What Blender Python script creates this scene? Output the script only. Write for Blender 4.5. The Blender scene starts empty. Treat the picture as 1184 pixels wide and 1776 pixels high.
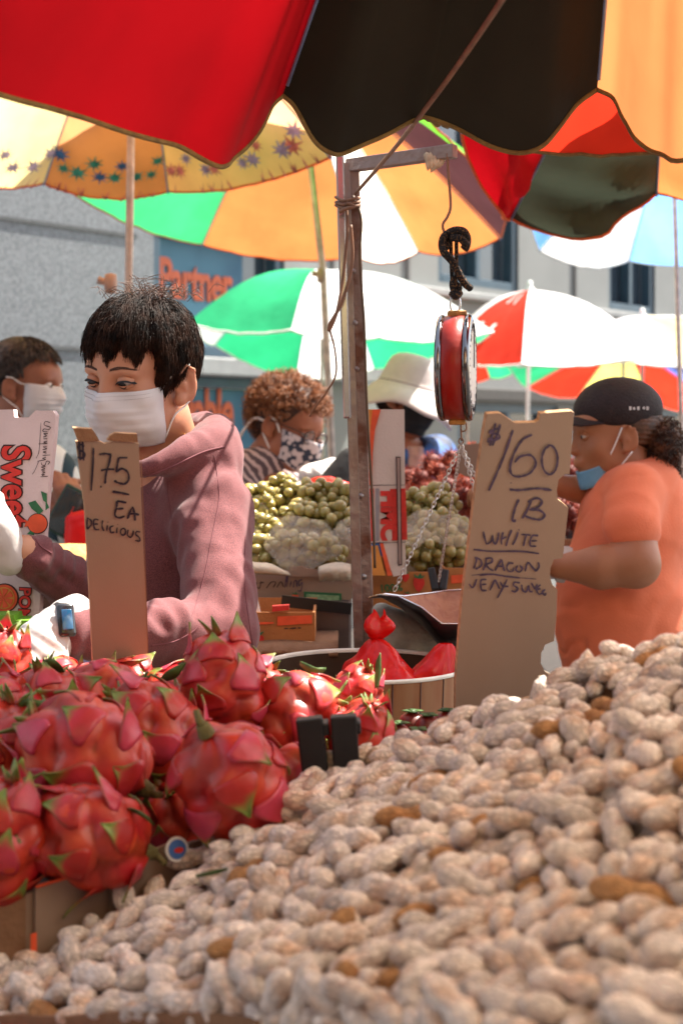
import bpy, bmesh, math, random, zlib, base64
import numpy as np
from mathutils import Vector, Matrix, noise
random.seed(7); RNG = np.random.default_rng(7)
SC = bpy.context.scene; COL = SC.collection
# ---------------- camera, light, exposure ----------------
F = 2467.0
cam = bpy.data.cameras.new('camera'); camo = bpy.data.objects.new('camera', cam); COL.objects.link(camo)
camo.location = (0, 0, 1.5); camo.rotation_euler = (math.radians(90), 0, 0)
cam.lens = 50; cam.sensor_width = 36; cam.sensor_fit = 'AUTO'; cam.shift_y = -128/1776
cam.clip_start = .05; cam.clip_end = 400
cam.dof.use_dof = True; cam.dof.focus_distance = 1.95; cam.dof.aperture_fstop = 6.3
SC.camera = camo
SUN_EL, SUN_AZ = math.radians(59), (0.85, 0.527)
w = bpy.data.worlds.new("World"); SC.world = w; w.use_nodes = True
nt = w.node_tree; bg = nt.nodes['Background']; sky = nt.nodes.new('ShaderNodeTexSky')
sky.sky_type = 'NISHITA'; sky.sun_disc = False; sky.sun_elevation = SUN_EL
sky.sun_rotation = math.atan2(SUN_AZ[0], SUN_AZ[1])
sky.air_density = 1.0; sky.dust_density = 1.5
hsn = nt.nodes.new('ShaderNodeHueSaturation'); hsn.inputs['Saturation'].default_value = .62; nt.links.new(sky.outputs[0], hsn.inputs['Color'])
wm_ = nt.nodes.new('ShaderNodeMix'); wm_.data_type = 'RGBA'; wm_.blend_type = 'MULTIPLY'; wm_.inputs[0].default_value = 1; wm_.inputs[7].default_value = (1.0, .93, .86, 1); nt.links.new(hsn.outputs[0], wm_.inputs[6])
nt.links.new(wm_.outputs[2], bg.inputs[0]); bg.inputs[1].default_value = 0.115
sl = bpy.data.lights.new('sun', 'SUN'); sl.energy = 5.0; sl.angle = math.radians(.5); sl.color = (1, .93, .82)
so = bpy.data.objects.new('sun', sl); COL.objects.link(so)
sd = Vector((SUN_AZ[0]*math.cos(SUN_EL), SUN_AZ[1]*math.cos(SUN_EL), math.sin(SUN_EL)))
so.rotation_euler = sd.to_track_quat('Z', 'Y').to_euler()
SC.view_settings.view_transform = 'Standard'; SC.view_settings.look = 'None'
SC.view_settings.exposure = 1.95; SC.view_settings.gamma = 1
SC.cycles.max_bounces = 10; SC.cycles.transparent_max_bounces = 12; SC.cycles.transmission_bounces = 8

def P(px, py, Y):
    return Vector(((px-592)/F*Y, Y, 1.5+(760-py)/F*Y))
def lin(c):
    return tuple((v/12.92 if v <= .04045 else ((v+.055)/1.055)**2.4) for v in c)
def rgb(r, g, b): return lin((r/255, g/255, b/255))

# ---------------- materials ----------------
MATS = {}
def mat(name, col, rough=.6, var=.12, scale=25, bump=.0, bscale=None, metal=0, spec=.5, transl=0, attr=None, col2=None,
        detail=3, tcol=None, sheen=0, stretch=None, sss=0, coat=0, alpha=1, wave=None, vor=None, ramp=(.35, .65), trans=0, bdist=.01):
    if name in MATS: return MATS[name]
    m = bpy.data.materials.new(name); MATS[name] = m; m.use_nodes = True
    t = m.node_tree; N = t.nodes; L = t.links
    b = N['Principled BSDF']; out = N['Material Output']
    tc = N.new('ShaderNodeTexCoord'); mp = N.new('ShaderNodeMapping'); L.new(tc.outputs['Object'], mp.inputs[0])
    if stretch: mp.inputs['Scale'].default_value = stretch
    nz = N.new('ShaderNodeTexNoise'); nz.inputs['Scale'].default_value = scale; nz.inputs['Detail'].default_value = detail
    L.new(mp.outputs[0], nz.inputs['Vector'])
    fac = nz.outputs[0]
    if wave:      # (axis, scale, distortion)
        wv = N.new('ShaderNodeTexWave'); wv.bands_direction = wave[0]; wv.inputs['Scale'].default_value = wave[1]
        wv.inputs['Distortion'].default_value = wave[2]; wv.inputs['Detail Scale'].default_value = 1.5
        L.new(mp.outputs[0], wv.inputs['Vector']); fac = wv.outputs[1]
    if vor:
        vv = N.new('ShaderNodeTexVoronoi'); vv.inputs['Scale'].default_value = vor; L.new(mp.outputs[0], vv.inputs['Vector'])
        fac = vv.outputs['Distance']
    rp = N.new('ShaderNodeMapRange'); rp.inputs[1].default_value = ramp[0]; rp.inputs[2].default_value = ramp[1]
    L.new(fac, rp.inputs[0])
    mx = N.new('ShaderNodeMix'); mx.data_type = 'RGBA'; L.new(rp.outputs[0], mx.inputs[0])
    c1 = tuple(min(1, v*(1-var)) for v in col)+(1,); c2 = (tuple(min(1, v*(1+var)) for v in col) if col2 is None else tuple(col2))+(1,)
    mx.inputs[6].default_value = c1; mx.inputs[7].default_value = c2
    cout = mx.outputs[2]
    if attr:
        at = N.new('ShaderNodeAttribute'); at.attribute_name = attr
        m2 = N.new('ShaderNodeMix'); m2.data_type = 'RGBA'; m2.blend_type = 'MULTIPLY'; m2.inputs[0].default_value = 1
        L.new(cout, m2.inputs[6]); L.new(at.outputs['Color'], m2.inputs[7]); cout = m2.outputs[2]
    L.new(cout, b.inputs['Base Color'])
    b.inputs['Roughness'].default_value = rough; b.inputs['Metallic'].default_value = metal
    b.inputs['Specular IOR Level'].default_value = spec
    if sheen: b.inputs['Sheen Weight'].default_value = sheen
    if coat: b.inputs['Coat Weight'].default_value = coat; b.inputs['Coat Roughness'].default_value = .15
    if trans: b.inputs['Transmission Weight'].default_value = trans
    if sss:
        b.inputs['Subsurface Weight'].default_value = sss; b.inputs['Subsurface Radius'].default_value = (1, .35, .15)
        b.inputs['Subsurface Scale'].default_value = .012
    if alpha < 1: b.inputs['Alpha'].default_value = alpha
    if bump:
        nb = N.new('ShaderNodeTexNoise'); nb.inputs['Scale'].default_value = bscale or scale*3; nb.inputs['Detail'].default_value = 4
        L.new(mp.outputs[0], nb.inputs['Vector'])
        bp = N.new('ShaderNodeBump'); bp.inputs['Strength'].default_value = bump; bp.inputs['Distance'].default_value = bdist
        L.new(nb.outputs[0], bp.inputs['Height']); L.new(bp.outputs[0], b.inputs['Normal'])
    if transl:
        tr = N.new('ShaderNodeBsdfTranslucent')
        if tcol: tr.inputs[0].default_value = tuple(tcol)+(1,)
        else: L.new(cout, tr.inputs[0])
        ms = N.new('ShaderNodeMixShader'); ms.inputs[0].default_value = transl
        L.new(b.outputs[0], ms.inputs[1]); L.new(tr.outputs[0], ms.inputs[2]); L.new(ms.outputs[0], out.inputs[0])
    return m
def cloth(name, c, transl=.4, **k):
    k.setdefault('rough', .8); k.setdefault('spec', .15); k.setdefault('var', .13); k.setdefault('scale', 5); k.setdefault('detail', 6)
    k.setdefault('bump', .35); k.setdefault('bscale', 11)
    return mat(name, c, transl=transl, **k)

# ---------------- mesh helpers ----------------
def tag(o, label=None, cat=None, group=None, kind=None):
    if label: o['label'] = label
    if cat: o['category'] = cat
    if group: o['group'] = group
    if kind: o['kind'] = kind
    return o
def empty(name, loc, label, cat, group=None):
    o = bpy.data.objects.new(name, None); COL.objects.link(o); o.location = loc; o.empty_display_size = .05
    return tag(o, label, cat, group)
def wloc(o):
    p = Vector((0, 0, 0))
    while o is not None: p += o.location; o = o.parent
    return p
def raw(name, V, Fc, mats, parent=None, smooth=True, mi=None, col=None, origin=None):
    """V world-space verts; one mesh object"""
    V = np.asarray(V, dtype=np.float64).reshape(-1, 3)
    base = np.array(wloc(parent)) if parent is not None else np.zeros(3)
    og = np.array(origin) if origin is not None else (base if parent is not None else V.mean(0))
    me = bpy.data.meshes.new(name)
    if isinstance(Fc, np.ndarray) and Fc.ndim == 2:
        k = Fc.shape[1]; n = len(Fc)
        me.vertices.add(len(V)); me.vertices.foreach_set('co', (V-og).ravel())
        me.loops.add(n*k); me.loops.foreach_set('vertex_index', Fc.ravel().astype(np.int32))
        me.polygons.add(n); me.polygons.foreach_set('loop_start', np.arange(0, n*k, k, dtype=np.int32))
        me.update(calc_edges=True)
    else:
        me.from_pydata([tuple(v) for v in (V-og)], [], [tuple(int(i) for i in f) for f in Fc])
    if not isinstance(mats, (list, tuple)): mats = [mats]
    for m in mats: me.materials.append(m)
    if mi is not None: me.polygons.foreach_set('material_index', np.asarray(mi, dtype=np.int32))
    me.polygons.foreach_set('use_smooth', np.full(len(me.polygons), bool(smooth)))
    if col is not None:
        a = me.color_attributes.new('Col', 'FLOAT_COLOR', 'POINT')
        c4 = np.ones((len(V), 4)); c4[:, :3] = col; a.data.foreach_set('color', c4.ravel())
    me.update()
    o = bpy.data.objects.new(name, me); COL.objects.link(o)
    if parent is not None: o.parent = parent; o.location = Vector(og-base)
    else: o.location = Vector(og)
    return o
class MB:
    def __init__(s): s.v = []; s.f = []; s.m = []; s.c = []
    def add(s, v, f, m=0, c=(1, 1, 1)):
        n = len(s.v); s.v += [tuple(x) for x in v]; s.f += [tuple(i+n for i in q) for q in f]; s.m += [m]*len(f); s.c += [c]*len(v)
        return s
    def box(s, c, size, R=None, m=0):
        hx, hy, hz = (q/2 for q in size); c = Vector(c)
        v = [Vector((x, y, z)) for x in (-hx, hx) for y in (-hy, hy) for z in (-hz, hz)]
        if R is not None: v = [R @ q for q in v]
        return s.add([c+q for q in v], [(0, 1, 3, 2), (4, 6, 7, 5), (0, 4, 5, 1), (2, 3, 7, 6), (0, 2, 6, 4), (1, 5, 7, 3)], m)
    def beam(s, a, b, wd, dp, m=0, up=(0, 0, 1)):
        a = Vector(a); b = Vector(b); d = (b-a).normalized(); u = Vector(up)
        if abs(d.dot(u)) > .95: u = Vector((0, 1, 0))
        x = d.cross(u).normalized(); y = x.cross(d)
        v = [p+x*i*wd/2+y*j*dp/2 for p in (a, b) for i, j in ((-1, -1), (1, -1), (1, 1), (-1, 1))]
        return s.add(v, [(0, 3, 2, 1), (4, 5, 6, 7)]+[(i, (i+1) % 4, 4+(i+1) % 4, 4+i) for i in range(4)], m)
    def tube(s, pts, r, n=8, m=0, cap=True, c=(1, 1, 1)):
        pts = [Vector(p) for p in pts]; k = len(pts); rr = r if isinstance(r, (list, tuple)) else [r]*k
        v = []; f = []; X = None
        for i, p in enumerate(pts):
            d = (pts[min(i+1, k-1)]-pts[max(i-1, 0)])
            d = d.normalized() if d.length > 1e-9 else Vector((0, 0, 1))
            if X is None: X = d.cross(Vector((.3, .9, .2))).normalized()
            else:
                X = (X-d*X.dot(d)); X = X.normalized() if X.length > 1e-6 else d.orthogonal().normalized()
            Yv = d.cross(X)
            for a in range(n):
                t = 2*math.pi*a/n; v.append(p+(X*math.cos(t)+Yv*math.sin(t))*rr[i])
        for i in range(k-1):
            for a in range(n):
                b = (a+1) % n; f.append((i*n+a, i*n+b, (i+1)*n+b, (i+1)*n+a))
        if cap: f.append(tuple(range(n))[::-1]); f.append(tuple((k-1)*n+a for a in range(n)))
        return s.add(v, f, m, c)
    def lathe(s, prof, c=(0, 0, 0), axis=(0, 0, 1), n=24, m=0, cap=False):
        ax = Vector(axis).normalized(); X = ax.orthogonal().normalized(); Yv = ax.cross(X); c = Vector(c); v = []; f = []
        for r, h in prof:
            for a in range(n):
                t = 2*math.pi*a/n; v.append(c+ax*h+(X*math.cos(t)+Yv*math.sin(t))*r)
        for i in range(len(prof)-1):
            for a in range(n):
                b = (a+1) % n; f.append((i*n+a, i*n+b, (i+1)*n+b, (i+1)*n+a))
        if cap: f.append(tuple(range(n))[::-1]); f.append(tuple((len(prof)-1)*n+a for a in range(n)))
        return s.add(v, f, m)
    def build(s, name, mats, parent=None, smooth=True, label=None, col=False, bevel=0, solid=0, sub=0, origin=None):
        o = raw(name, s.v, s.f, mats, parent, smooth, mi=s.m, col=np.array(s.c) if col else None, origin=origin)
        if solid: q = o.modifiers.new('t', 'SOLIDIFY'); q.thickness = solid; q.offset = 0
        if bevel: q = o.modifiers.new('b', 'BEVEL'); q.width = bevel; q.segments = 2; q.limit_method = 'ANGLE'
        if sub: q = o.modifiers.new('s', 'SUBSURF'); q.levels = sub; q.render_levels = sub
        if label: o['label'] = label
        return o
def catmull(pts, n=6):
    pts = [Vector(p) for p in pts]
    if len(pts) < 3: return [pts[0].lerp(pts[-1], i/n) for i in range(n+1)]
    q = [pts[0]*2-pts[1]]+pts+[pts[-1]*2-pts[-2]]; out = []
    for i in range(1, len(q)-2):
        for j in range(n):
            t = j/n; a, b, c, d = q[i-1:i+3]
            out.append(.5*((2*b)+(c-a)*t+(2*a-5*b+4*c-d)*t*t+(3*b-a-3*c+d)*t**3))
    out.append(pts[-1]); return out

# ---------------- signed-distance sculpting ----------------
class Sdf:
    def __init__(s, k=.02): s.ops = []; s.k = k
    def _b(s, lo, hi, fn, k, mode):
        s.ops.append((np.array(lo), np.array(hi), fn, s.k if k is None else k, mode)); return s
    def ell(s, c, r, M=None, k=None, mode='u'):
        c = np.array(c, float); r = np.array(r, float) if hasattr(r, '__len__') else np.array([r]*3, float); R = r.max()
        Mi = np.array(M.to_3x3().inverted()) if M is not None else None
        def fn(X, Y, Z):
            x, y, z = X-c[0], Y-c[1], Z-c[2]
            if Mi is not None: x, y, z = (Mi[i, 0]*x+Mi[i, 1]*y+Mi[i, 2]*z for i in range(3))
            k0 = np.sqrt((x/r[0])**2+(y/r[1])**2+(z/r[2])**2)+1e-9
            k1 = np.sqrt((x/r[0]**2)**2+(y/r[1]**2)**2+(z/r[2]**2)**2)+1e-9
            return k0*(k0-1)/k1
        return s._b(c-R, c+R, fn, k, mode)
    def cap(s, a, b, ra, rb=None, k=None, mode='u'):
        a = np.array(a, float); b = np.array(b, float); rb = ra if rb is None else rb; ab = b-a; L2 = max((ab**2).sum(), 1e-12); R = max(ra, rb)
        def fn(X, Y, Z):
            x, y, z = X-a[0], Y-a[1], Z-a[2]
            t = np.clip((x*ab[0]+y*ab[1]+z*ab[2])/L2, 0, 1)
            return np.sqrt((x-ab[0]*t)**2+(y-ab[1]*t)**2+(z-ab[2]*t)**2)-(ra+(rb-ra)*t)
        return s._b(np.minimum(a, b)-R, np.maximum(a, b)+R, fn, k, mode)
    def chain(s, pts, rs, k=None, mode='u'):
        for i in range(len(pts)-1): s.cap(pts[i], pts[i+1], rs[i], rs[i+1], k, mode)
        return s
    def mesh(s, vox, clip=None, disp=None):
        lo = np.min([o[0] for o in s.ops if o[4] == 'u'], 0)-3*vox; hi = np.max([o[1] for o in s.ops if o[4] == 'u'], 0)+3*vox
        if clip is not None: lo = np.maximum(lo, clip[0]); hi = np.minimum(hi, clip[1])
        n = np.ceil((hi-lo)/vox).astype(int)+1
        D = np.full(n, .5, np.float32); ax = [lo[i]+np.arange(n[i])*vox for i in range(3)]
        for a, b, fn, k, mode in s.ops:
            pad = k+3*vox
            i0 = np.clip(np.floor((a-pad-lo)/vox).astype(int), 0, n); i1 = np.clip(np.ceil((b+pad-lo)/vox).astype(int)+1, 0, n)
            if (i1 <= i0).any(): continue
            sl_ = tuple(slice(i0[i], i1[i]) for i in range(3))
            X = ax[0][sl_[0]][:, None, None]; Yv = ax[1][sl_[1]][None, :, None]; Z = ax[2][sl_[2]][None, None, :]
            d = fn(X, Yv, Z).astype(np.float32); cur = D[sl_]
            if mode == 'u':
                h = np.clip(.5+.5*(d-cur)/k, 0, 1); D[sl_] = d*(1-h)+cur*h-k*h*(1-h)
            else:
                h = np.clip(.5-.5*(cur+d)/k, 0, 1); D[sl_] = cur*(1-h)-d*h+k*h*(1-h)
        if clip is not None:
            D[0] = D[-1] = .5; D[:, 0] = D[:, -1] = .5; D[:, :, 0] = D[:, :, -1] = .5
        S = D < 0
        cnt = sum(S[i:n[0]-1+i, j:n[1]-1+j, q:n[2]-1+q].astype(np.uint8) for i in (0, 1) for j in (0, 1) for q in (0, 1))
        cells = np.argwhere((cnt > 0) & (cnt < 8)); idm = np.full(np.array(n)-1, -1, np.int32); idm[tuple(cells.T)] = np.arange(len(cells))
        acc = np.zeros((len(cells), 3)); num = np.zeros(len(cells))
        for axis in range(3):
            o1, o2 = [q for q in range(3) if q != axis]
            for i in (0, 1):
                for j in (0, 1):
                    A = cells.copy(); A[:, o1] += i; A[:, o2] += j; B = A.copy(); B[:, axis] += 1
                    da = D[tuple(A.T)]; db = D[tuple(B.T)]; mk = (da < 0) != (db < 0)
                    t = np.where(mk, da/np.where(mk, da-db, 1), 0)
                    p = A.astype(float); p[:, axis] += t; acc[mk] += p[mk]; num[mk] += 1
        V = acc/num[:, None]*vox+lo
        faces = []
        for axis in range(3):
            o1, o2 = [(1, 2), (2, 0), (0, 1)][axis]
            s0 = np.moveaxis(S, axis, 0); e = np.argwhere(s0[:-1] != s0[1:])
            full = np.zeros_like(e); full[:, axis] = e[:, 0]; rest = [q for q in range(3) if q != axis]
            full[:, rest[0]] = e[:, 1]; full[:, rest[1]] = e[:, 2]
            ok = (full[:, o1] > 0) & (full[:, o2] > 0) & (full[:, o1] < n[o1]-1) & (full[:, o2] < n[o2]-1); full = full[ok]
            sg = S[tuple(full.T)]; q = []
            for (i, j) in ((-1, -1), (0, -1), (0, 0), (-1, 0)):
                A = full.copy(); A[:, o1] += i; A[:, o2] += j; q.append(idm[tuple(A.T)])
            q = np.stack(q, 1); q[~sg] = q[~sg][:, ::-1]; faces.append(q)
        Fc = np.concatenate(faces); Fc = Fc[(Fc >= 0).all(1)]
        for _ in range(2):     # relax
            s_ = np.zeros_like(V); c_ = np.zeros(len(V))
            for i in range(4):
                a, b = Fc[:, i], Fc[:, (i+1) % 4]
                for d in range(3): s_[:, d] += np.bincount(a, V[b, d], len(V))
                c_ += np.bincount(a, minlength=len(V))
            m_ = c_ > 0; V[m_] = V[m_]*.5+.5*s_[m_]/c_[m_, None]
        if disp is not None:
            nr = np.zeros_like(V); fn_ = np.cross(V[Fc[:, 2]]-V[Fc[:, 0]], V[Fc[:, 3]]-V[Fc[:, 1]])
            for i in range(4): np.add.at(nr, Fc[:, i], fn_)
            nr /= np.linalg.norm(nr, axis=1)[:, None]+1e-12
            V = V+nr*disp(V)[:, None]
        return V, Fc
    def build(s, name, mats, parent, vox, label=None, clip=None, disp=None, colf=None, extra=None):
        V, Fc = s.mesh(vox, clip, disp)
        if extra is not None:
            for v2, f2 in extra: Fc = np.concatenate([Fc, np.asarray(f2)+len(V)]); V = np.concatenate([V, v2])
        o = raw(name, V, Fc, mats, parent, True, col=colf(V) if colf else None)
        if label: o['label'] = label
        return o
def vnoise(V, sc, seed=0):
    """cheap smooth noise from summed sines"""
    r = np.random.default_rng(seed); o = np.zeros(len(V))
    for i in range(6):
        d = r.normal(size=3); d /= np.linalg.norm(d); o += np.sin((V@d)*sc*r.uniform(.7, 1.6)+r.uniform(0, 6.3)+1.5*np.sin((V@r.normal(size=3))*sc*.6))
    return o/6

# ---------------- setting: ground, pavement, building ----------------
asph = mat('asphalt', (.045, .045, .048), .9, .3, 60, .5, 200)
pave = mat('pavement', (.26, .25, .24), .85, .15, 4, .3, 60)
o = raw('ground', [(-60, -20, 0), (60, -20, 0), (60, 90, 0), (-60, 90, 0)], [(0, 1, 2, 3)], asph, smooth=False); tag(o, kind='structure')
WD = Vector((.66, .75, 0)).normalized(); WN = Vector((WD.y, -WD.x, 0)); W0 = Vector((-1.065, 9, 0))
def wp(u, n, z): return W0+WD*u+WN*n+Vector((0, 0, z))
m = MB(); a, b, c, d = wp(-9, 1.8, 0), wp(16, 1.8, 0), wp(16, -.3, 0), wp(-9, -.3, 0)
v = [p+Vector((0, 0, h)) for h in (0, .13) for p in (a, b, c, d)]
m.add(v, [(4, 5, 6, 7), (0, 1, 5, 4), (1, 2, 6, 5), (2, 3, 7, 6), (3, 0, 4, 7)])
tag(m.build('pavement', pave, smooth=False, bevel=.01), kind='structure')

granite = mat('granite', (.185, .20, .215), .5, 0, 62, .15, 90, col2=(.10, .11, .12), ramp=(.40, .62), detail=5)
panelm = mat('facade_panel', (.20, .21, .205), .7, .06, 2, .1, 40)
framem = mat('window_frame', (.035, .07, .1), .35, .1, 5)
glassd = mat('window_glass', (.03, .045, .06), .06, .2, 1.2, spec=.8, coat=.5)
ledgem = mat('ledge', (.26, .27, .27), .6, .08, 8, .1, 40)
posterb = mat('poster_blue', (.018, .12, .22), .5, .25, 1.5, col2=(.06, .20, .28))
postero = mat('poster_orange', (.55, .10, .03), .5, .1, 8)
bld = empty('office_building', wp(3, 0, 0), 'grey granite street building with posters in its dark framed windows, behind the market', 'building')
def wbox(mb, u0, u1, n0, n1, z0, z1, mi=0):
    v = [wp(u, n, z) for z in (z0, z1) for (u, n) in ((u0, n0), (u1, n0), (u1, n1), (u0, n1))]
    mb.add(v, [(0, 3, 2, 1), (4, 5, 6, 7), (0, 1, 5, 4), (1, 2, 6, 5), (2, 3, 7, 6), (3, 0, 4, 7)], mi)
# windows as (u0,u1,z0,z1)
wins = [(-.16, 1.02, 2.03, 2.86), (-.16, 1.02, .9, 1.9), (2.75, 3.85, 2.72, 4.3), (3.0, 4.45, .6, 1.78), (5.3, 6.15, 2.68, 4.3), (5.2, 7.2, .6, 1.78)]
us = sorted({-9, 16}|{q for w_ in wins for q in w_[:2]}); zs = sorted({0, 6}|{q for w_ in wins for q in w_[2:]})
m = MB()
def inwin(u, z): return any(a < u < b and c < z < d for a, b, c, d in wins)
for i in range(len(us)-1):
    for j in range(len(zs)-1):
        um, zm = (us[i]+us[i+1])/2, (zs[j]+zs[j+1])/2
        if not inwin(um, zm):
            m.add([wp(us[i], 0, zs[j]), wp(us[i+1], 0, zs[j]), wp(us[i+1], 0, zs[j+1]), wp(us[i], 0, zs[j+1])], [(0, 1, 2, 3)], 0 if um < 1.02 else 1)
for a, b, c, d in wins:
    for q in (((a, c), (b, c)), ((b, c), (b, d)), ((b, d), (a, d)), ((a, d), (a, c))):
        m.add([wp(q[0][0], 0, q[0][1]), wp(q[1][0], 0, q[1][1]), wp(q[1][0], -.22, q[1][1]), wp(q[0][0], -.22, q[0][1])], [(0, 1, 2, 3)], 0)
m.build('wall', [granite, panelm], bld, smooth=False)
m = MB()
for z in (.75, 1.39, 2.03, 2.745, 3.5, 4.2): wbox(m, -9, -.3, .001, .012, z-.011, z+.011)
for u, z0, z1 in ((-1.9, .1, 2.0), (-3.4, 2.05, 2.72), (-5, .1, 6)): wbox(m, u, u+.02, .002, .014, z0, z1)
m.build('joint', mat('joint', (.08, .085, .09), .9), bld, smooth=False)
m = MB(); wbox(m, -.25, 1.9, .002, .11, 1.905, 2.02); wbox(m, 1.15, 9, .003, .09, 2.6, 2.66)
m.build('ledge', ledgem, bld, smooth=False, bevel=.01)
m = MB(); wbox(m, 2.3, 9, .004, .12, 1.80, 1.9)
m.build('canopy_rail', mat('darkrail', (.05, .045, .04), .5), bld, smooth=False, bevel=.01)
m = MB()
for u in (1.5, 2.35, 4.7, 7.4): wbox(m, u, u+.03, .003, .02, 2.68, 6)
wbox(m, 1.1, 9, .003, .03, 3.0, 3.03) if False else None
m.build('panel_seam', mat('seam', (.12, .12, .12), .8), bld, smooth=False)
for k, (a, b, c, d) in enumerate(wins):
    m = MB(); t = .07
    wbox(m, a, a+t, -.12, -.02, c, d); wbox(m, b-t, b, -.12, -.02, c, d); wbox(m, a+t, b-t, -.12, -.02, c, c+t); wbox(m, a+t, b-t, -.12, -.02, d-t, d)
    if k > 1: wbox(m, (a+b)/2-.03, (a+b)/2+.03, -.118, -.018, c+t, d-t)
    fr = m.build('window', framem, bld, smooth=False, bevel=.006)
    m = MB(); wbox(m, a+t, b-t, -.13, -.122, c+t, d-t)
    m.build('pane', glassd, fr, smooth=False)
    if k < 2:
        m = MB(); wbox(m, a+t+.03, b-t-(.22 if k == 0 else .0), -.121, -.115, c+t+.01, d-t-.01)
        m.build('poster', posterb, fr, smooth=False)
def text_mesh(name, s, mats, parent, origin, X, Yv, size, extrude=.0005, offset=0, sx=1, shear=0, spacing=1, lift=0, align='LEFT'):
    cu = bpy.data.curves.new(name, 'FONT'); cu.body = s; cu.size = size; cu.extrude = extrude; cu.offset = offset; cu.shear = shear
    cu.space_character = spacing; cu.align_x = align; cu.resolution_u = 4
    t = bpy.data.objects.new(name, cu); COL.objects.link(t)
    bpy.context.view_layer.update(); me = bpy.data.meshes.new_from_object(t.evaluated_get(bpy.context.evaluated_depsgraph_get()))
    V = np.array([v.co for v in me.vertices]); Fc = [tuple(p.vertices) for p in me.polygons]
    bpy.data.objects.remove(t); bpy.data.meshes.remove(me)
    X = np.array(X.normalized()); Yv = np.array(Yv.normalized()); Z = np.cross(X, Yv)
    W = np.array(origin)+V[:, :1]*X*sx+V[:, 1:2]*Yv+(V[:, 2:3]+lift)*Z
    return raw(name, W, Fc, mats, parent, False)
text_mesh('poster_lettering', 'Partner', postero, bld, wp(-.03, -.105, 2.41), WD, Vector((0, 0, 1)), .35, .004, .010, sx=.64, spacing=.95)
text_mesh('poster_lettering', 'Reliable', postero, bld, wp(-.06, -.105, 1.555), WD, Vector((0, 0, 1)), .39, .004, .010, sx=.60, spacing=.95)

# unseen facade across the street behind the viewer, added to cut frontal sky light
brick = mat('brick_facade', (.12, .07, .05), .9, .2, 3, .2, 30)
bk = empty('unseen_brick_building', (0, -9, 0), 'unseen brown brick building added behind the viewer to cut frontal light', 'building')
m = MB(); m.box((0, -11, 6), (44, 4, 12)); m.build('wall', brick, bk, smooth=False)
m = MB()
for i in range(-8, 9):
    for j in range(3): m.box((i*2.4, -8.98, 2.2+j*3.4), (1.2, .06, 1.9))
m.build('window', glassd, bk, smooth=False)['kind'] = 'stuff'

# ---------------- umbrellas ----------------
polem = mat('pole_metal', (.62, .5, .44), .35, .2, 30, metal=.4)
whitep = mat('white_plastic', (.8, .8, .78), .4)
CL = dict(red=cloth('cloth_red', (.40, .003, .008), .20), dred=cloth('cloth_orange_red', (.70, .035, .015), .4),
          black=cloth('cloth_black', (.018, .015, .010), .03), orange=cloth('cloth_orange', (.68, .24, .085), .30),
          orange2=cloth('cloth_light_orange', (.66, .21, .065), .33), yellow=cloth('cloth_yellow', (.88, .72, .34), .55),
          white=cloth('cloth_white', (.92, .92, .90), .45), green=cloth('cloth_green', (.025, .40, .17), .4),
          mint=cloth('cloth_mint', (.05, .50, .18), .42), teal=cloth('cloth_dark_green', (.05, .062, .042), .18), purple=cloth('cloth_purple', (.10, .035, .045), .16),
          lime=cloth('cloth_grass_green', (.11, .40, .03), .5), blue=cloth('cloth_blue', (.16, .40, .80), .5), sky=cloth('cloth_sky_blue', (.25, .55, .8), .5),
          dblue=cloth('cloth_royal_blue', (.10, .16, .55), .4), tan=cloth('cloth_tan', (.60, .27, .12), .42), grey=cloth('cloth_grey', (.10, .08, .075), .2),
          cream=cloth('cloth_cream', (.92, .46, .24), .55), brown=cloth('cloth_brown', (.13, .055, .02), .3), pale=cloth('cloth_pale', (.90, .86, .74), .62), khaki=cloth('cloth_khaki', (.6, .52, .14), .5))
bindm = mat('olive_binding', (.20, .13, .04), .8, .2, 90, .3, 400)
whbind = mat('pale_binding', (.75, .75, .7), .8)
redbind = mat('red_binding', (.6, .12, .03), .8)
ribm = mat('rib_metal', (.20, .32, .55), .4, .1, 30)
def rimcurve(A, B, t, drop, lobes=None, sag=.0, down=Vector((0, 0, -1))):
    if lobes is None: h = math.sin(math.pi*t)**.8
    else:
        h = 0
        for (t0, h0), (t1, h1) in zip(lobes[:-1], lobes[1:]):
            if t0 <= t <= t1:
                q = (t-t0)/(t1-t0); q = q*q*(3-2*q); h = h0+(h1-h0)*q
    return A.lerp(B, t)+down*drop*h
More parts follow.
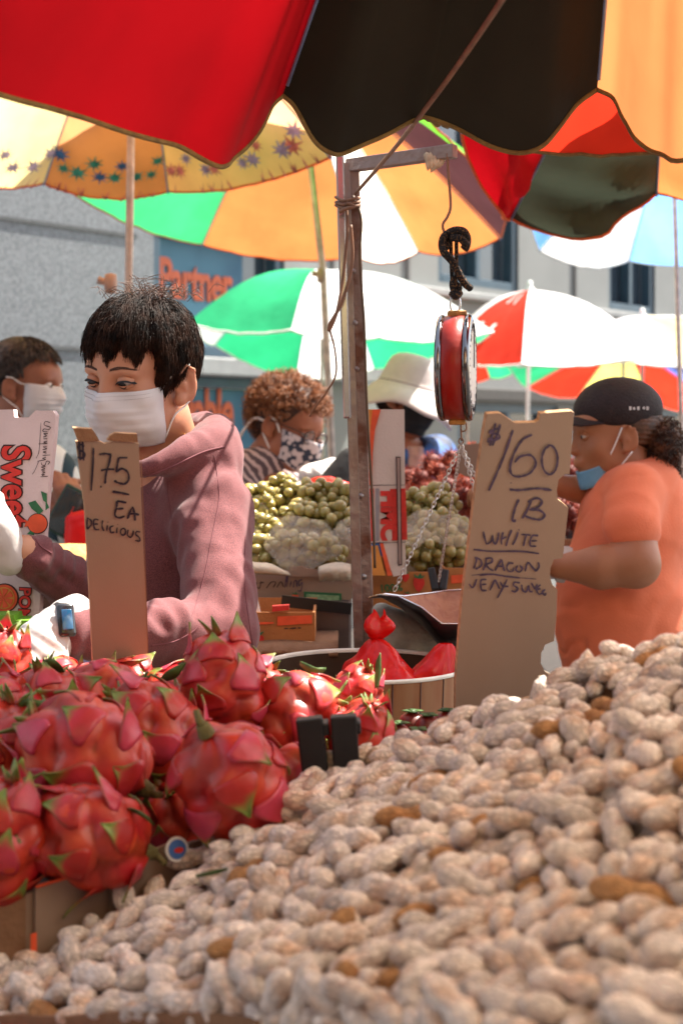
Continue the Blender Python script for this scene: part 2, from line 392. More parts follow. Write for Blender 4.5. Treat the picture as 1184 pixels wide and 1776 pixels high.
def panel(name, A, B, apex, material, parent, bow=.05, drop=.04, lobes=None, edge=None, nt=16, ns=10, bind=bindm, br=.004, extra=None, wr=.004, seed=0, sag=.02, drape=0):
    """one cloth gore from apex to the rim corners A, B; edge = explicit rim polyline"""
    if edge is None: E = [rimcurve(A, B, i/nt, drop, lobes) for i in range(nt+1)]
    else:
        E = catmull(edge, 5); nt = len(E)-1
    mid = (E[0]+E[-1])/2; nrm = (E[0]-apex).cross(E[-1]-apex).normalized()
    if nrm.z < 0: nrm = -nrm
    V = []; f = []
    for j in range(ns+1):
        s = .02+.98*j/ns
        for i in range(nt+1):
            t = i/nt; p = apex.lerp(E[i], s)
            p = p+Vector((0, 0, 1))*bow*math.sin(math.pi*s)-nrm*sag*math.sin(math.pi*t)*s*(1-.5*s)
            p = p+nrm*wr*math.sin(math.pi*t)*noise.noise(Vector((t*9+seed, s*3, seed)))*s*2
            if drape: p = p+nrm*drape*(math.sin(s*26+5*noise.noise(Vector((t*2, s*1.5, seed)))+t*2)+.6*math.sin(s*47+t*5))*s*math.sin(math.pi*t)**.5
            V.append(p)
    for j in range(ns):
        for i in range(nt):
            a = j*(nt+1)+i; f.append((a, a+1, a+nt+2, a+nt+1))
    m = MB(); m.add(V, f, 0)
    last = V[ns*(nt+1):]
    m.tube(last, br, 6, 1)
    mats = [material, bind]
    if extra: mats += extra(m, lambda s, t: V[min(ns, int(round(s*ns)))*(nt+1)+min(nt, int(round(t*nt)))], nrm)
    return m.build(name, mats, parent), last
def umbrella(label, rim, apex, cols, pole, bind=bindm, group='market umbrellas', bow=.05, drop=.04, tip=True, poler=.011, lobes=None, sag=.02, polem_=None, extra=None, br=.004, foot=0, ribs=True, knob=None, drape=0, ns=10):
    root = empty('market_umbrella', (pole[0], pole[1], foot), label, 'umbrella', group); n = len(rim)
    ids = []
    for i in range(n):
        if cols[i] is None: continue
        o, E = panel('canopy_panel', rim[i], rim[(i+1) % n], apex, CL[cols[i]], root, bow, drop, lobes, bind=bind, seed=i, sag=sag, br=br, drape=drape, ns=ns,
                 extra=(extra.get(i) if extra else None))
    if ribs:
        for i in range(n):
            m = MB(); m.tube([apex.lerp(rim[i], s)+Vector((0, 0, bow*math.sin(math.pi*s)-.008)) for s in (.02, .2, .4, .6, .8, 1)], .0032, 6)
            m.build('rib', ribm, root)
    m = MB(); m.tube([Vector((pole[0], pole[1], foot)), Vector(pole[2]) if len(pole) > 2 else apex, apex], poler, 10)
    m.build('pole', polem_ or polem, root)
    if knob is not None:
        m = MB(); m.lathe([(.0, -.03), (.016, -.026), (.019, 0), (.016, .026), (0, .03)], knob, (0, 0, 1), 12); m.tube([knob, knob+Vector((-.035, 0, .01))], [.008, .012], 8)
        m.build('tilt_knob', mat('knob', (.45, .30, .24), .5), root)
    if tip:
        m = MB(); m.lathe([(.0, .05), (.012, .046), (.016, .03), (.014, .012), (.028, .004), (.03, -.012)], apex, (0, 0, 1), 14); m.build('finial', whitep, root)
    return root
def rimring(cx, Y, R, z, tilt=0, n=8, ph=22.5, tx=0, zsh=None):
    out = []
    for i in range(n):
        a = math.radians(ph+360/n*i); dx, dy = R*math.cos(a), R*math.sin(a)
        out.append(Vector((cx+dx, Y+dy, z+tilt*dy+tx*dx)))
    return out
# 1 the near umbrella overhead (explicit rim of three gores, the unseen rest shaped for light on the peanuts)
def edge_of(pts): return [P(*p) for p in pts]
nap = Vector((.25, 1.0, 2.5))
near = empty('market_umbrella', (.74, .74, 0), 'large near umbrella of red, black and orange gores with olive scalloped edge, overhead', 'umbrella', 'market umbrellas')
eR = edge_of([(-420, 40, 1.08), (-200, 98, 1.2), (0, 159, 1.33), (100, 190, 1.4), (200, 216, 1.48), (300, 249, 1.56), (350, 270, 1.6), (385, 277, 1.63), (412, 264, 1.65), (445, 225, 1.67), (470, 184, 1.69), (490, 165, 1.70)])
eB = edge_of([(490, 165, 1.70), (512, 185, 1.70), (545, 240, 1.71), (575, 262, 1.72), (598, 263, 1.73), (640, 240, 1.74), (690, 215, 1.75), (725, 200, 1.76), (740, 198, 1.76), (790, 220, 1.76), (850, 248, 1.75), (900, 261, 1.74), (935, 250, 1.73), (965, 222, 1.72), (1000, 180, 1.71), (1035, 155, 1.70)])
eO = edge_of([(1035, 155, 1.70), (1060, 165, 1.69), (1085, 200, 1.67), (1110, 240, 1.64), (1145, 264, 1.61), (1190, 268, 1.56), (1280, 262, 1.52), (1450, 170, 1.48), (1700, 60, 1.45)])
def sc(e, mt, nm, sd):
    o, L_ = panel('canopy_panel', None, None, nap, mt, near, bow=.03, edge=e, ns=16, wr=.005, seed=sd, sag=.015, br=.0032); return L_
sc(eR, CL['red'], 'r', 3.3); sc(eB, CL['black'], 'b', 5.1); sc(eO, CL['orange'], 'o', 7.7)
rr = [eO[-1], Vector((1.2, 1.15, 1.95)), Vector((.75, .25, 1.9)), Vector((.2, .1, 1.9)), Vector((-.35, .3, 1.9)), eR[0]]  # unseen rim stretched right to keep direct sun off the peanuts
for i, cn in enumerate(['pale', 'pale', 'orange', 'yellow', 'black']):  # unseen gores, made pale to pass soft top light onto the peanuts
    panel('canopy_panel', rr[i], rr[i+1], nap, CL[cn], near, bow=.03, drop=.07, seed=i)
for q in [eR[-1], eB[-1]]+rr:
    m = MB(); m.tube([nap.lerp(q, s)+Vector((0, 0, .03*math.sin(math.pi*s)))-Vector((0, .002, .006)) for s in (.02, .2, .4, .6, .8, .98)], .0022, 6); m.build('rib', ribm, near)
m = MB(); m.tube([Vector((.74, .74, 0)), Vector((.74, .76, 1.75)), nap], .012, 10); m.build('pole', polem, near)
# thin stick string from the near umbrella to the post
# 2 printed beach umbrella
stars = [mat('star_blue', (.03, .14, .42), .8, .3, 40, transl=.4), mat('star_teal', (.03, .30, .28), .8, .3, 40, transl=.4), mat('star_mauve', (.52, .18, .20), .8, .3, 40, transl=.4), mat('star_violet', (.28, .26, .55), .8, .3, 40, transl=.4)]
def starprint(pal, n, seed):
    def ex(m, at, nrm):
        r = random.Random(seed)
        for k in range(n):
            t = (k+.5)/n; s = .86+r.uniform(-.04, .03); c = (at(s, t)+at(.9, t)+at(.8, t))/3
            c = at(.9, t) if k % 3 else at(.9, t).lerp(at(.8, t), .5)
            X = (at(.9, min(1, t+.12))-at(.9, max(0, t-.12))).normalized(); Yv = (at(.7, t)-at(.9, t)).normalized()
            R = r.uniform(.028, .044); nn = X.cross(Yv)
            if nn.dot(-c+Vector((0, 0, 1.5))) < 0: nn = -nn
            v = [c+nn*.012]; kk = 16
            for q in range(kk):
                a = 2*math.pi*q/kk+r.uniform(-.1, .1); rad = R*(1 if q % 2 == 0 else .38)*r.uniform(.8, 1.1)
                v.append(c+nn*.012+X*math.cos(a)*rad+Yv*math.sin(a)*rad)
            m.add(v, [(0, q+1, (q+1) % kk+1) for q in range(kk)], 2+r.choice(pal))
        for k in range(n*2):     # palm-like squiggles nearer the edge
            t = r.uniform(.03, .97); b0 = at(1, t); u = (at(.9, t)-b0); u = u.normalized()
            X = (at(.9, min(1, t+.12))-at(.9, max(0, t-.12))).normalized(); nn = X.cross(u)
            if nn.dot(-b0+Vector((0, 0, 1.5))) < 0: nn = -nn
            h = r.uniform(.03, .055)
            m.add([b0+nn*.01-X*.004, b0+nn*.01+X*.004, b0+u*h+nn*.01+X*(r.uniform(-.02, .02))], [(0, 1, 2)], 2+2)
        return stars
    return ex
ap = P(232, -60, 3.9)
rim2 = [P(575, 272, 4.3), P(292, 332, 4.72), P(76, 318, 4.72), P(-140, 290, 4.4), P(-260, 200, 3.8), P(-100, 90, 3.3), P(300, 60, 3.25), P(560, 130, 3.7)]
umbrella('beach print umbrella in cream and tan with a row of blue and mauve stars, left', rim2, ap, ['cream', 'tan', 'yellow', 'tan', 'cream', 'orange', 'yellow', 'tan'],
         (-.628, 4.0), bind=redbind, drop=.025, extra={0: starprint([2, 2, 3], 12, 2), 1: starprint([0, 1, 1], 10, 4), 2: starprint([3], 7, 6), 3: starprint([0, 1], 6, 8)}, knob=P(192, 492, 4.0), sag=.03)
# 3 orange and mint umbrella
K3 = 1.22
def G3(px, py, Y): return P(px, py, Y*K3)
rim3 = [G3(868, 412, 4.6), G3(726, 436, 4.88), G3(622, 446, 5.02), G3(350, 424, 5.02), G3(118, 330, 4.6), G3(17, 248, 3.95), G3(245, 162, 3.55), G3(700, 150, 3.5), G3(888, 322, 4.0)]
umbrella('orange umbrella with mint green and purple gores and a pale gore painted as a sun patch, middle', rim3, G3(518, 110, 4.25), ['orange2', 'pale', 'orange2', 'mint', 'orange', 'yellow', 'mint', 'lime', 'purple'],
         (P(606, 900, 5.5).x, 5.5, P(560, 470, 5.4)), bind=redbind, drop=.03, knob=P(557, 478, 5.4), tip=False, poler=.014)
# the pale gore paints sun shining through the orange cloth into its colour
# 3b red / grey umbrella seen under the near one
rim3b = [P(1330, 262, 2.5), P(1150, 262, 2.62), P(862, 252, 2.62), P(800, 212, 2.5), P(728, 196, 2.35), Vector((.4, 1.95, 2.1)), Vector((.85, 1.85, 2.1)), Vector((1.05, 2.2, 2.1))]
umbrella('red and grey umbrella with olive edge just showing under the near one', rim3b, Vector((.62, 2.2, 2.36)), ['dred', 'dred', None, 'grey', 'grey', 'red', 'black', 'red'],
         (.95, 2.0), drop=.012, bow=.02, sag=.0, tip=False)
# 4 red, dark green and yellow umbrella at the right
rim4 = [P(1420, 300, 3.4), P(1138, 335, 3.7), P(884, 378, 3.65), P(800, 225, 3.3), P(900, 60, 2.8), P(1150, 40, 2.6), P(1500, 60, 2.7), P(1600, 200, 3.0)]
def darkband(m, at, nrm): return []
r4 = umbrella('umbrella with dark green, red and yellow gores hanging low at upper right', rim4, P(1165, -150, 3.2), ['orange2', 'teal', 'red', 'lime', 'orange', 'black', 'red', 'yellow'],
         (1.15, 3.2), drop=.055, bow=.01, bind=redbind, sag=.05, drape=.024, ns=40)
m = MB(); E0 = [rimcurve(rim4[1], rim4[2], i/16, .055) for i in range(17)]
V = []; 
for i, e in enumerate(E0):
    t = i/16; V += [e+Vector((0, -.004, .0)), e+Vector((0, -.012, .03+.10*(1-t)*.9))]
m.add(V, [(2*i, 2*i+2, 2*i+3, 2*i+1) for i in range(16)]); m.build('hem_flap', CL['brown'], r4)
# 5 white and blue umbrella above
rim5 = rimring(1.55, 6.9, .75, 2.42, -.05, ph=12)
rim5 = [P(1330, 425, 6.8), P(1090, 452, 7.0), P(935, 434, 6.6), P(900, 330, 6.0), P(1000, 260, 5.7), P(1200, 250, 5.7), P(1330, 290, 6.0), P(1400, 360, 6.4)]
umbrella('white and light blue umbrella high at the right edge', rim5, P(1165, 215, 6.3), ['blue', 'white', 'blue', 'white', 'blue', 'white', 'blue', 'white'], (1.55, 6.3), bind=whbind, drop=.04, sag=.05)
# 6 green and white umbrella
def from_px(pts): return [P(*p) for p in pts]
rim6 = from_px([(855, 575, 7.00), (655, 585, 6.69), (505, 572, 6.69), (325, 560, 7.00), (372, 598, 8.00), (513, 655, 8.31), (650, 640, 8.31), (790, 600, 7.88)])
umbrella('green and white umbrella lit from behind, standing before the office windows', rim6, P(558, 468, 7.50), ['white', 'white', 'green', 'white', 'green', 'white', 'green', 'mint'],
         (-.10, 7.5), bind=whbind, drop=.02, bow=.10, sag=.03, br=.006)
# 7 red and white umbrella
rim7 = from_px([(1120, 600, 7.93), (1092, 622, 7.41), (904, 632, 7.09), (768, 622, 7.54), (770, 600, 8.32), (850, 600, 8.71), (980, 600, 8.71), (1080, 600, 8.45)])
umbrella('white umbrella with one striped coral red gore on a white pole', rim7, P(918, 502, 7.87), ['white', 'white', 'dred', 'white', 'dred', 'white', 'dred', 'white'],
         (1.002, 7.86), bind=whbind, drop=.015, bow=.08, sag=.02, polem_=whitep, br=.006,
         extra={2: lambda m, at, nrm: (m.add([at(s, t)+Vector((0, -.02, .012)) for (s, t) in ((.15, .3), (.75, .62), (.78, .70), (.15, .38), (.15, .55), (.8, .85), (.8, .93), (.15, .65))], [(0, 1, 2, 3), (4, 5, 6, 7)], 2), [CL['white']])[1]})
# 8 pale yellow and white umbrella at right edge
rim8 = from_px([(1400, 600, 8.75), (1290, 640, 8.12), (1180, 636, 7.88), (1045, 612, 8.12), (1010, 600, 8.88), (1080, 590, 9.50), (1200, 590, 9.62), (1330, 590, 9.25)])
umbrella('white and pale yellow umbrella cut by the right edge', rim8, P(1113, 548, 8.75), ['yellow', 'yellow', 'white', 'white', 'blue', 'white', 'yellow', 'white'], (1.85, 8.75), bind=whbind, drop=.015, bow=.06, br=.006)
# 9 rainbow umbrella lower behind
rim9 = from_px([(1300, 640, 8.88), (1120, 622, 8.40), (960, 622, 8.40), (880, 632, 9.00), (912, 672, 9.96), (1000, 690, 10.32), (1130, 700, 10.32), (1260, 720, 9.84)])
umbrella('rainbow umbrella of red, yellow, blue and green gores seen below the white ones', rim9, P(1080, 590, 9.48), ['sky', 'dblue', 'green', 'green', 'dred', 'khaki', 'dred', 'dblue'],
         (1.88, 9.5), bind=whbind, drop=.02, bow=.02, br=.006, tip=False)
# 10 red umbrella piece behind the scale
rim10 = from_px([(905, 606, 9.60), (850, 620, 9.12), (745, 612, 9.12), (690, 600, 9.60), (742, 640, 10.56), (770, 664, 11.04), (850, 656, 11.04), (900, 640, 10.56)])
umbrella('coral red and green umbrella far behind the hanging scale', rim10, P(810, 560, 9.96), ['green', 'dred', 'dred', 'white', 'dred', 'dred', 'green', 'mint'],
         (.88, 9.96), bind=whbind, drop=.02, bow=.03, br=.006, tip=False)

# ---------------- people ----------------
def skin(name, c, c2=None): return mat(name, c, .5, .08, 14, .12, 260, sss=.12, col2=c2, ramp=(.3, .75), bdist=.002, spec=.4)
skA = skin('skin_light', (.54, .27, .165), (.46, .19, .11)); skB = skin('skin_tan', (.47, .21, .11), (.36, .145, .07))
skC = skin('skin_warm', (.42, .165, .085), (.32, .11, .055)); skD = skin('skin_brown', (.36, .15, .085), (.26, .09, .05))
hairdk = mat('hair_dark', (.010, .005, .003), .55, .5, 60, col2=(.040, .016, .008), spec=.16)
hairbr = mat('hair_auburn', (.22, .065, .02), .45, .4, 50, col2=(.48, .20, .08), transl=.25)
hairpt = mat('hair_ponytail', (.05, .02, .010), .5, .4, 40, col2=(.17, .07, .03), ramp=(.4, .7))
hairgr = mat('hair_greying', (.03, .022, .02), .6, .5, 60, col2=(.10, .08, .07))
maskw = mat('mask_white', (.80, .79, .80), .75, .02, 30, .15, 500, transl=.3, bdist=.001)
maskb = mat('mask_blue', (.20, .48, .72), .7, .1, 30, transl=.2); loopw = mat('ear_loop', (.82, .8, .78), .7)
eyew = mat('eye_white', (.62, .58, .55), .25, .02, 10, coat=.4); iris = mat('iris', (.006, .003, .002), .25, spec=.3, coat=.15)
lashm = mat('lash', (.008, .006, .006), .7); browm = mat('brow', (.10, .05, .035), .8)
glove = mat('nitrile_glove', (.62, .58, .56), .45, .05, 20, .3, 60, transl=.15, bdist=.004)
class Head:
    def __init__(s, c, yaw, pitch=0, roll=0, sc=1.0):
        """yaw 0 faces the camera (-Y); positive turns toward +X (viewer's right)"""
        R = Matrix.Rotation(math.radians(yaw), 3, 'Z') @ Matrix.Rotation(math.radians(180), 3, 'Z')
        s.R = R @ Matrix.Rotation(math.radians(-pitch), 3, 'X') @ Matrix.Rotation(math.radians(roll), 3, 'Y'); s.c = Vector(c); s.s = sc
        s.Rn = np.array(s.R)
    def w(s, x, y, z): return s.c+s.R @ Vector((x*s.s, y*s.s, z*s.s))
    def W(s, A): return np.array(s.c)+(np.asarray(A)*s.s) @ s.Rn.T
    def e(s, S, c, r, rot=None, k=None, mode='u'):
        M = s.R if rot is None else s.R @ rot
        S.ell(s.w(*c), [q*s.s for q in (r if hasattr(r, '__len__') else (r, r, r))], M, k, mode)
    def cp(s, S, a, b, ra, rb=None, k=None, mode='u'): S.cap(s.w(*a), s.w(*b), ra*s.s, (rb or ra)*s.s, k, mode)
    def prims(s, S, neck=None, ears=True, age=0):
        k = .022
        s.e(S, (0, -.006, .034), (.071, .087, .081), k=k); s.e(S, (0, .028, -.03), (.061, .066, .082), k=k)
        s.e(S, (0, .058, -.094), (.034, .030, .026), k=k); s.e(S, (0, .063, .030), (.052, .030, .032), k=k)
        for q in (-1, 1):
            s.e(S, (q*.040, .054, -.030), (.022, .022, .022), k=.02); s.e(S, (q*.028, .079, .0145), (.021, .011, .006), k=.012)
            s.e(S, (q*.048, .0, -.068), (.022, .045, .03), k=.02)
            s.e(S, (q*.031, .097, -.0005), (.019, .016, .0115), k=.010, mode='s')
            s.e(S, (q*.012, .094, -.036), (.007, .008, .007), k=.006)
            if ears:
                er = Matrix.Rotation(math.radians(q*28), 3, 'Z') @ Matrix.Rotation(math.radians(-8), 3, 'X')
                s.e(S, (q*.080, -.010, -.012), (.0075, .021, .033), er, k=.007)
                s.e(S, (q*.086, -.006, -.010), (.006, .012, .021), er, k=.004, mode='s')
                s.e(S, (q*.0825, -.004, -.014), (.004, .006, .010), er, k=.004)
                s.e(S, (q*.077, .001, -.038), (.007, .010, .010), er, k=.005)
                s.cp(S, (q*.0855, .010, .006), (q*.0885, -.004, .019), .0026, k=.003); s.cp(S, (q*.0885, -.004, .019), (q*.0905, -.022, .010), .0026, k=.003); s.cp(S, (q*.0905, -.022, .010), (q*.088, -.024, -.012), .0026, k=.003)
        s.cp(S, (0, .084, .014), (0, .101, -.030), .0065, .0095, k=.012); s.e(S, (0, .102, -.034), (.010, .009, .008), k=.01)
        s.e(S, (0, .090, -.058), (.024, .012, .007), k=.008); s.e(S, (0, .089, -.068), (.020, .011, .007), k=.008)
        s.cp(S, (0, -.03, -.05), (0, -.035, -.11) if neck is None else tuple(np.array(neck)*1.0), .050, .053, k=.03)
    def lids(s, gaze_open=.27, down=.30):
        """eyelid patches for both eyes -> (V, F) to join to the body, plus eyeball and lash data"""
        out = []; lash = []
        for q in (-1, 1):
            ec = np.array((q*.031, .0765, .0)); r = .0140; nth = 22
            def pt(th, ph, rr): return ec+rr*np.array((math.sin(th)*math.cos(ph), math.cos(th)*math.cos(ph), math.sin(ph)))
            for up in (1, 0):
                V = []; n2 = 8
                for i in range(nth+1):
                    u = -1+2*i/nth; th = math.radians(82)*u+q*math.radians(12)
                    e_ = max(0, 1-abs(u*1.38)**2.2)
                    up_ = -.14*1+gaze_open*e_*(1+.12*q*u)+.10*(q*u); lo = -.14-.26*e_**.8+.06*(q*u)
                    a = up_ if up else lo; b = 1.25 if up else -1.25
                    for j in range(n2+1):
                        t = j/n2; V.append(pt(th, a+(b-a)*t, r+.0010*(1-t)**3+(.0012*math.exp(-((t-.30)/.10)**2) if up else 0)-.0004*t))
                    if up: lash.append((q, i, pt(th, a, r+.0016), pt(th-(.05*q if 0 else 0)+.10*u, a-.12, r+.0050)))
                V = s.W(V); Fc = []
                for i in range(nth):
                    for j in range(n2):
                        a = i*(n2+1)+j; fc = (a, a+1, a+n2+2, a+n2+1); Fc.append(fc if up else fc[::-1])
                out.append((V, np.array(Fc)))
        return out, lash
    def eyes(s, root, look=(0, -.2)):
        for q in (-1, 1):
            m = MB(); c = s.w(q*.031, .0765, 0); gx = s.R @ Vector((math.sin(look[0]), math.cos(look[0])*math.cos(look[1]), math.sin(look[1]))).normalized()
            m.lathe([(.0131*s.s*math.sin(a), .0131*s.s*math.cos(a)) for a in [i*math.pi/12 for i in range(13)]], c, gx, 20, 0)
            m.lathe([(.0068*s.s*i/4, .0136*s.s-.0003*i*i*.12) for i in range(5)], c, gx, 18, 1)
            m.build('eye', [eyew, iris], root)
def fit(H, root, V, nu, nv, gap=.0035):
    """push a mask grid (head coordinates) forward off the face below it"""
    body = [c_ for c_ in root.children if c_.name.startswith('body')][0]; bpy.context.view_layer.update(); base = wloc(body)
    V = [Vector(v) for v in V]; need = []
    for v in V:
        dl = Vector((v.x*.6, .06, 0)).normalized()
        o_ = H.w(v.x+dl.x*.14, v.y+dl.y*.14, v.z); hit, loc, _, _ = body.ray_cast(o_-base, -(H.R @ dl)); need.append(0)
        if hit:
            dist = .14-(loc+base-o_).length/H.s+gap; need[-1] = max(0, min(.03, dist))
    n1 = nu+1; A = np.array(need).reshape(nv+1, n1); B = A.copy()
    for _ in range(6):
        Q = np.pad(B, 1, mode='edge'); B = np.maximum(A, (Q[:-2, 1:-1]+Q[2:, 1:-1]+Q[1:-1, :-2]+Q[1:-1, 2:]+2*B)/6)
    return [tuple(v+Vector((v.x*.6, .06, 0)).normalized()*b) for v, b in zip(V, B.ravel())]
def surg_mask(H, root, m1, m2, wid=.064, top=-.016, bot=-.105, pleat=.0022, chinout=0, name='face_mask'):
    nu, nv = 40, 30; V = []
    for j in range(nv+1):
        v = j/nv; z = top+(bot-top)*v
        for i in range(nu+1):
            u = -1+2*i/nu; th = u*math.radians(84)
            noseb = .012*math.exp(-(u/.22)**2)*math.exp(-((v-.28)/.25)**2)
            prof = .088+.014*math.sin(math.pi*min(1, v*1.1+.12))-.030*max(0, v-.72)/.28+noseb
            x = (wid+.003*math.sin(math.pi*v))*math.sin(th)*(1-.10*max(0, v-.7)/.3*1); y = .028+(prof-.028)*math.cos(th)**.75 if math.cos(th) > 0 else .028
            y += -.012*(abs(u) > .97)
            pl = sum(pleat*max(0, 1-((v-c) % 1)/.12)*(0 < (v-c) < .12) for c in (.30, .46, .62)) * max(0, 1-abs(u)**6)
            wr = .0018*noise.noise(Vector((u*3, v*4, 2.2)))*(1+2*v)
            V.append((x, y+pl+wr, z-.004*(1-u*u)*(v > .8)+.004*(u*u)*(v < .2)))
    V = fit(H, root, V, nu, nv); V = H.W(V); Fc = [(j*(nu+1)+i, j*(nu+1)+i+1, (j+1)*(nu+1)+i+1, (j+1)*(nu+1)+i) for j in range(nv) for i in range(nu)]
    o = raw(name, V, Fc, m1, root); q = o.modifiers.new('t', 'SOLIDIFY'); q.thickness = .0012; q.offset = 0
    st = mat('mask_stitch', (.52, .50, .52), .8)
    m = MB()
    nu1 = nu+1
    for j in (2, 4):   # dotted welds under the top edge
        for i in range(1, nu*3):
            a = i/3; i0 = int(a); fr = a-i0
            if i0+1 > nu: continue
            p = Vector(V[j*nu1+i0]*(1-fr)+V[j*nu1+i0+1]*fr)+(H.R @ Vector((0, .0011, 0))); m.box(p, (.0008, .0008, .0006))
    m.build('weld_line', st, o, smooth=False)
    for q in (-1, 1):
        m = MB(); e = 0 if q < 0 else nu
        t_ = Vector(V[1*nu1+e]); b_ = Vector(V[(nv-2)*nu1+e])
        m.tube(catmull([t_, H.w(q*.077, .020, .004), H.w(q*.084, .002, .016), H.w(q*.086, -.016, .018)], 5), .0015, 6)
        m.tube(catmull([b_, H.w(q*.074, .014, -.062), H.w(q*.082, -.004, -.048), H.w(q*.086, -.022, -.034)], 5), .0015, 6)
        m.build('ear_loop', m2, o)
    return o
def hair_strands(name, H, root, m, n, zmin, hvol=.012, step=.0062, steps=17, r=.0006, crown=(0, -.045, .118), seed=1, rad=(.0725, .0885, .0865), cen=(0, -.005, .034), curl=0, lenf=None, rootz=-.06, sweep=0):
    g = np.random.default_rng(seed); c = np.array(cen); R = np.array(rad)
    u = g.normal(size=(n*3, 3)); u /= np.linalg.norm(u, axis=1)[:, None]; p = c+u*R
    ok = (p[:, 2] > rootz) & ~((p[:, 1] > .045) & (p[:, 2] < .068)) & ~((p[:, 1] > .0) & (p[:, 2] < .02)); p = p[ok][:n]; n = len(p)
    cr = np.array(crown); pts = [p.copy()]; f0 = p-cr; f0[:, 2] -= .05; f0 += g.normal(size=(n, 3))*.012; f0[:, 0] += sweep*(p[:, 1] > .03)*np.sign(p[:, 0]+.03)*-.02
    ng = max(8, n//26); gi = np.empty(n, int)
    for a_ in range(0, n, 1000): gi[a_:a_+1000] = ((p[a_:a_+1000, None, :]-p[None, :ng, :])**2).sum(2).argmin(1)
    f0 += g.normal(size=(ng, 3))[gi]*.016; L = g.uniform(.75, 1.2, n)*(1 if lenf is None else lenf(p))*g.uniform(.85, 1.12, ng)[gi]; hv = g.uniform(.35, 1.15, n)*hvol; ph = g.uniform(0, 6.3, (n, 2))
    alive = np.ones(n, bool); rz = g.normal(size=n)*.0045
    for j in range(steps):
        q = pts[-1]; t = (j+1)/steps
        nr = (q-c)/R**2; nr /= np.linalg.norm(nr, axis=1)[:, None]
        d = f0/np.linalg.norm(f0, axis=1)[:, None]; d = d+np.array((0, 0, -1.0))*(.25+1.2*t)
        d -= nr*(d*nr).sum(1)[:, None]; d /= np.linalg.norm(d, axis=1)[:, None]+1e-9
        d += nr*(.35 if j < 3 else 0)+g.normal(size=(n, 3))*.09
        if curl: d += curl*np.stack([np.cos(ph[:, 0]+j*1.3), np.sin(ph[:, 0]+j*1.3), np.cos(ph[:, 1]+j*1.1)], 1)
        nx = q+d*(step*L)[:, None]
        k = np.sqrt((((nx-c)/(R+hv[:, None]*min(1, t*3)))**2).sum(1)); inside = k < 1; nx[inside] = c+(nx[inside]-c)/k[inside, None]
        nx = nx+(nx[gi]-nx)*(.16*t)
        zm = zmin(nx)+ rz + hv*.5
        alive &= nx[:, 2] > zm
        pts.append(np.where(alive[:, None], nx, q))
    A = np.stack(pts, 1); k = A.shape[1]; A = H.W(A.reshape(-1, 3)).reshape(n, k, 3)
    T = np.gradient(A, axis=1); T /= np.linalg.norm(T, axis=2)[..., None]+1e-9
    ref = g.normal(size=(n, 1, 3)); X = np.cross(T, ref); X /= np.linalg.norm(X, axis=2)[..., None]+1e-9; Yv = np.cross(T, X)
    tp = (np.linspace(1, .25, k)**.7)[None, :, None]*r
    V = np.stack([A+X*tp, A+(-.5*X+.87*Yv)*tp, A+(-.5*X-.87*Yv)*tp], 2).reshape(-1, 3)
    i = np.arange(n)[:, None, None]*k*3; j = np.arange(k-1)[None, :, None]*3; a = np.arange(3)[None, None, :]; b = (a+1) % 3
    Fc = np.stack(np.broadcast_arrays(i+j+a, i+j+b, i+j+3+b, i+j+3+a), -1).reshape(-1, 4)
    return raw(name, V, Fc, m, root)
def curls(name, pts, root, m, rad=.009, turns=2.2, ln=.035, r=.0011, seed=0):
    g = random.Random(seed); mb = MB()
    for p, d in pts:
        d = (d+Vector((g.uniform(-.5, .5), g.uniform(-.5, .5), g.uniform(-.6, .3)))).normalized(); X = d.orthogonal().normalized(); Yv = d.cross(X); ph = g.uniform(0, 6); tt = turns*g.uniform(.6, 1.2)
        mb.tube([p+d*ln*i/9+(X*math.cos(ph+i/9*6.28*tt)+Yv*math.sin(ph+i/9*6.28*tt))*rad*(.5+.5*i/9) for i in range(10)], [r*(1-.05*i) for i in range(10)], 4, cap=False)
    return mb.build(name, m, root)
def hand(S, W, d, n, s_, curl=.5, sc=1.0, infl=0, thumb=.6, spread=.1, k=.006):
    d = Vector(d).normalized(); n = Vector(n); n = (n-d*n.dot(d)).normalized(); s_ = Vector(s_); s_ = (s_-d*s_.dot(d)-n*s_.dot(n)).normalized()
    W = Vector(W); q = sc
    for i, (o, ln, L3) in enumerate(((.027, .088, (.040, .024, .020)), (.009, .092, (.044, .028, .021)), (-.010, .088, (.041, .026, .020)), (-.028, .080, (.032, .020, .018)))):
        b = W+s_*o*.6*q+d*.012*q; kn = W+s_*o*q+d*ln*q; S.cap(b, kn, .016*q+infl, .0115*q+infl, .012)
        dd = (d+s_*o*spread*10*.3).normalized(); p = kn; ang = 0; c_ = curl*(.85+.12*i); rr = (.0100, .0090, .0082, .0072)
        ax = None
        for j, l_ in enumerate(L3):
            ang += c_*(.9, 1.1, .7)[j]; v = dd*math.cos(ang)+n*math.sin(ang); e = p+v*l_*q
            S.cap(p, e, rr[j]*q+infl, rr[j+1]*q+infl, k); p = e
    p = W+d*.02*q+s_*.02*q; v = (s_*.75+d*.6+n*thumb).normalized(); S.cap(p, p+v*.04*q, .016*q+infl, .0125*q+infl, .012); p = p+v*.04*q
    v = (s_*.35+d*.85+n*thumb*1.2).normalized(); S.cap(p, p+v*.03*q, .0125*q+infl, .011*q+infl, k); p = p+v*.03*q
    v = (s_*.0+d*.9+n*thumb*1.4).normalized(); S.cap(p, p+v*.024*q, .011*q+infl, .009*q+infl, k)
    S.cap(W-d*.015*q, W+d*.03*q, .024*q+infl, .026*q+infl, .015)
trous = mat('trousers', (.03, .035, .06), .85, .2, 20, .3, 80); shoem = mat('shoe', (.04, .04, .04), .6)
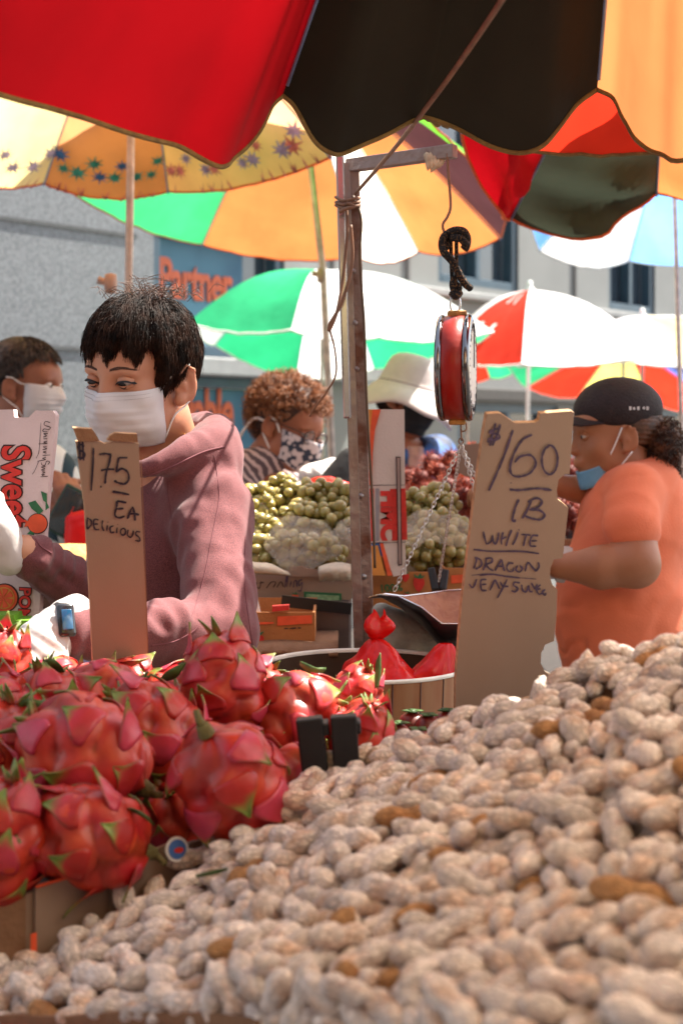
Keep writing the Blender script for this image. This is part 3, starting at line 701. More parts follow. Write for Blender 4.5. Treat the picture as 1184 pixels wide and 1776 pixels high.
def legs(root, hip, facing, col=trous, w=.09):
    f = Vector(facing).normalized(); s_ = Vector((-f.y, f.x, 0)); hip = Vector(hip)
    S = Sdf(.05)
    S.ell(hip, (.165, .13, .12), Matrix.Rotation(math.atan2(s_.y, s_.x), 3, 'Z'))
    sh = []
    for q in (-1, 1):
        a = hip+s_*q*w; kn = Vector((a.x, a.y, .48))+f*.02; an = Vector((a.x, a.y, .10)); S.cap(a, kn, .09, .062); S.cap(kn, an, .062, .045); sh.append(an)
    S.build('trousers', col, root, .014)
    for an in sh:
        S2 = Sdf(.02); S2.cap(Vector((an.x, an.y, .045))-f*.04, Vector((an.x, an.y, .036))+f*.14, .042, .036); S2.cap(an-Vector((0, 0, .04)), an, .045, .045); S2.build('shoe', shoem, root, .01, clip=((-99, -99, .0), (99, 99, 99)))
def folds(sc=70, amp=.0035, seed=1, zs=1.0):
    def f(V):
        A = V*np.array((1, 1, zs)); return amp*(vnoise(A, sc, seed)*.7+vnoise(A, sc*2.3, seed+5)*.35-np.abs(vnoise(A, sc*.6, seed+9))*.8)
    return f
def onto(o, p, d, off=.0015):
    """drop a point onto mesh object o along direction d"""
    M = o.matrix_basis.copy(); base = wloc(o); dg = d.normalized(); hit, loc, nr, _ = o.ray_cast(p-base, dg)
    return (loc+base+nr*off) if hit else None
# ======== main woman ========
wm = empty('person', (-.27, 2.2, 0), 'woman in mauve hooded top with short dark hair, white face mask and gloves', 'person')
H = Head(P(246, 650, 2.13), -31, 9, -4.0, .915)
S = Sdf(.02); H.prims(S, neck=(.0, -.045, -.155))
S.cap(H.w(0, -.04, -.12), (-.262, 2.17, 1.33), .052, .075, .03)
S.cap((-.19, 2.10, 1.395), (-.34, 2.24, 1.40), .045, .045, .04)
lid, lash = H.lids()
S2 = Sdf(.03); S2.ell((-.265, 2.19, 1.25), (.10, .085, .2)); S2.cap((-.200, 2.09, 1.37), (-.178, 1.93, 1.25), .028, .024); S2.cap((-.178, 1.93, 1.25), P(108, 1098, 1.75), .026, .022)
S2.cap((-.34, 2.24, 1.40), P(215, 1075, 2.16), .036, .032); S2.cap(P(215, 1075, 2.16), P(42, 955, 1.97), .032, .024)
v2, f2 = S2.mesh(.009)
S.build('body', skA, wm, .0024, clip=((-9, -9, 1.33), (9, 9, 9)), extra=lid+[(v2, f2)])
H.eyes(wm, (math.radians(-4), -.42))
mb = MB()
for q in (-1, 1):
    L_ = [l for l in lash if l[0] == q]; a = H.W([l[2] for l in L_]); b = H.W([l[3] for l in L_]); dn = H.W([np.array(l[2])+(0, .0006, .0012) for l in L_])
    n_ = len(a); mb.add(list(map(tuple, dn))+list(map(tuple, b)), [(i, i+1, n_+i+1, n_+i) for i in range(n_-1)])
    mb.tube([Vector(x) for x in a], .0009, 5)
mb.build('eyelashes', lashm, wm)
bodyA = [c_ for c_ in wm.children if c_.name.startswith('body')][0]; bpy.context.view_layer.update()
mb = MB(); g = random.Random(4)
for q in (-1, 1):
    for i in range(190):
        t = g.random(); w_ = .0048*(1-abs(t-.35)); x = q*(.012+.036*t); z = .0185+.0055*math.sin(t*2.2)-.003*t*t+g.uniform(-w_/2, w_/2); y = .0925-.018*t*t-.006*t
        p = onto(bodyA, H.w(x, .16, z), H.R @ Vector((0, -1, 0)), .0004); p2 = onto(bodyA, H.w(x+q*.0045, .16, z+.0016-.003*t), H.R @ Vector((0, -1, 0)), .0008)
        if p and p2: mb.tube([p, p2], [.00036, .00015], 3, cap=False)
mb.build('eyebrow', browm, wm)
def zm_main(p):
    x, y, z = p.T; o = np.full(len(p), -.085)
    front = y > .045; o = np.where(front, .036+.012*np.sin(x*160)+.006*np.sin(x*410+1), o)
    side = (y > .008) & (y <= .045); o = np.where(side, np.where(x > 0, -.014-.03*(y < .03), -.012-.04*(y < .05)), o)
    ear = (y > -.040) & (y <= .020); o = np.where(ear, np.where(x > 0, .027, -.02), o)
    return o
S = Sdf(.02); H.e(S, (0, -.008, .036), (.0735, .0885, .0845), k=.02); H.e(S, (0, -.046, .0), (.060, .044, .072), k=.03)
H.e(S, (0, .105, -.01), (.075, .06, .062), k=.02, mode='s'); 
for q in (-1, 1): H.e(S, (q*.088, .0, -.035), (.03, .040, .052), k=.012, mode='s')
S.build('hair_base', hairdk, wm, .0032)
hair_strands('hair', H, wm, hairdk, 11000, zm_main, hvol=.009, step=.0078, steps=17, r=.00058, seed=3, rootz=-.045)
hair_strands('hair', H, wm, hairdk, 3200, zm_main, hvol=.019, step=.0072, steps=12, r=.0005, seed=9, rootz=.055, curl=.16)
# stray tuft at the crown, backlight painted in as a lighter brown
mb = MB(); g = random.Random(11); hl = mat('hair_lit', (.10, .045, .025), .5, transl=.3)
for i in range(130):
    a = g.uniform(0, 6.28); p = H.w(g.gauss(-.005, .030), g.gauss(-.03, .03), .118+g.uniform(0, .012)); q = Vector((math.cos(a), math.sin(a), g.uniform(.25, 1.0))).normalized(); ln = g.uniform(.02, .045)
    mb.tube(catmull([p, p+q*ln*.5+Vector((0, 0, .004)), p+q*ln+Vector((g.uniform(-.008, .008), 0, -.016*g.random()))], 4), [.0007]+[.0005]*7+[.0002], 3, cap=False)
for i in range(10):
    p = H.w(.005+g.gauss(0, .01), -.02, .13); mb.tube(catmull([p, p+Vector((-.006, 0, .018)), p+Vector((g.uniform(-.02, .03), 0, .022+g.uniform(0, .008))), p+Vector((g.uniform(0, .06), 0, g.uniform(.0, .02)))], 4), .00032, 3, cap=False)
mb.build('hair', hl, wm)
surg_mask(H, wm, maskw, loopw)
# necklace
mb = MB(); mb.tube(catmull([P(322, 742, 2.17), P(318, 760, 2.11), P(298, 780, 2.06), P(270, 794, 2.04), P(250, 800, 2.045)], 5), .0011, 5); mb.build('necklace', mat('gold', (.7, .4, .12), .3, metal=1), wm)
hood = mat('mauve_jersey', (.112, .027, .034), .92, .25, 900, .35, 700, sheen=.15, col2=(.195, .055, .058), bdist=.002, detail=2)
S = Sdf(.03)
tc_ = Vector((-.262, 2.17, 0))
RT = Matrix.Rotation(math.radians(-38), 3, 'Z')
S.ell((-.263, 2.17, 1.28), (.138, .110, .165), RT); S.ell((-.276, 2.15, 1.14), (.137, .114, .19), RT); S.ell((-.282, 2.15, .98), (.142, .122, .15), RT)
S.cap((-.205, 2.10, 1.400), (-.335, 2.235, 1.395), .050, .048, .04)
S.ell((-.190, 2.07, 1.388), (.058, .062, .062), k=.03)
shL = Vector((-.184, 2.065, 1.390)); elL = Vector((-.166, 1.915, 1.235)); wrL = P(128, 1098, 1.755)
S.cap(shL, elL, .056, .050, .02); S.cap(elL, wrL, .050, .034, .018)
shR = Vector((-.345, 2.24, 1.40)); elR = P(215, 1075, 2.16); wrR = P(58, 965, 1.985)
S.cap(shR, elR, .058, .050, .02); S.cap(elR, wrR, .050, .033, .02)
# hood rolled round the neck
hc = [P(398, 765, 2.20), P(372, 738, 2.24), P(330, 745, 2.26), P(300, 765, 2.30)]
S.chain([Vector(p) for p in catmull([P(235, 815, 2.02), P(275, 806, 2.02), P(322, 782, 2.05), P(372, 762, 2.12), P(372, 750, 2.22), P(335, 750, 2.30), P(290, 770, 2.34)], 3)], [.012, .013, .015, .016, .017, .018, .019, .020, .022, .024, .026, .027, .028, .028, .028, .028, .028, .028, .028][:19], .010)
S.ell(P(368, 782, 2.17), (.050, .050, .036), k=.02); S.cap(P(372, 790, 2.12), P(300, 800, 2.16), .038, .040, .03); S.cap(P(300, 815, 2.06), P(385, 800, 2.10), .022, .030, .03)
S.ell(H.w(0, -.04, -.115), (.062, .062, .075), H.R, .012, 's')
S.cap(H.w(0, -.02, -.10), P(262, 785, 2.06), .055, .038, .012, 's')
CR = [(P(325, 880, 1.99), P(310, 1010, 1.90), .010, .006), (P(300, 1000, 1.86), P(365, 1062, 1.80), .009, .008), (P(290, 1030, 1.84), P(350, 1085, 1.79), .008, .007), (P(345, 1000, 1.86), P(392, 1080, 1.80), .009, .006),
      (P(300, 850, 1.98), P(296, 970, 2.02), .010, .006), (P(405, 900, 1.98), P(395, 1030, 1.86), .012, .005), (P(268, 1068, 1.80), P(330, 1105, 1.79), .007, .005), (P(335, 830, 2.00), P(385, 800, 2.05), .010, .006), (P(415, 1000, 1.95), P(425, 1100, 1.95), .01, .006),
      (P(300, 900, 2.0), P(345, 870, 1.98), .009, .005), (P(275, 930, 2.02), P(330, 905, 1.97), .009, .004), (P(350, 960, 1.90), P(400, 985, 1.88), .010, .004), (P(330, 1040, 1.82), P(385, 1030, 1.82), .008, .005), (P(60, 990, 1.96), P(110, 1040, 2.0), .008, .006), (P(95, 985, 1.96), P(140, 1035, 2.05), .009, .006)]
def hoodfold(V):
    cr = np.zeros(len(V))
    for A, B, fr, am in ((np.array(elL), np.array(wrL), 55, .0030), (np.array(elR), np.array(wrR), 60, .0035)):
        d = B-A; L_ = np.linalg.norm(d); t = ((V-A)@d)/L_**2; dist = np.linalg.norm(V-(A+np.outer(np.clip(t, 0, 1), d)), axis=1)
        cr += am*np.clip(vnoise(V, 22, 14)*1.6, 0, 1)*np.sin((t*L_)*fr*4.2+9*vnoise(V, 17, 4))*np.exp(-(dist/.06)**4)*(t > -.15)*(t < 1.1)
    for A, B, w_, am in CR:
        A = np.array(A); d = np.array(B)-A; L2 = d@d; W = V+.006*np.stack([vnoise(V, 40, 31), vnoise(V, 40, 32), vnoise(V, 40, 33)], 1)
        t = np.clip(((W-A)@d)/L2, 0, 1); ds = np.linalg.norm(W-(A+t[:, None]*d), axis=1)
        cr += -am*np.exp(-(ds/w_)**2)*np.sin(math.pi*np.clip(t*.9+.05, 0, 1))+am*.55*np.exp(-((ds-2.1*w_)/w_)**2)
    return cr*1.0+.0035*vnoise(V*np.array((1.5, 1.5, .6)), 95, 41)*.5+.0045*vnoise(V*np.array((1, 1, .55)), 55, 2)-.003*np.abs(vnoise(V, 38, 8))
S.build('hooded_top', hood, wm, .0042, clip=((-9, -9, .86), (9, 9, 9)), disp=hoodfold)
mb = MB(); dark = mat('seam_dark', (.16, .05, .06), .9)
top = [c_ for c_ in wm.children if c_.name.startswith('hooded_top')][0]
bpy.context.view_layer.update()
def seam(pxs, r=.0012, Y0=1.5, mat_=dark, name='seam'):
    pts = []
    for q in catmull([Vector((x, y, 0)) for x, y in pxs], 8):
        o_ = Vector((0, 0, 1.5)); d = P(q.x, q.y, 1.0)-o_
        h = onto(top, o_, d, .0004)
        if h: pts.append(h)
    if len(pts) > 2: m = MB(); m.tube(pts, r, 5); m.build(name, mat_, wm)
seam([(372, 790), (380, 860), (368, 930), (352, 1010), (330, 1075), (310, 1110)], .0005)
seam([(250, 828), (300, 808), (350, 785), (388, 775)], .0012)
seam([(290, 835), (292, 860), (298, 900)], .0005)
seam([(262, 1120), (300, 1113), (335, 1095), (350, 1078)], .0007)
seam([(425, 930), (424, 1000), (428, 1050), (438, 1120)], .0006)
seam([(62, 935), (72, 948), (90, 960)], .0012)
# undershirt at the front edge, lavender
S = Sdf(.02); S.ell((-.335, 2.10, 1.24), (.048, .05, .16)); S.ell((-.335, 2.11, 1.05), (.05, .06, .18)); S.build('undershirt', mat('lavender_cotton', (.38, .30, .56), .9, .1, 200), wm, .008, disp=folds(60, .002))
# gloves
S = Sdf(.008); Wl = P(92, 1100, 1.745); dl = (P(20, 1158, 1.70)-Wl).normalized()
hand(S, Wl, dl, Vector((.1, .35, -.9)), Vector((.2, -.5, -.1)), curl=.45, infl=.0022, sc=.95)
S.cap(Wl-dl*.035, Wl+dl*.01, .029, .029, .01)
S.build('glove', glove, wm, .003, disp=lambda V: .0009*np.sin(((V-np.array(Wl))@np.array(dl))*330+7*vnoise(V, 45, 1))+.0012*vnoise(V, 160, 2))
S = Sdf(.008); Wr = P(6, 942, 1.955); dr = (P(-22, 868, 1.93)-Wr).normalized()
hand(S, Wr, dr, Vector((-.7, .5, -.2)), Vector((-.4, -.8, .3)), curl=.5, infl=.0, sc=.74, thumb=.3)
S.cap(Wr-dr*.022, Wr+dr*.02, .027, .026, .012)
S.build('glove', glove, wm, .003, disp=lambda V: .0022*vnoise(V, 90, 5)-.0018*np.abs(vnoise(V, 150, 2)))
# wrist watch
mb = MB(); ww = P(107, 1092, 1.752); wd = (P(90, 1100, 1.745)-P(128, 1098, 1.755)).normalized()
up = Vector((.05, -.75, .35)); up = (up-wd*up.dot(wd)).normalized(); sd_ = wd.cross(up)
wt = MB(); wt.lathe([(.032, -.009), (.034, -.006), (.034, .006), (.032, .009)], ww, wd, 24); band = wt.build('watch', mat('watch_band', (.012, .012, .015), .4), wm)
m = MB(); m.box(ww+up*.035, (.021, .042, .008), Matrix((wd, sd_, up)).transposed()); m.build('case', mat('watch_case', (.01, .01, .012), .2, coat=.6), band, bevel=.004)
m = MB(); m.box(ww+up*.0405-sd_*.001, (.013, .026, .002), Matrix((wd, sd_, up)).transposed()); m.build('screen', mat('watch_screen', (.01, .085, .19), .12, .3, 40, coat=1), band, bevel=.002)
legs(wm, (-.275, 2.17, .92), (-.6, -.8, 0))
# ======== woman in orange t-shirt, right ========
wr = empty('person', (.60, 3.0, 0), 'woman in orange t-shirt and black cap with curly ponytail, mask under her chin', 'person')
H = Head(P(1064, 752, 3.0), -82, 4, 0, .90)
S = Sdf(.02); H.prims(S, neck=(.0, -.05, -.15)); S.cap(H.w(0, -.05, -.13), (.62, 3.0, 1.36), .050, .06, .03)
S.cap((.56, 3.08, 1.35), (.60, 2.93, 1.35), .035, .035, .03)
eb = P(1102, 978, 2.79); sh = P(1094, 850, 2.87); wr_ = P(972, 982, 2.82)
S.cap(sh.lerp(eb, .35), eb, .043, .046, .02); S.cap(eb, P(1040, 984, 2.80), .045, .041, .015); S.cap(P(1040, 984, 2.80), wr_, .041, .026, .015)
hand(S, P(958, 980, 2.85), Vector((-1, .1, .1)), Vector((.1, .2, 1)), Vector((0, -1, .4)), curl=.8)
sh2 = P(1075, 865, 3.18); eb2 = P(1045, 862, 3.06); w2 = P(958, 838, 3.0)
S.cap(sh2.lerp(eb2, .4), eb2, .030, .030, .02); S.cap(eb2, w2, .031, .025, .02); hand(S, P(935, 830, 3.0), Vector((-1, -.1, .1)), Vector((0, .3, -1)), Vector((0, -1, 0)), curl=.6)
S.ell((.61, 3.0, 1.2), (.09, .1, .16))
S.build('body', skB, wr, .0045, extra=H.lids()[0]); H.eyes(wr, (0, -.1))
osh = mat('orange_cotton', (.95, .25, .12), .9, .03, 8, .15, 240, transl=.1, sheen=.1)
S = Sdf(.04); S.ell(P(1092, 925, 3.0), (.115, .14, .155)); S.ell(P(1078, 1050, 3.0), (.142, .165, .18)); S.ell(P(1092, 1150, 3.0), (.140, .155, .17)); S.ell(P(1085, 1270, 3.0), (.135, .155, .14))
S.ell(P(1125, 900, 3.02), (.08, .12, .15))
S.cap(P(1086, 852, 3.14), P(1098, 852, 2.90), .046, .050, .04)
S.cap(P(1098, 856, 2.88), P(1094, 915, 2.82), .053, .060, .03)
S.cap(H.w(0, -.035, -.10), P(1060, 800, 3.02), .058, .056, .012, 's')
def tfold(V): return -.006*np.exp(-((vnoise(V*np.array((1, 1, 1.8)), 22, 51))/.12)**2)*np.clip((1.25-V[:, 2])*6, .25, 1)+.0055*vnoise(V*np.array((1, 1, 1.4)), 26, 3)-.005*np.abs(vnoise(V*np.array((.5, 1, 1.3)), 34, 12))
S.build('t_shirt', osh, wr, .006, clip=((-9, -9, .98), (9, 9, 9)), disp=tfold)
capm = mat('cap_fabric', (.022, .012, .013), .75, .2, 60, .3, 200)
S = Sdf(.015); H.e(S, (0, -.014, .056), (.084, .106, .076), k=.02); H.e(S, (0, -.01, -.045), (.12, .15, .075), k=.006, mode='s')
cp = S.build('cap', capm, wr, .004, disp=lambda V: .0015*vnoise(V, 45, 6))
m = MB(); V = []; f = []
for i in range(13):
    t = math.radians(-58+116*i/12)
    for j in range(6):
        s_ = j/5; V.append(H.w(.078*math.sin(t)*(1+.05*s_), .082*math.cos(t)+s_*.085*math.cos(t)**.6, .040-.002*s_-.022*abs(math.sin(t))**2+.004*math.cos(t)))
for i in range(12):
    for j in range(5): a = i*6+j; f.append((a, a+1, a+7, a+6))
m.add(V, f); m.build('visor', capm, cp, solid=.004)
m = MB()
# small light mark on the side of the cap
q0 = P(1094, 708, 2.9)
bpy.context.view_layer.update()
for i, (a, b) in enumerate(((0, 0), (6, 1), (13, 0), (22, -1), (28, 0))):
    d = P(1092+a*1.05, 708+b*.5, 1)-Vector((0, 0, 1.5)); h = onto(cp, Vector((0, 0, 1.5)), d, .001)
    if h: m.box(h, (.0045, .002, .0075 if i % 2 == 0 else .005))
if m.v: m.build('cap_mark', mat('thread_white', (.7, .7, .7), .6), cp, smooth=False)
def zm_pt(p):
    x, y, z = p.T; return np.where(y > .0, .0, np.where(y > -.03, .012, -.04))
S = Sdf(.02); H.e(S, (0, -.04, .012), (.078, .078, .062), k=.02); H.e(S, (0, -.085, .01), (.04, .03, .03), k=.02)
for q in (-1, 1): H.e(S, (q*.088, .004, -.03), (.03, .036, .045), k=.012, mode='s')
H.e(S, (0, .10, .0), (.085, .075, .10), k=.02, mode='s')
S.build('hair', hairpt, wr, .004, disp=lambda V: .002*np.sin(V[:, 2]*700+6*vnoise(V, 30, 3)))
g = random.Random(5); pts = []
for i in range(520):
    u = Vector((g.gauss(0, 1), g.gauss(0, 1), g.gauss(0, 1))).normalized(); c_ = P(1150, 768, 2.98); p = c_+Vector((u.x*.024, u.y*.026, u.z*.034)); pts.append((p, u))
for i in range(60):
    pts.append((P(1165+g.uniform(-12, 12), 800+g.uniform(-8, 14), 2.98), Vector((.3, 0, -1))))
curls('ponytail', pts, wr, hairpt, .006, 1.4, .026, .0015, 2)
S = Sdf(.02); S.ell(P(1150, 768, 2.98), (.032, .032, .043)); S.cap(P(1118, 752, 3.0), P(1150, 765, 2.98), .026, .03); S.build('ponytail_core', hairpt, wr, .004)
g = random.Random(6)
strs = [(H.w(g.uniform(-.075, .078)*0+.079, g.uniform(-.06, .05), g.uniform(-.0, .03)), ) for _ in range(3)]
m = MB()
for i in range(260):   # brushed-back lengths over the ear
    y0 = g.uniform(-.02, .055); z0 = g.uniform(-.005, .032); x0 = .0755-.2*max(0, y0-.03); pts = [H.w(x0, y0, z0), H.w(.0815, y0*.3-.03, z0*.8+.006), H.w(.077, -.068, z0*.6+.004), H.w(.045, -.108, z0*.4+.002), H.w(.01, -.125, g.uniform(-.015, .02))]
    m.tube(catmull(pts, 3), [.0011]*12+[.0006], 3, cap=False)
m.build('hair', hairpt, wr)
# chin mask
m = MB(); V = []; nu = 16
for j in range(7):
    for i in range(nu+1):
        u = -1+2*i/nu; th = u*1.35; V.append(H.w(.052*math.sin(th), .030+.066*math.cos(th)-.008*j/6, -.084-.045*j/6+.012*math.sin(j*1.4)*.3+.018*u*u))
m.add(V, [(j*(nu+1)+i, j*(nu+1)+i+1, (j+1)*(nu+1)+i+1, (j+1)*(nu+1)+i) for j in range(6) for i in range(nu)])
mk = m.build('face_mask', maskb, wr, solid=.002)
m = MB()
for q in (-1, 1):
    m = MB(); m.tube(catmull([H.w(q*.051, .046, -.074), H.w(q*.070, .026, -.03), H.w(q*.082, .008, .014)], 4), .0018, 5); m.tube(catmull([H.w(q*.050, .040, -.115), H.w(q*.072, .014, -.075), H.w(q*.085, -.012, -.042)], 4), .0018, 5); m.build('ear_loop', loopw, mk)
m = MB(); m.tube(catmull([H.w(.06, -.07, -.115), H.w(.066, -.02, -.135), H.w(.05, .03, -.155), H.w(0, .05, -.165)], 5), .0014, 5); m.build('necklace', mat('silver_chain', (.6, .58, .55), .3, metal=1), wr)
m = MB()
for i in range(3): m.lathe([(.036, -.008), (.0375, 0), (.036, .008)], P(976+i*1.0, 979, 2.838), Vector((1, -.1, -.25)), 20)
m.build('glove_cuff', glove, wr)
S = Sdf(.008); hand(S, P(962, 980, 2.85), Vector((-1, .1, .1)), Vector((.1, .2, 1)), Vector((0, -1, .4)), curl=.8, infl=.003); S.build('glove', glove, wr, .005)
legs(wr, (.61, 3.0, 1.0), (-1, .1, 0), mat('grey_trousers', (.16, .14, .15), .9, .1, 20, .2, 80), .08)
# ======== curly woman with glasses ========
wc = empty('person', (-.22, 4.05, 0), 'woman with curly auburn hair, glasses and dotted mask bending over the green grapes', 'person')
H = Head(P(502, 738, 4.0), 54, 20, -6, .98)
S = Sdf(.02); H.prims(S, neck=(0, -.05, -.15)); S.cap(H.w(0, -.05, -.14), (-.225, 4.10, 1.34), .045, .055, .03); S.cap((-.29, 4.0, 1.34), (-.12, 4.15, 1.32), .035, .035, .03)
S.ell((-.22, 4.10, 1.16), (.08, .07, .15)); S.cap((-.31, 3.97, 1.35), (-.20, 3.85, 1.22), .03, .03); S.cap((-.20, 3.85, 1.22), (-.08, 3.80, 1.24), .03, .026)
S.cap((-.11, 4.15, 1.34), (-.03, 4.02, 1.22), .04, .035); S.cap((-.03, 4.02, 1.22), (.0, 3.85, 1.26), .035, .026)
hand(S, (-.07, 3.80, 1.24), Vector((1, -.1, 0)), Vector((0, 0, -1)), Vector((0, 1, 0)), .5); hand(S, (.0, 3.84, 1.26), Vector((.2, -1, 0)), Vector((0, 0, -1)), Vector((-1, 0, 0)), .5)
S.build('body', skC, wc, .005, extra=H.lids()[0]); H.eyes(wc, (0, -.3))
strp = mat('striped_blouse', (.52, .40, .38), .85, 0, 10, .2, 120, col2=(.10, .07, .08), wave=('DIAGONAL', 17, 3.5), ramp=(.30, .48))
S = Sdf(.04); S.ell((-.225, 4.08, 1.24), (.15, .11, .17)); S.ell((-.23, 4.08, 1.05), (.15, .12, .18)); S.cap((-.30, 3.98, 1.36), (-.11, 4.15, 1.35), .062, .058, .04); S.cap(P(405, 815, 3.97), P(470, 800, 3.99), .05, .055, .04)
S.cap((-.31, 3.97, 1.37), (-.20, 3.85, 1.22), .056, .046); S.cap((-.20, 3.85, 1.22), (-.09, 3.80, 1.24), .046, .034); S.cap((-.11, 4.15, 1.34), (-.03, 4.02, 1.22), .056, .046); S.cap((-.03, 4.02, 1.22), (.0, 3.88, 1.255), .046, .034)
S.cap(H.w(0, -.03, -.11), (-.20, 4.02, 1.40), .055, .06, .015, 's')
S.build('blouse', strp, wc, .009, clip=((-9, -9, .88), (9, 9, 9)), disp=folds(35, .004))
g = random.Random(8); pts = []
for i in range(2600):
    u = Vector((g.gauss(0, 1), g.gauss(0, 1), g.gauss(0, 1))).normalized(); l = Vector((u.x*.092, u.y*.108-.022, u.z*.092+.034))*g.uniform(.93, 1.04)
    if (l.y > .035 and l.z < .066) or (l.z < -.015 and l.y > -.055) or (abs(l.x) > .05 and -.05 < l.y < .045 and l.z < .018): continue
    pts.append((H.w(l.x, l.y, l.z), (H.R @ u)))
curls('curly_hair', pts, wc, hairbr, .008, 1.5, .034, .0014, 5)
S = Sdf(.02); H.e(S, (0, -.024, .046), (.086, .098, .085), k=.02); H.e(S, (0, .105, -.01), (.09, .06, .066), k=.02, mode='s')
H.e(S, (0, -.07, -.02), (.07, .045, .06))
for q in (-1, 1): H.e(S, (q*.09, .01, -.035), (.03, .04, .05), k=.012, mode='s')
S.build('hair_base', mat('hair_auburn_dark', (.045, .014, .007), .6, .4, 60), wc, .005)
dots = mat('dotted_mask_cloth', (.03, .04, .07), .8, 0, 10, col2=(.62, .55, .55), vor=62, ramp=(.62, .5), transl=0)
m = MB(); V = []; nu, nv = 24, 14
for j in range(nv+1):
    v = j/nv
    for i in range(nu+1):
        u = -1+2*i/nu; th = u*math.radians(88); wv = .068-.018*v; z0 = -.012-.10*v; zz = z0+(.018*abs(u)**1.5*(1 if v > .5 else 1)*(v))+(.006*abs(u))
        y = .022+(.096-.022*max(0, v-.6)/.4+.012*math.exp(-(u/.3)**2)*math.sin(math.pi*min(1, v+.15)))*max(0, math.cos(th))**.75
        V.append((wv*math.sin(th), y, zz))
V = [H.w(*v) for v in fit(H, wc, V, nu, nv)]
m.add(V, [(j*(nu+1)+i, j*(nu+1)+i+1, (j+1)*(nu+1)+i+1, (j+1)*(nu+1)+i) for j in range(nv) for i in range(nu)])
mk = m.build('face_mask', dots, wc, solid=.002)
for q in (-1, 1): m = MB(); m.tube(catmull([H.w(q*.066, .024, -.02), H.w(q*.078, .008, .006), H.w(q*.085, -.014, .016)], 4), .003, 5); m.tube(catmull([H.w(q*.058, .018, -.085), H.w(q*.075, -.0, -.06), H.w(q*.085, -.02, -.035)], 4), .003, 5); m.build('ear_loop', loopw, mk)
m = MB()
m.tube(catmull([H.w(-.080, -.01, -.01), H.w(-.084, -.04, -.03), H.w(-.086, -.075, -.075)], 4), .003, 5); m.build('neck_strap', loopw, mk); m = MB()
m.tube(catmull([H.w(.085, -.022, -.004), H.w(.090, -.06, -.01), H.w(.080, -.09, -.06), H.w(.07, -.10, -.11)], 4), .0042, 6)
m.build('neck_strap', loopw, mk)
m = MB(); glm = mat('spectacle_frame', (.05, .02, .012), .3, metal=.2)
for q in (-1, 1):
    c_ = (q*.032, .105, -.004); m.tube([H.w(c_[0]+.023*math.cos(a), c_[1]-.004*abs(math.cos(a)), c_[2]+.019*math.sin(a)) for a in [i*math.pi/10 for i in range(21)]], .0024, 5, cap=False)
    m.tube([H.w(q*.055, .102, .004), H.w(q*.078, .03, .006), H.w(q*.086, -.01, .004)], .0018, 5)
m.tube([H.w(-.009, .108, .002), H.w(.009, .108, .002)], .0018, 5)
gl = m.build('glasses', glm, wc)
m = MB()
for q in (-1, 1): m.add([H.w(q*.032+.022*math.cos(a), .1045-.003*abs(math.cos(a)), -.004+.018*math.sin(a)) for a in [i*math.pi/8 for i in range(16)]], [tuple(range(16))])
m.build('lens', mat('lens_glass', (.8, .8, .8), .05, alpha=.15, spec=.8), gl)
legs(wc, (-.225, 4.1, .92), (1, -.3, 0))
# ======== woman in white hat ========
wh = empty('person', (.26, 4.9, 0), 'woman in white bucket hat, black mask and blue jacket behind the rambutans', 'person')
H = Head(P(706, 694, 4.9), 58, 12, -8, 1.02)
S = Sdf(.02); H.prims(S, neck=(0, -.05, -.15)); S.cap(H.w(0, -.05, -.14), (.23, 4.95, 1.42), .05, .08, .03); S.cap((.14, 4.85, 1.44), (.34, 5.02, 1.44), .05, .05, .04); S.ell((.24, 4.94, 1.28), (.1, .08, .17))
S.cap((.34, 5.02, 1.44), (.42, 4.88, 1.28), .042, .036); S.cap((.42, 4.88, 1.28), (.44, 4.7, 1.30), .036, .026); S.cap((.14, 4.85, 1.44), (.18, 4.76, 1.26), .042, .036); S.cap((.18, 4.76, 1.26), (.24, 4.62, 1.30), .036, .026)
hand(S, (.44, 4.68, 1.30), Vector((.1, -1, 0)), Vector((0, 0, -1)), Vector((-1, 0, 0)), .5); hand(S, (.25, 4.6, 1.30), Vector((.3, -1, 0)), Vector((0, 0, -1)), Vector((1, 0, 0)), .5)
S.build('body', skC, wh, .006); H.eyes(wh, (0, -.1))
hatm = mat('hat_cotton', (.70, .62, .60), .9, .04, 30, .2, 120, transl=.25)
m = MB(); pr = [(.0, .150), (.030, .149), (.055, .142), (.070, .128), (.080, .10), (.088, .06), (.093, .042), (.112, .022), (.136, -.004), (.156, -.034), (.162, -.048)]
V = []; nn = 40
for r, z in pr:
    for a in range(nn):
        t = 2*math.pi*a/nn; k_ = 1+.03*math.sin(3*t+1)*(z < .03); dz = (.014*math.sin(2*t+.6)+.008*math.sin(5*t))*(z < .02); V.append(H.w(r*k_*math.cos(t)*.96, r*k_*math.sin(t)*1.12-.012, z+.005+dz+.0*t))
m.add(V, [(i*nn+a, i*nn+(a+1) % nn, (i+1)*nn+(a+1) % nn, (i+1)*nn+a) for i in range(len(pr)-1) for a in range(nn)]); hat = m.build('bucket_hat', hatm, wh, solid=.003)
m = MB(); m.tube([H.w(.0945*math.cos(t)*.96, .0945*math.sin(t)*1.12-.012, .05) for t in [i*math.pi/16 for i in range(33)]], .002, 5, cap=False); m.build('hat_band', mat('hat_seam', (.4, .33, .34), .9), hat)
surg_mask(H, wh, mat('mask_black', (.006, .007, .01), .8), mat('loop_black', (.01, .01, .01), .8), wid=.066, top=-.012)
hair_strands('hair', H, wh, hairdk, 1500, lambda p: np.where(p[:, 1] > .04, .02, -.10), r=.0011, step=.006, steps=12, seed=12, rad=(.074, .092, .07), cen=(0, -.012, .0), hvol=.006)
S = Sdf(.02); H.e(S, (0, -.03, .03), (.08, .09, .085)); S.build('hair_base', hairdk, wh, .008)
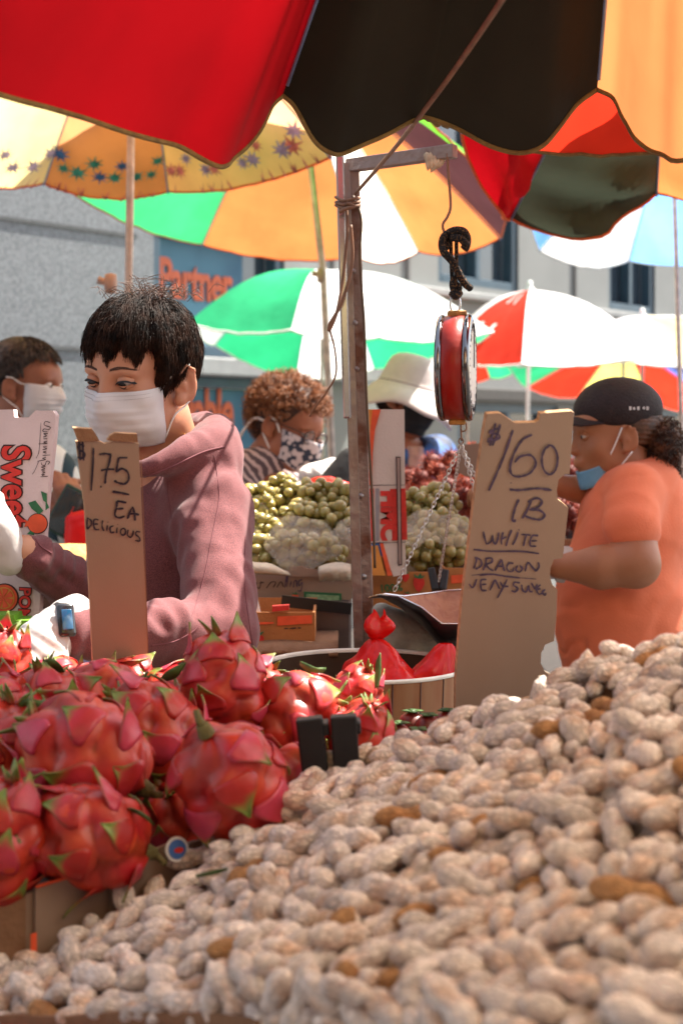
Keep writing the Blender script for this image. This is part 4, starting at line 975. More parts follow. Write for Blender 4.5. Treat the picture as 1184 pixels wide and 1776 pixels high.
S = Sdf(.04); S.ell((.24, 4.94, 1.32), (.16, .12, .18)); S.ell((.24, 4.95, 1.12), (.16, .13, .19)); S.cap((.14, 4.85, 1.44), (.34, 5.02, 1.44), .065, .065); S.cap((.34, 5.02, 1.44), (.42, 4.88, 1.28), .06, .048); S.cap((.42, 4.88, 1.28), (.44, 4.72, 1.30), .048, .036)
S.cap((.14, 4.85, 1.44), (.18, 4.76, 1.26), .06, .048); S.cap((.18, 4.76, 1.26), (.24, 4.65, 1.30), .048, .036); S.cap(H.w(0, -.02, -.1), (.22, 4.9, 1.50), .055, .06, .015, 's')
S.build('jacket', mat('blue_jacket', (.02, .10, .34), .7, .25, 20, .3, 60, col2=(.008, .02, .06), ramp=(.45, .6)), wh, .01, clip=((-9, -9, .86), (9, 9, 9)), disp=folds(35, .005, 4))
m = MB(); V = []
for i in range(9):
    for j in range(5): V.append(P(708+j*6+i*.8, 775+i*15, 4.76+.03*i/8+.012*math.sin(j*1.4+i)))
m.add(V, [(i*5+j, i*5+j+1, i*5+j+6, i*5+j+5) for i in range(8) for j in range(4)]); m.build('scarf', mat('scarf_pink', (.50, .30, .26), .9, .15, 30), wh, solid=.012)
legs(wh, (.24, 4.97, .92), (1, -.5, 0))
# ======== man at left ========
mn = empty('person', (-.90, 4.0, 0), 'man with cropped greying hair, white mask and dark and white striped shirt, far left', 'person')
H = Head(P(46, 668, 4.0), 76, 3, 0, 1.05)
S = Sdf(.02); H.prims(S, neck=(0, -.05, -.15)); S.cap(H.w(0, -.05, -.13), (-.90, 4.02, 1.34), .062, .085, .03); S.cap((-.93, 3.85, 1.36), (-.87, 4.2, 1.36), .055, .055, .04); S.ell((-.89, 4.02, 1.2), (.1, .12, .17))
sR = Vector((-.85, 3.86, 1.35)); eR_ = P(118, 905, 3.72); wR_ = P(72, 885, 3.60)
S.cap(sR, eR_, .045, .04); S.cap(eR_, P(140, 915, 3.62), .036, .03); S.cap((-.85, 4.2, 1.35), (-.74, 4.12, 1.18), .045, .038); S.cap((-.74, 4.12, 1.18), P(100, 885, 3.8), .038, .028)
hand(S, P(84, 880, 3.72), Vector((1, -.3, .15)), Vector((.2, 1, 0)), Vector((0, 0, 1)), .7)
hand(S, P(128, 905, 3.68), Vector((-.2, .0, 1)), Vector((-.5, 1, 0)), Vector((-1, 0, .2)), .7)
S.build('body', skD, mn, .006); H.eyes(mn, (0, -.1))
surg_mask(H, mn, maskw, loopw, wid=.066, top=.0, bot=-.095)
def zm_man(p):
    x, y, z = p.T; return np.where(y > .03, .055, np.where(y > -.03, .012, -.05))
hair_strands('hair', H, mn, hairgr, 5200, zm_man, hvol=.006, step=.0030, steps=6, r=.0012, seed=22, rad=(.077, .098, .090), rootz=-.05)
S = Sdf(.02); H.e(S, (0, -.022, .048), (.0765, .093, .083)); H.e(S, (0, .11, .0), (.09, .06, .062), mode='s', k=.02)
for q in (-1, 1): H.e(S, (q*.09, .004, -.035), (.03, .04, .052), k=.012, mode='s')
S.build('hair_base', hairgr, mn, .005)
shirt = mat('striped_shirt', (.68, .72, .72), .8, 0, 10, .2, 60, col2=(.008, .035, .055), wave=('X', 5.2, 2.2), ramp=(.5, .56), stretch=(1, .3, .35))
S = Sdf(.04); S.ell((-.89, 4.02, 1.22), (.15, .19, .19)); S.ell((-.88, 4.02, 1.02), (.155, .18, .2)); S.cap((-.92, 3.86, 1.33), (-.88, 4.18, 1.33), .07, .07); S.ell(P(85, 850, 3.95), (.09, .1, .13))
S.cap(sR, eR_, .068, .06); S.cap((-.85, 4.2, 1.35), (-.74, 4.12, 1.18), .065, .055); S.cap(H.w(0, -.03, -.1), (-.88, 4.0, 1.44), .06, .07, .015, 's')
S.build('shirt', shirt, mn, .009, clip=((-9, -9, .86), (9, 9, 9)), disp=folds(30, .006, 7))
legs(mn, (-.88, 4.05, .92), (1, -.1, 0))
ph = empty('mobile_phone', P(118, 888, 3.62), 'dark phone held by the man in the striped shirt', 'phone')
m = MB(); R_ = Matrix.Rotation(.5, 3, 'Y'); m.box(P(118, 888, 3.62), (.075, .009, .13), R_); m.build('case', mat('phone_case', (.015, .05, .03), .3, .4, 30), ph, bevel=.004)
m = MB(); m.box(P(118, 888, 3.62)+Vector((0, -.0055, 0)), (.064, .002, .115), R_); m.build('screen', mat('phone_screen', (.02, .03, .03), .1, coat=1), ph, bevel=.001)
rb = MB(); g = random.Random(2)
S = Sdf(.02); S.ell(P(142, 928, 3.55), (.045, .03, .055)); S.ell(P(150, 935, 3.55), (.04, .03, .05)); S.cap(P(130, 905, 3.55), P(150, 900, 3.55), .02, .02); S.cap(P(120, 900, 3.56), P(128, 880, 3.6), .006, .004)
tag(S.build('red_bag', cloth('red_plastic', (.80, .012, .01), .4, rough=.35, spec=.5), None, .005, disp=folds(60, .005, 3)), 'small red plastic bag hanging from the hand of the man in the striped shirt', 'plastic bag')

# ---------------- stall furniture, boxes, scale ----------------
card = mat('cardboard', (.35, .24, .175), .85, .1, 9, .12, 300, col2=(.305, .207, .148), detail=5, bdist=.002, stretch=(3, 2, .9))
cardw = mat('cardboard_worn', (.33, .17, .09), .85, .2, 14, .3, 120, col2=(.22, .11, .055))
cardo = mat('cardboard_orange', (.42, .165, .05), .85, .12, 12, .15, 200)
cardp = mat('cardboard_pale', (.66, .56, .50), .8, .05, 12, .1, 200)
cardpk = mat('cardboard_pinkish', (.66, .52, .51), .7, .05, 12, .1, 300)
cardin = mat('cardboard_edge', (.46, .28, .15), .9, .25, 120)
marker = mat('marker_ink', (.018, .015, .03), .6, .2, 60)
marker2 = mat('marker_violet', (.06, .035, .075), .65, .3, 120)
redprint = mat('print_red', (.62, .03, .02), .7, .15, 60); redor = mat('print_orange_red', (.78, .10, .03), .7, .1, 60)
grprint = mat('print_green', (.03, .16, .06), .7, .2, 60); dkprint = mat('print_dark', (.05, .02, .015), .7)
orprint = mat('print_orange', (.72, .28, .05), .7, .1, 30); limeprint = mat('print_lime', (.14, .33, .02), .6, .15, 30)
blackpl = mat('black_plastic', (.004, .004, .005), .5, .2, 20); woodt = mat('table_wood', (.20, .12, .07), .8, .3, 6, .2, 50, stretch=(1, 8, 8))
tables = 'market stall tables'
def table(x0, x1, y0, y1, h, label, mt=None):
    r = empty('stall_table', ((x0+x1)/2, (y0+y1)/2, 0), label, 'table', tables)
    m = MB(); m.box(((x0+x1)/2, (y0+y1)/2, h-.015), (x1-x0, y1-y0, .03)); m.build('table_top', mt or woodt, r, smooth=False, bevel=.003)
    for x in (x0+.05, x1-.05):
        for y in (y0+.05, y1-.05): m = MB(); m.box((x, y, (h-.03)/2), (.04, .04, h-.03)); m.build('leg', woodt, r, smooth=False)
table(-.55, .62, .55, 1.78, .80, 'wooden table under the peanuts and dragon fruits'); table(-.45, .33, 2.32, 3.25, .92, 'wooden table under the grape boxes, behind the steel post')
table(-.2, 1.1, 3.35, 4.3, .92, 'dark topped table at the back under the rambutans', mat('dark_top', (.02, .014, .012), .9))
table(-.1, .22, 1.86, 2.26, .90, 'small table under the wood grain tub')
table(-.75, -.47, 1.9, 2.25, .85, 'small table under the pomegranate carton')
def plane_pt(Y0, ax=0, ay=0, cx=592, cy=760):
    """true plane through P(cx,cy,Y0); ax, ay = change of depth per pixel; returns pixel -> point on it, lift towards the viewer"""
    A_, B_, C_ = P(cx, cy, Y0), P(cx+100, cy, Y0+ax*100), P(cx, cy+100, Y0+ay*100); n_ = (B_-A_).cross(C_-A_).normalized()
    if n_.y > 0: n_ = -n_
    o_ = Vector((0, 0, 1.5))
    def f(px, py, lift=0):
        d = P(px, py, 1)-o_; return o_+d*((A_-o_).dot(n_)/d.dot(n_))+n_*lift
    return f
def slab(m, f, poly, th, mi=0, me=1):
    """flat plate from a pixel outline on plane f, thickness th going away from the viewer"""
    n = len(poly); a = [f(x, y) for x, y in poly]; b = [f(x, y, -th) for x, y in poly]
    m.add(a+b, [tuple(range(n))[::-1], tuple(range(n, 2*n))], mi); m.add(a+b, [(i, (i+1) % n, n+(i+1) % n, n+i) for i in range(n)], me)
def flat(m, f, poly, lift=.0012, mi=0, back=.001):
    n = len(poly); a = [f(x, y, lift) for x, y in poly]; b = [f(x, y, lift-back) for x, y in poly]
    m.add(a+b, [tuple(range(n))[::-1]]+[(i, (i+1) % n, n+(i+1) % n, n+i) for i in range(n)], mi)
def strokes(m, f, lines, wpx, lift=.0012, mi=0):
    for L_ in lines:
        w_ = wpx
        if isinstance(L_[0], (int, float)): w_ = L_[0]; L_ = L_[1:]
        q = catmull([Vector((x, y, 0)) for x, y in L_], 6) if len(L_) > 2 else [Vector((x, y, 0)).lerp(Vector((L_[1][0], L_[1][1], 0)), t/4) for t in range(5) for x, y in [L_[0]]]
        V = []; k = len(q)
        for i, p in enumerate(q):
            d = (q[min(i+1, k-1)]-q[max(i-1, 0)]); d = d.normalized() if d.length > 1e-6 else Vector((1, 0, 0)); n_ = Vector((-d.y, d.x, 0)); ww = w_*(.42+.22*noise.noise(p*.16))*(.75 if i in (0, k-1) else 1)
            for s_ in (-1, 1): V.append(f(p.x+n_.x*ww*s_, p.y+n_.y*ww*s_, lift+.00002*i))
        m.add(V, [(2*i, 2*i+1, 2*i+3, 2*i+2) for i in range(k-1)], mi)
def arc(cx, cy, rx, ry, a0, a1, n=8):
    return [(cx+rx*math.cos(math.radians(a0+(a1-a0)*i/n)), cy+ry*math.sin(math.radians(a0+(a1-a0)*i/n))) for i in range(n+1)]
# --- price sign 1.75 ---
f1 = plane_pt(1.62, .0003, .0003, 190, 960)
s1 = empty('price_sign', f1(200, 1260), 'narrow cardboard price sign reading $1.75 EA DELICIOUS, standing in the dragon fruit', 'sign')
m = MB(); slab(m, f1, [(132, 766), (174, 766), (182, 770), (188, 768), (205, 763), (241, 770), (247, 900), (255, 1080), (258, 1260), (166, 1260), (158, 1080), (147, 880), (138, 810)], .004)
m.build('board', [card, cardin], s1, smooth=False)
m = MB(); slab(m, plane_pt(1.618, .0003, .0003, 190, 960), [(127, 742), (160, 744), (166, 752), (173, 765), (136, 766)], .004); m.build('top_flap', [cardw, cardin], s1, smooth=False)
m = MB(); slab(m, plane_pt(1.618, .0003, .0003, 190, 960), [(191, 756), (200, 751), (238, 753), (240, 768), (186, 764)], .004); m.build('top_flap', [cardw, cardin], s1, smooth=False)
m = MB(); strokes(m, f1, [[(244, 780), (250, 930), (257, 1150)]], 1.6, .0005); m.build('fold_edge', cardw, s1)
m = MB(); strokes(m, f1, [
    [(137, 762), (138, 780), (139, 797)], [(143, 762), (144, 780), (145, 798)], [(146, 774), (140, 770), (135, 774), (138, 780), (145, 783), (146, 790), (139, 794), (134, 791)],
    [(162, 776), (161, 805), (158, 850)], [3.5, (174, 843), (174.5, 843.5), (175, 843), (174, 842.5)], [(172, 787), (184, 786), (193, 788)], [(192, 788), (189, 803), (184, 820), (182, 838)], [(175, 815), (187, 813), (198, 813)],
    [(221, 793), (206, 793)], [(206, 793), (203, 808), (201, 817)], [(201, 818), (211, 812), (221, 818), (223, 830), (216, 838), (204, 836), (198, 832)],
    [(195, 852), (210, 854), (224, 857)],
    [(219, 871), (203, 868)], [(203, 868), (202, 878), (199, 892), (206, 897), (216, 894)], [(202, 882), (214, 881)],
    [(221, 899), (226, 885), (230, 878)], [(230, 878), (233, 890), (234, 902)], [(222, 891), (232, 890), (241, 892)]], 4.2)
strokes(m, f1, [
    [(152, 897), (151, 906), (151, 916)], [(151, 897), (158, 902), (158, 909), (151, 917)],
    [(171, 901), (164, 900), (162, 908), (165, 917), (172, 917)], [(163, 908), (170, 908)], [(178, 902), (177, 912), (180, 920)], [(186, 910), (185, 920)], [1.8, (187, 904), (187, 905.5)],
    [(197, 911), (191, 914), (192, 922), (198, 922)], [(203, 914), (202, 924)], [1.8, (204, 908), (204, 909.5)], arc(213, 921, 4.5, 6, -90, 270, 8), [(222, 918), (221, 927), (226, 931), (230, 926), (231, 919)],
    [(243, 922), (237, 921), (235, 926), (241, 931), (242, 937), (234, 936)]], 3.1)
m.build('handwriting', marker, s1, smooth=False)
# --- price sign 1.60 ---
f2 = plane_pt(1.60, .0004, .0005, 890, 960)
s2 = empty('price_sign', f2(880, 1300), 'tall cardboard price sign reading $1.60 LB WHITE DRAGON with notched right edge', 'sign')
m = MB(); slab(m, f2, [(844, 718), (866, 717), (871, 719), (892, 734), (928, 733), (934, 729), (936, 717), (990, 713), (995, 716), (992, 750), (987, 822), (978, 823), (968, 832), (965, 850), (967, 866), (976, 873), (985, 881), (979, 935), (975, 968), (960, 970), (954, 985), (953, 1000), (957, 1014), (966, 1023), (964, 1075), (960, 1112), (945, 1118), (938, 1132), (937, 1150), (944, 1165), (956, 1174), (953, 1300), (788, 1300), (790, 1180), (800, 1050), (818, 900), (828, 820), (838, 750)], .005)
m.build('board', [card, cardin], s2, smooth=False)
m = MB(); pts = [f2(x, y, .001) for x, y in ((962, 1070), (961, 1112), (945, 1118), (939, 1132), (938, 1150), (944, 1164), (954, 1172))]; 
m.tube(catmull([f2(x, y, -.003) for x, y in ((946, 1118), (939, 1132), (937, 1150), (943, 1165), (955, 1174), (953, 1195))], 6), .0014, 5)
m.tube(catmull([f2(x, y, .0) for x, y in ((932, 1173), (940, 1172), (948, 1176), (953, 1172))], 4), .0012, 5); m.build('torn_edge', mat('paper_pale', (.75, .66, .52), .9), s2)
m = MB()
dz = [(858, 733), (852, 755), (848, 772)], [(866, 735), (860, 755), (852, 772)], [(864, 742), (852, 745), (848, 750), (862, 752), (864, 758), (855, 762), (846, 759), (844, 766)]
strokes(m, f2, list(dz)+[
    [(888, 745), (876, 780), (862, 815), (846, 850)],
    [(921, 753), (904, 762), (890, 785), (883, 808), (886, 822), (900, 825), (918, 818), (927, 802), (918, 788), (900, 790), (890, 800)],
    arc(951, 796, 14, 25, -100, 262, 14)[:], [3, (884, 836), (884.5, 836.5), (885, 836)],
    [(882, 848), (900, 849), (930, 846), (955, 849)],
    [(898, 865), (892, 880), (887, 900), (893, 902)], [(920, 868), (912, 885), (904, 898)], [(914, 870), (928, 863), (938, 868), (932, 878), (916, 883)], [(916, 883), (934, 884), (943, 893), (934, 900), (918, 897), (908, 893)]], 4.6, mi=0)
strokes(m, f2, [
    [(837, 921), (839, 932), (842, 943)], [(842, 943), (850, 938), (853, 927)], [(853, 927), (854, 938), (858, 942), (862, 932), (863, 922)], [(871, 922), (868, 934), (868, 943)], [(868, 934), (877, 930)], [(886, 918), (880, 932), (876, 946)],
    [(897, 922), (893, 934), (887, 944)], [2.4, (898, 917), (899, 919)], [(902, 926), (918, 927)], [(911, 927), (908, 938), (906, 946)], [(932, 928), (922, 928), (918, 936), (918, 945), (928, 946)], [(920, 937), (930, 937)],
    [(820, 952), (850, 955), (900, 955), (933, 959)],
    [(826, 965), (823, 977), (820, 985)], [(822, 966), (832, 970), (833, 980), (823, 986)], [(842, 968), (840, 980), (836, 988)], [(840, 968), (851, 967), (851, 974), (842, 978), (848, 986), (854, 988)], [(857, 989), (863, 978), (868, 969)], [(868, 969), (871, 980), (873, 989)], [(860, 981), (872, 981)],
    [(889, 976), (881, 976), (877, 984), (882, 990), (888, 988), (889, 983)], [(896, 980), (893, 987), (899, 991), (904, 985), (899, 979)], [(909, 990), (912, 978), (915, 974)], [(915, 974), (922, 983), (928, 990)], [(928, 990), (933, 982), (932, 974)],
    [1.5, (816, 997), (850, 994), (890, 1000), (928, 1003)], [3.2, (830, 997), (850, 995), (880, 999), (900, 1001)],
    [(812, 1012), (818, 1018), (822, 1012), (825, 1003)], [(842, 1004), (833, 1005), (832, 1014), (834, 1022), (842, 1023)], [(834, 1013), (842, 1012)],
    [(848, 1023), (853, 1012), (857, 1005), (862, 1015), (865, 1020)], [(878, 1004), (872, 1016), (861, 1036)], [(866, 1008), (870, 1015), (880, 1016)],
    [(900, 1010), (891, 1009), (889, 1014), (896, 1019), (892, 1025), (885, 1023)], [(903, 1013), (905, 1023), (911, 1025), (915, 1014)], [(915, 1014), (917, 1024), (922, 1025)], [(920, 1010), (926, 1020), (930, 1012)],
    [(936, 1013), (929, 1020), (932, 1029), (938, 1028)], [(931, 1021), (936, 1020)], [(944, 1021), (939, 1026), (943, 1031), (945, 1027)]], 3.6, mi=0)
m.build('handwriting', marker2, s2, smooth=False)
# --- pomegranate carton ---
fp = plane_pt(2.02, -.0002, 0, 40, 900)
pc = empty('pomegranate_carton', fp(40, 1100), 'pale pink carton standing on end with red Sweet lettering and pomegranates, far left', 'box')
m = MB(); slab(m, fp, [(-60, 712), (24, 710), (25, 724), (50, 724), (62, 712), (92, 712), (97, 720), (94, 760), (84, 850), (76, 950), (66, 1100), (-60, 1100)], .012, 0, 0); m.build('carton', cardpk, pc, smooth=False, bevel=.002)
def rot_text(s, px, py, size, mt, ofs=0, sx=1, lift=.0015, shear=0, ex=.0003, par=pc, ff=fp, nm='lettering', tilt=(0.0, 1.0)):
    o_ = ff(px, py, lift); X = (ff(px+tilt[0]*50, py+tilt[1]*50, lift)-o_); Yv = ff(px+50*tilt[1], py-50*tilt[0], lift)-o_
    return text_mesh(nm, s, mt, par, o_, X, Yv, size, ex, ofs, sx, shear)
rot_text('Sweet h', 6, 772, .060, dkprint, .0036, .78, .0008, tilt=(-.0, 1)); rot_text('Sweet h', 6.6, 772.5, .060, redprint, .0014, .78, .0024, tilt=(-.0, 1))
rot_text('POMEG', 36, 1018, .024, dkprint, .0018, .95, .0008, tilt=(-.05, 1)); rot_text('POMEG', 36.4, 1018, .024, redprint, .0006, .95, .0020, tilt=(-.05, 1))
m = MB()
# script lettering running down the right edge: Uniquely Sweet
scr = [[(88, 733), (80, 731), (78, 737), (88, 741), (86, 745), (78, 744), (76, 748), (84, 749)], [(84, 752), (77, 752), (82, 756), (76, 758)], [(83, 761), (76, 761)], [(83, 765), (77, 767), (83, 769), (68, 770)], [(82, 774), (76, 775), (82, 778), (75, 780)],
       [(81, 783), (76, 784), (82, 786)], [(88, 789), (75, 790)], [(81, 793), (75, 795), (80, 797), (66, 800)],
       [(84, 806), (87, 801), (82, 800), (79, 807), (74, 806), (73, 802)], [(80, 809), (73, 810), (79, 813), (73, 815), (79, 816)], [(74, 818), (79, 819), (75, 821)], [(73, 823), (78, 823), (74, 825)], [(84, 826), (71, 827)], [1.0, (72, 733), (69, 780), (64, 795)], [1.0, (68, 800), (62, 815), (57, 823)]]
strokes(m, fp, scr, 1.5, .0012); m.build('script_lettering', dkprint, pc, smooth=False)
def pom(cx, cy, r, cut=False, name='pomegranate_print'):
    m = MB(); flat(m, fp, arc(cx, cy, r*1.06, r*1.06, 0, 352, 28), .0010, 1, .0008); flat(m, fp, arc(cx, cy, r*.97, r*.97, 0, 352, 28), .0018, 0, .0008)
    flat(m, fp, [(cx-r*.95, cy-4), (cx-r*1.35, cy-7), (cx-r*1.2, cy), (cx-r*1.35, cy+6), (cx-r*.95, cy+4)], .0016, 0)
    if cut:
        flat(m, fp, arc(cx, cy, r*.8, r*.8, 0, 352, 24), .0026, 3, .0006)
        for i in range(7):
            a = 360/7*i; flat(m, fp, [(cx, cy)]+arc(cx, cy, r*.7, r*.7, a+6, a+44, 4), .0034, 0, .0006)
    m.build(name, [redor, dkprint, grprint, orprint], pc, smooth=False)
pom(66, 908, 17); pom(8, 1037, 24, True)
m = MB(); flat(m, fp, [(50, 872), (62, 868), (76, 886), (68, 892), (56, 882)], .0014); flat(m, fp, [(72, 852), (82, 856), (82, 872), (76, 868)], .0014); flat(m, fp, [(48, 926), (58, 916), (60, 928)], .0014); flat(m, fp, [(80, 868), (86, 880), (80, 885)], .0012); m.build('leaf_print', grprint, pc, smooth=False)
gb = empty('green_box', P(10, 1110, 1.95), 'lime green cardboard box with faint white lettering under the pomegranate carton', 'box')
fg = plane_pt(1.93, 0, 0, 0, 0)
m = MB(); slab(m, fg, [(-70, 1068), (24, 1067), (26, 1076), (54, 1076), (58, 1130), (56, 1200), (-70, 1200)], .05, 0, 0); m.build('box', limeprint, gb, smooth=False)
text_mesh('lettering', 'NDER', mat('print_pale', (.45, .6, .3), .7), gb, fg(-2, 1118, .001), Vector((1, 0, 0)), Vector((0, 0, 1)), .022, .0003)
# --- steel post frame with arm ---
steel = mat('galvanised_steel', (.50, .47, .46), .38, .3, 18, .25, 50, metal=.85, col2=(.28, .22, .20)); rusty = mat('rusty_steel', (.46, .35, .31), .5, .4, 24, .4, 60, metal=.45, col2=(.16, .07, .045), ramp=(.48, .66))
chrome = mat('bright_steel', (.62, .64, .68), .22, .15, 12, metal=1)
fr = empty('steel_post', P(625, 1330, 2.36)*1, 'tall rusty steel post with short arm at the top, carrying the hanging scale', 'post')
fr.location.z = 0; PY = 2.36
bt = P(628, 1160, PY); d_ = (P(598, 300, PY)-bt).normalized(); foot = bt-d_*(bt.z/d_.z)
m = MB(); A_ = P(612, 288, PY); m.beam(foot+Vector((.008, 0, 0)), A_+Vector((0, 0, 0)), .020, .03, 0, (0, 1, 0)); m.build('post', rusty, fr, smooth=False, bevel=.002)
m = MB(); m.beam(foot+Vector((-.012, -.006, 0)), P(598, 285, PY), .016, .034, 0, (0, 1, 0)); m.build('post_flange', steel, fr, smooth=False, bevel=.001)
m = MB(); m.beam(P(602, 726, PY-.02), P(589, 270, PY-.02), .014, .016, 0, (0, 1, 0)); m.build('bright_tube', chrome, fr, smooth=False, bevel=.003)
m = MB(); m.beam(P(603, 288, PY-.006), P(789, 262, PY-.12), .017, .022, 0, (0, 0, 1)); m.build('arm', rusty, fr, smooth=False, bevel=.002)
m = MB()
for y in (470, 560, 640, 860, 1000): m.lathe([(0, .003), (.004, .002), (.005, 0)], P(612+ (y-470)*.035, y, PY-.016), (0, -1, 0), 10)
m.build('bolt', steel, fr)
wirem = mat('wire_brown', (.22, .11, .06), .6, .2, 40)
def wire(name, label, pts, r, mt, cat='wire', grp=None):
    m = MB(); m.tube(catmull([P(*p) for p in pts], 8), r, 6); o = m.build(name, mt, None); tag(o, label, cat, grp); return o
wire('guy_rope', 'thin brown rope running from the near umbrella down to the top of the post', [(902, -60, 1.22), (870, 0, 1.32), (790, 118, 1.54), (735, 192, 1.68), (680, 262, 2.0), (616, 336, 2.32)], .0032, wirem, 'rope')
wire('wire_loop', 'brown cable looping down the left of the steel post', [(600, 350, 2.33), (602, 400, 2.32), (598, 450, 2.32), (592, 500, 2.32), (583, 545, 2.31), (571, 573, 2.31), (573, 560, 2.31), (590, 530, 2.31), (606, 480, 2.31), (611, 440, 2.31), (608, 390, 2.31)], .0028, wirem)
wire('wire', 'thin cable from the post down over the curly haired woman', [(572, 572, 2.31), (581, 610, 2.31), (582, 650, 2.32), (566, 680, 2.33), (545, 708, 2.34), (537, 722, 2.35)], .0017, wirem)
wire('wire', 'straight dark wire hanging along the right of the steel post', [(612, 340, 2.34), (626, 380, 2.33), (624, 450, 2.33), (631, 560, 2.33), (636, 700, 2.33), (645, 860, 2.33), (650, 985, 2.33)], .0024, mat('wire_dark', (.10, .06, .03), .6))
m = MB()
for y, k in ((345, 0), (358, 1), (352, 2)):
    m.tube(catmull([P(582, y-3+k, PY-.03), P(596, y+3, PY-.045), P(612, y, PY-.045), P(622, y-2, PY-.03), P(622, y-2, PY+.03), P(600, y, PY+.03), P(582, y-3+k, PY-.03)], 5), .0026, 6)
m.tube(catmull([P(588, 368, PY-.05), P(600, 362, PY-.052), P(614, 358, PY-.05), P(600, 352, PY-.05)], 5), .003, 6)
tag(m.build('rope_binding', wirem, None), 'brown cord tied round the top of the steel post', 'rope')
m = MB(); V = []
g = random.Random(3)
for i in range(5): m.tube(catmull([P(740+i*7, 268, 2.26), P(742+i*6, 282, 2.25), P(745+g.uniform(-8, 12)+i*3, 298+g.uniform(-8, 3), 2.25)], 3), [.006, .006, .005, .004, .004, .003, .001], 5)
tag(m.build('rag', mat('rag_cloth', (.55, .40, .26), .9, .3, 60), None), 'scrap of pale torn cloth hanging under the post arm', 'rag')
# --- hanging scale ---
SY = 2.24
sc_ = empty('hanging_scale', P(792, 728, SY), 'red round hanging scale with chrome rims and a steel pan on chains', 'scale')
m = MB(); hk = mat('hook_wire', (.25, .13, .08), .5, metal=.5)
m.tube(catmull([P(775, 266, SY), P(777, 300, SY), P(781, 355, SY), P(776, 375, SY), P(768, 388, SY), P(769, 400, SY), P(778, 410, SY-.005), P(785, 414, SY-.01)], 6), .0022, 7); m.build('hook', hk, sc_)
ropem = mat('black_rope', (.010, .008, .007), .9, .2, 40, .8, 400, col2=(.16, .08, .03), vor=330, ramp=(.62, .72))
m = MB()
def rp(pts, r): m.tube(catmull([P(x, y, SY+dy) for x, y, dy in pts], 6), r, 8)
rp([(783, 402, -.01), (770, 410, -.012), (766, 425, -.014), (770, 438, -.02), (785, 455, -.02), (797, 478, -.015), (806, 492, -.01), (815, 500, 0)], .0062)
rp([(778, 404, -.01), (790, 400, -.02), (803, 402, -.02), (809, 412, -.01), (808, 426, .0), (804, 432, .0)], .0068)
rp([(783, 412, -.02), (798, 414, -.028), (808, 424, -.02)], .006); rp([(772, 430, -.01), (779, 412, .0), (788, 401, .01), (800, 405, .015)], .006)
rp([(781, 410, 0), (782, 450, 0), (784, 490, 0), (788, 512, 0)], .0032); rp([(791, 405, 0), (791, 450, 0), (790, 490, 0), (791, 512, 0)], .0032)
rp([(787, 480, -.01), (784, 495, -.012), (790, 512, -.012), (796, 500, -.01), (788, 490, -.012)], .005); rp([(783, 508, -.01), (790, 514, -.016), (797, 507, -.01)], .006)
m.build('rope', ropem, sc_)
m = MB(); m.tube([P(789+8.5*math.cos(a), 527+17*math.sin(a), SY) for a in [i*math.pi/12 for i in range(25)]], .0019, 7, cap=False); m.build('ring', chrome, sc_)
redp = mat('red_enamel', (.42, .008, .004), .38, .25, 14, .08, 60, coat=.15, spec=.3, col2=(.26, .02, .006)); 
ctr = P(792, 638, SY); axd = Vector((.985, -.17, 0)).normalized(); Rr = .0820
m = MB(); Tz = Vector((0, 0, 1)); Tx = Tz.cross(axd).normalized()
def drum(m, prof, n=48, sq=1.0):
    V = []
    for r, h in prof:
        for a in range(n):
            t = 2*math.pi*a/n; V.append(ctr+axd*h+(Tx*math.cos(t)+Tz*math.sin(t))*r)
    m.add(V, [(i*n+a, i*n+(a+1) % n, (i+1)*n+(a+1) % n, (i+1)*n+a) for i in range(len(prof)-1) for a in range(n)])
m = MB(); drum(m, [(Rr*.98, -.018), (Rr, -.017), (Rr*1.002, .013), (Rr*.98, .014)]); m.build('drum', redp, sc_)
for h0, h1 in ((-.028, -.018), (.014, .025)):
    m = MB(); s_ = -1 if h0 < 0 else 1; a, b = (h1, h0) if s_ < 0 else (h0, h1)
    drum(m, [(Rr*.97, a), (Rr*1.015, a+s_*.001), (Rr*1.025, a+s_*.005), (Rr*1.01, b-s_*.002), (Rr*.97, b), (Rr*.90, b+s_*.001)]); m.build('rim', mat('chrome', (.35, .36, .38), .12, .3, 10, metal=1, col2=(.12, .10, .09)), sc_)
    m = MB(); m.lathe([(.0001, 0), (Rr*.91, 0)], ctr+axd*(b+s_*.0002), axd, 40)
    di = m.build('dial', mat('dial_face', (.75, .73, .68), .4), sc_)
    m = MB(); 
    for k in range(40):
        t = k*math.pi/20; e1 = ctr+axd*(b+s_*.001)+(Tx*math.cos(t)+Tz*math.sin(t))*Rr*.85; e2 = ctr+axd*(b+s_*.001)+(Tx*math.cos(t)+Tz*math.sin(t))*Rr*(.70 if k % 5 == 0 else .78); m.tube([e1, e2], .0006, 4)
    m.tube([ctr+axd*(b+s_*.002), ctr+axd*(b+s_*.002)+Tz*Rr*.75], .001, 5); m.build('dial_marks', marker, di)
m = MB(); m.box(ctr+Vector((0, 0, Rr+.002)), (.030, .022, .012)); m.box(ctr+Vector((0, 0, -Rr-.003)), (.026, .018, .010)); m.build('end_block', mat('brass_worn', (.45, .22, .06), .5, .4, 60, metal=.4), sc_, bevel=.003)
m = MB(); m.tube(catmull([P(799, 727, SY), P(799, 745, SY), P(800, 765, SY)], 4), .0014, 6)
m.tube(catmull([P(799, 731, SY), P(807, 733, SY), P(808, 745, SY), P(801, 748, SY), P(799, 742, SY)], 5), .0012, 6); m.tube([P(799+4*math.cos(a), 765+5*math.sin(a), SY) for a in [i*math.pi/8 for i in range(17)]], .0011, 5, cap=False); m.build('lower_hook', hk, sc_)
chm = mat('chain_metal', (.62, .58, .55), .3, metal=1)
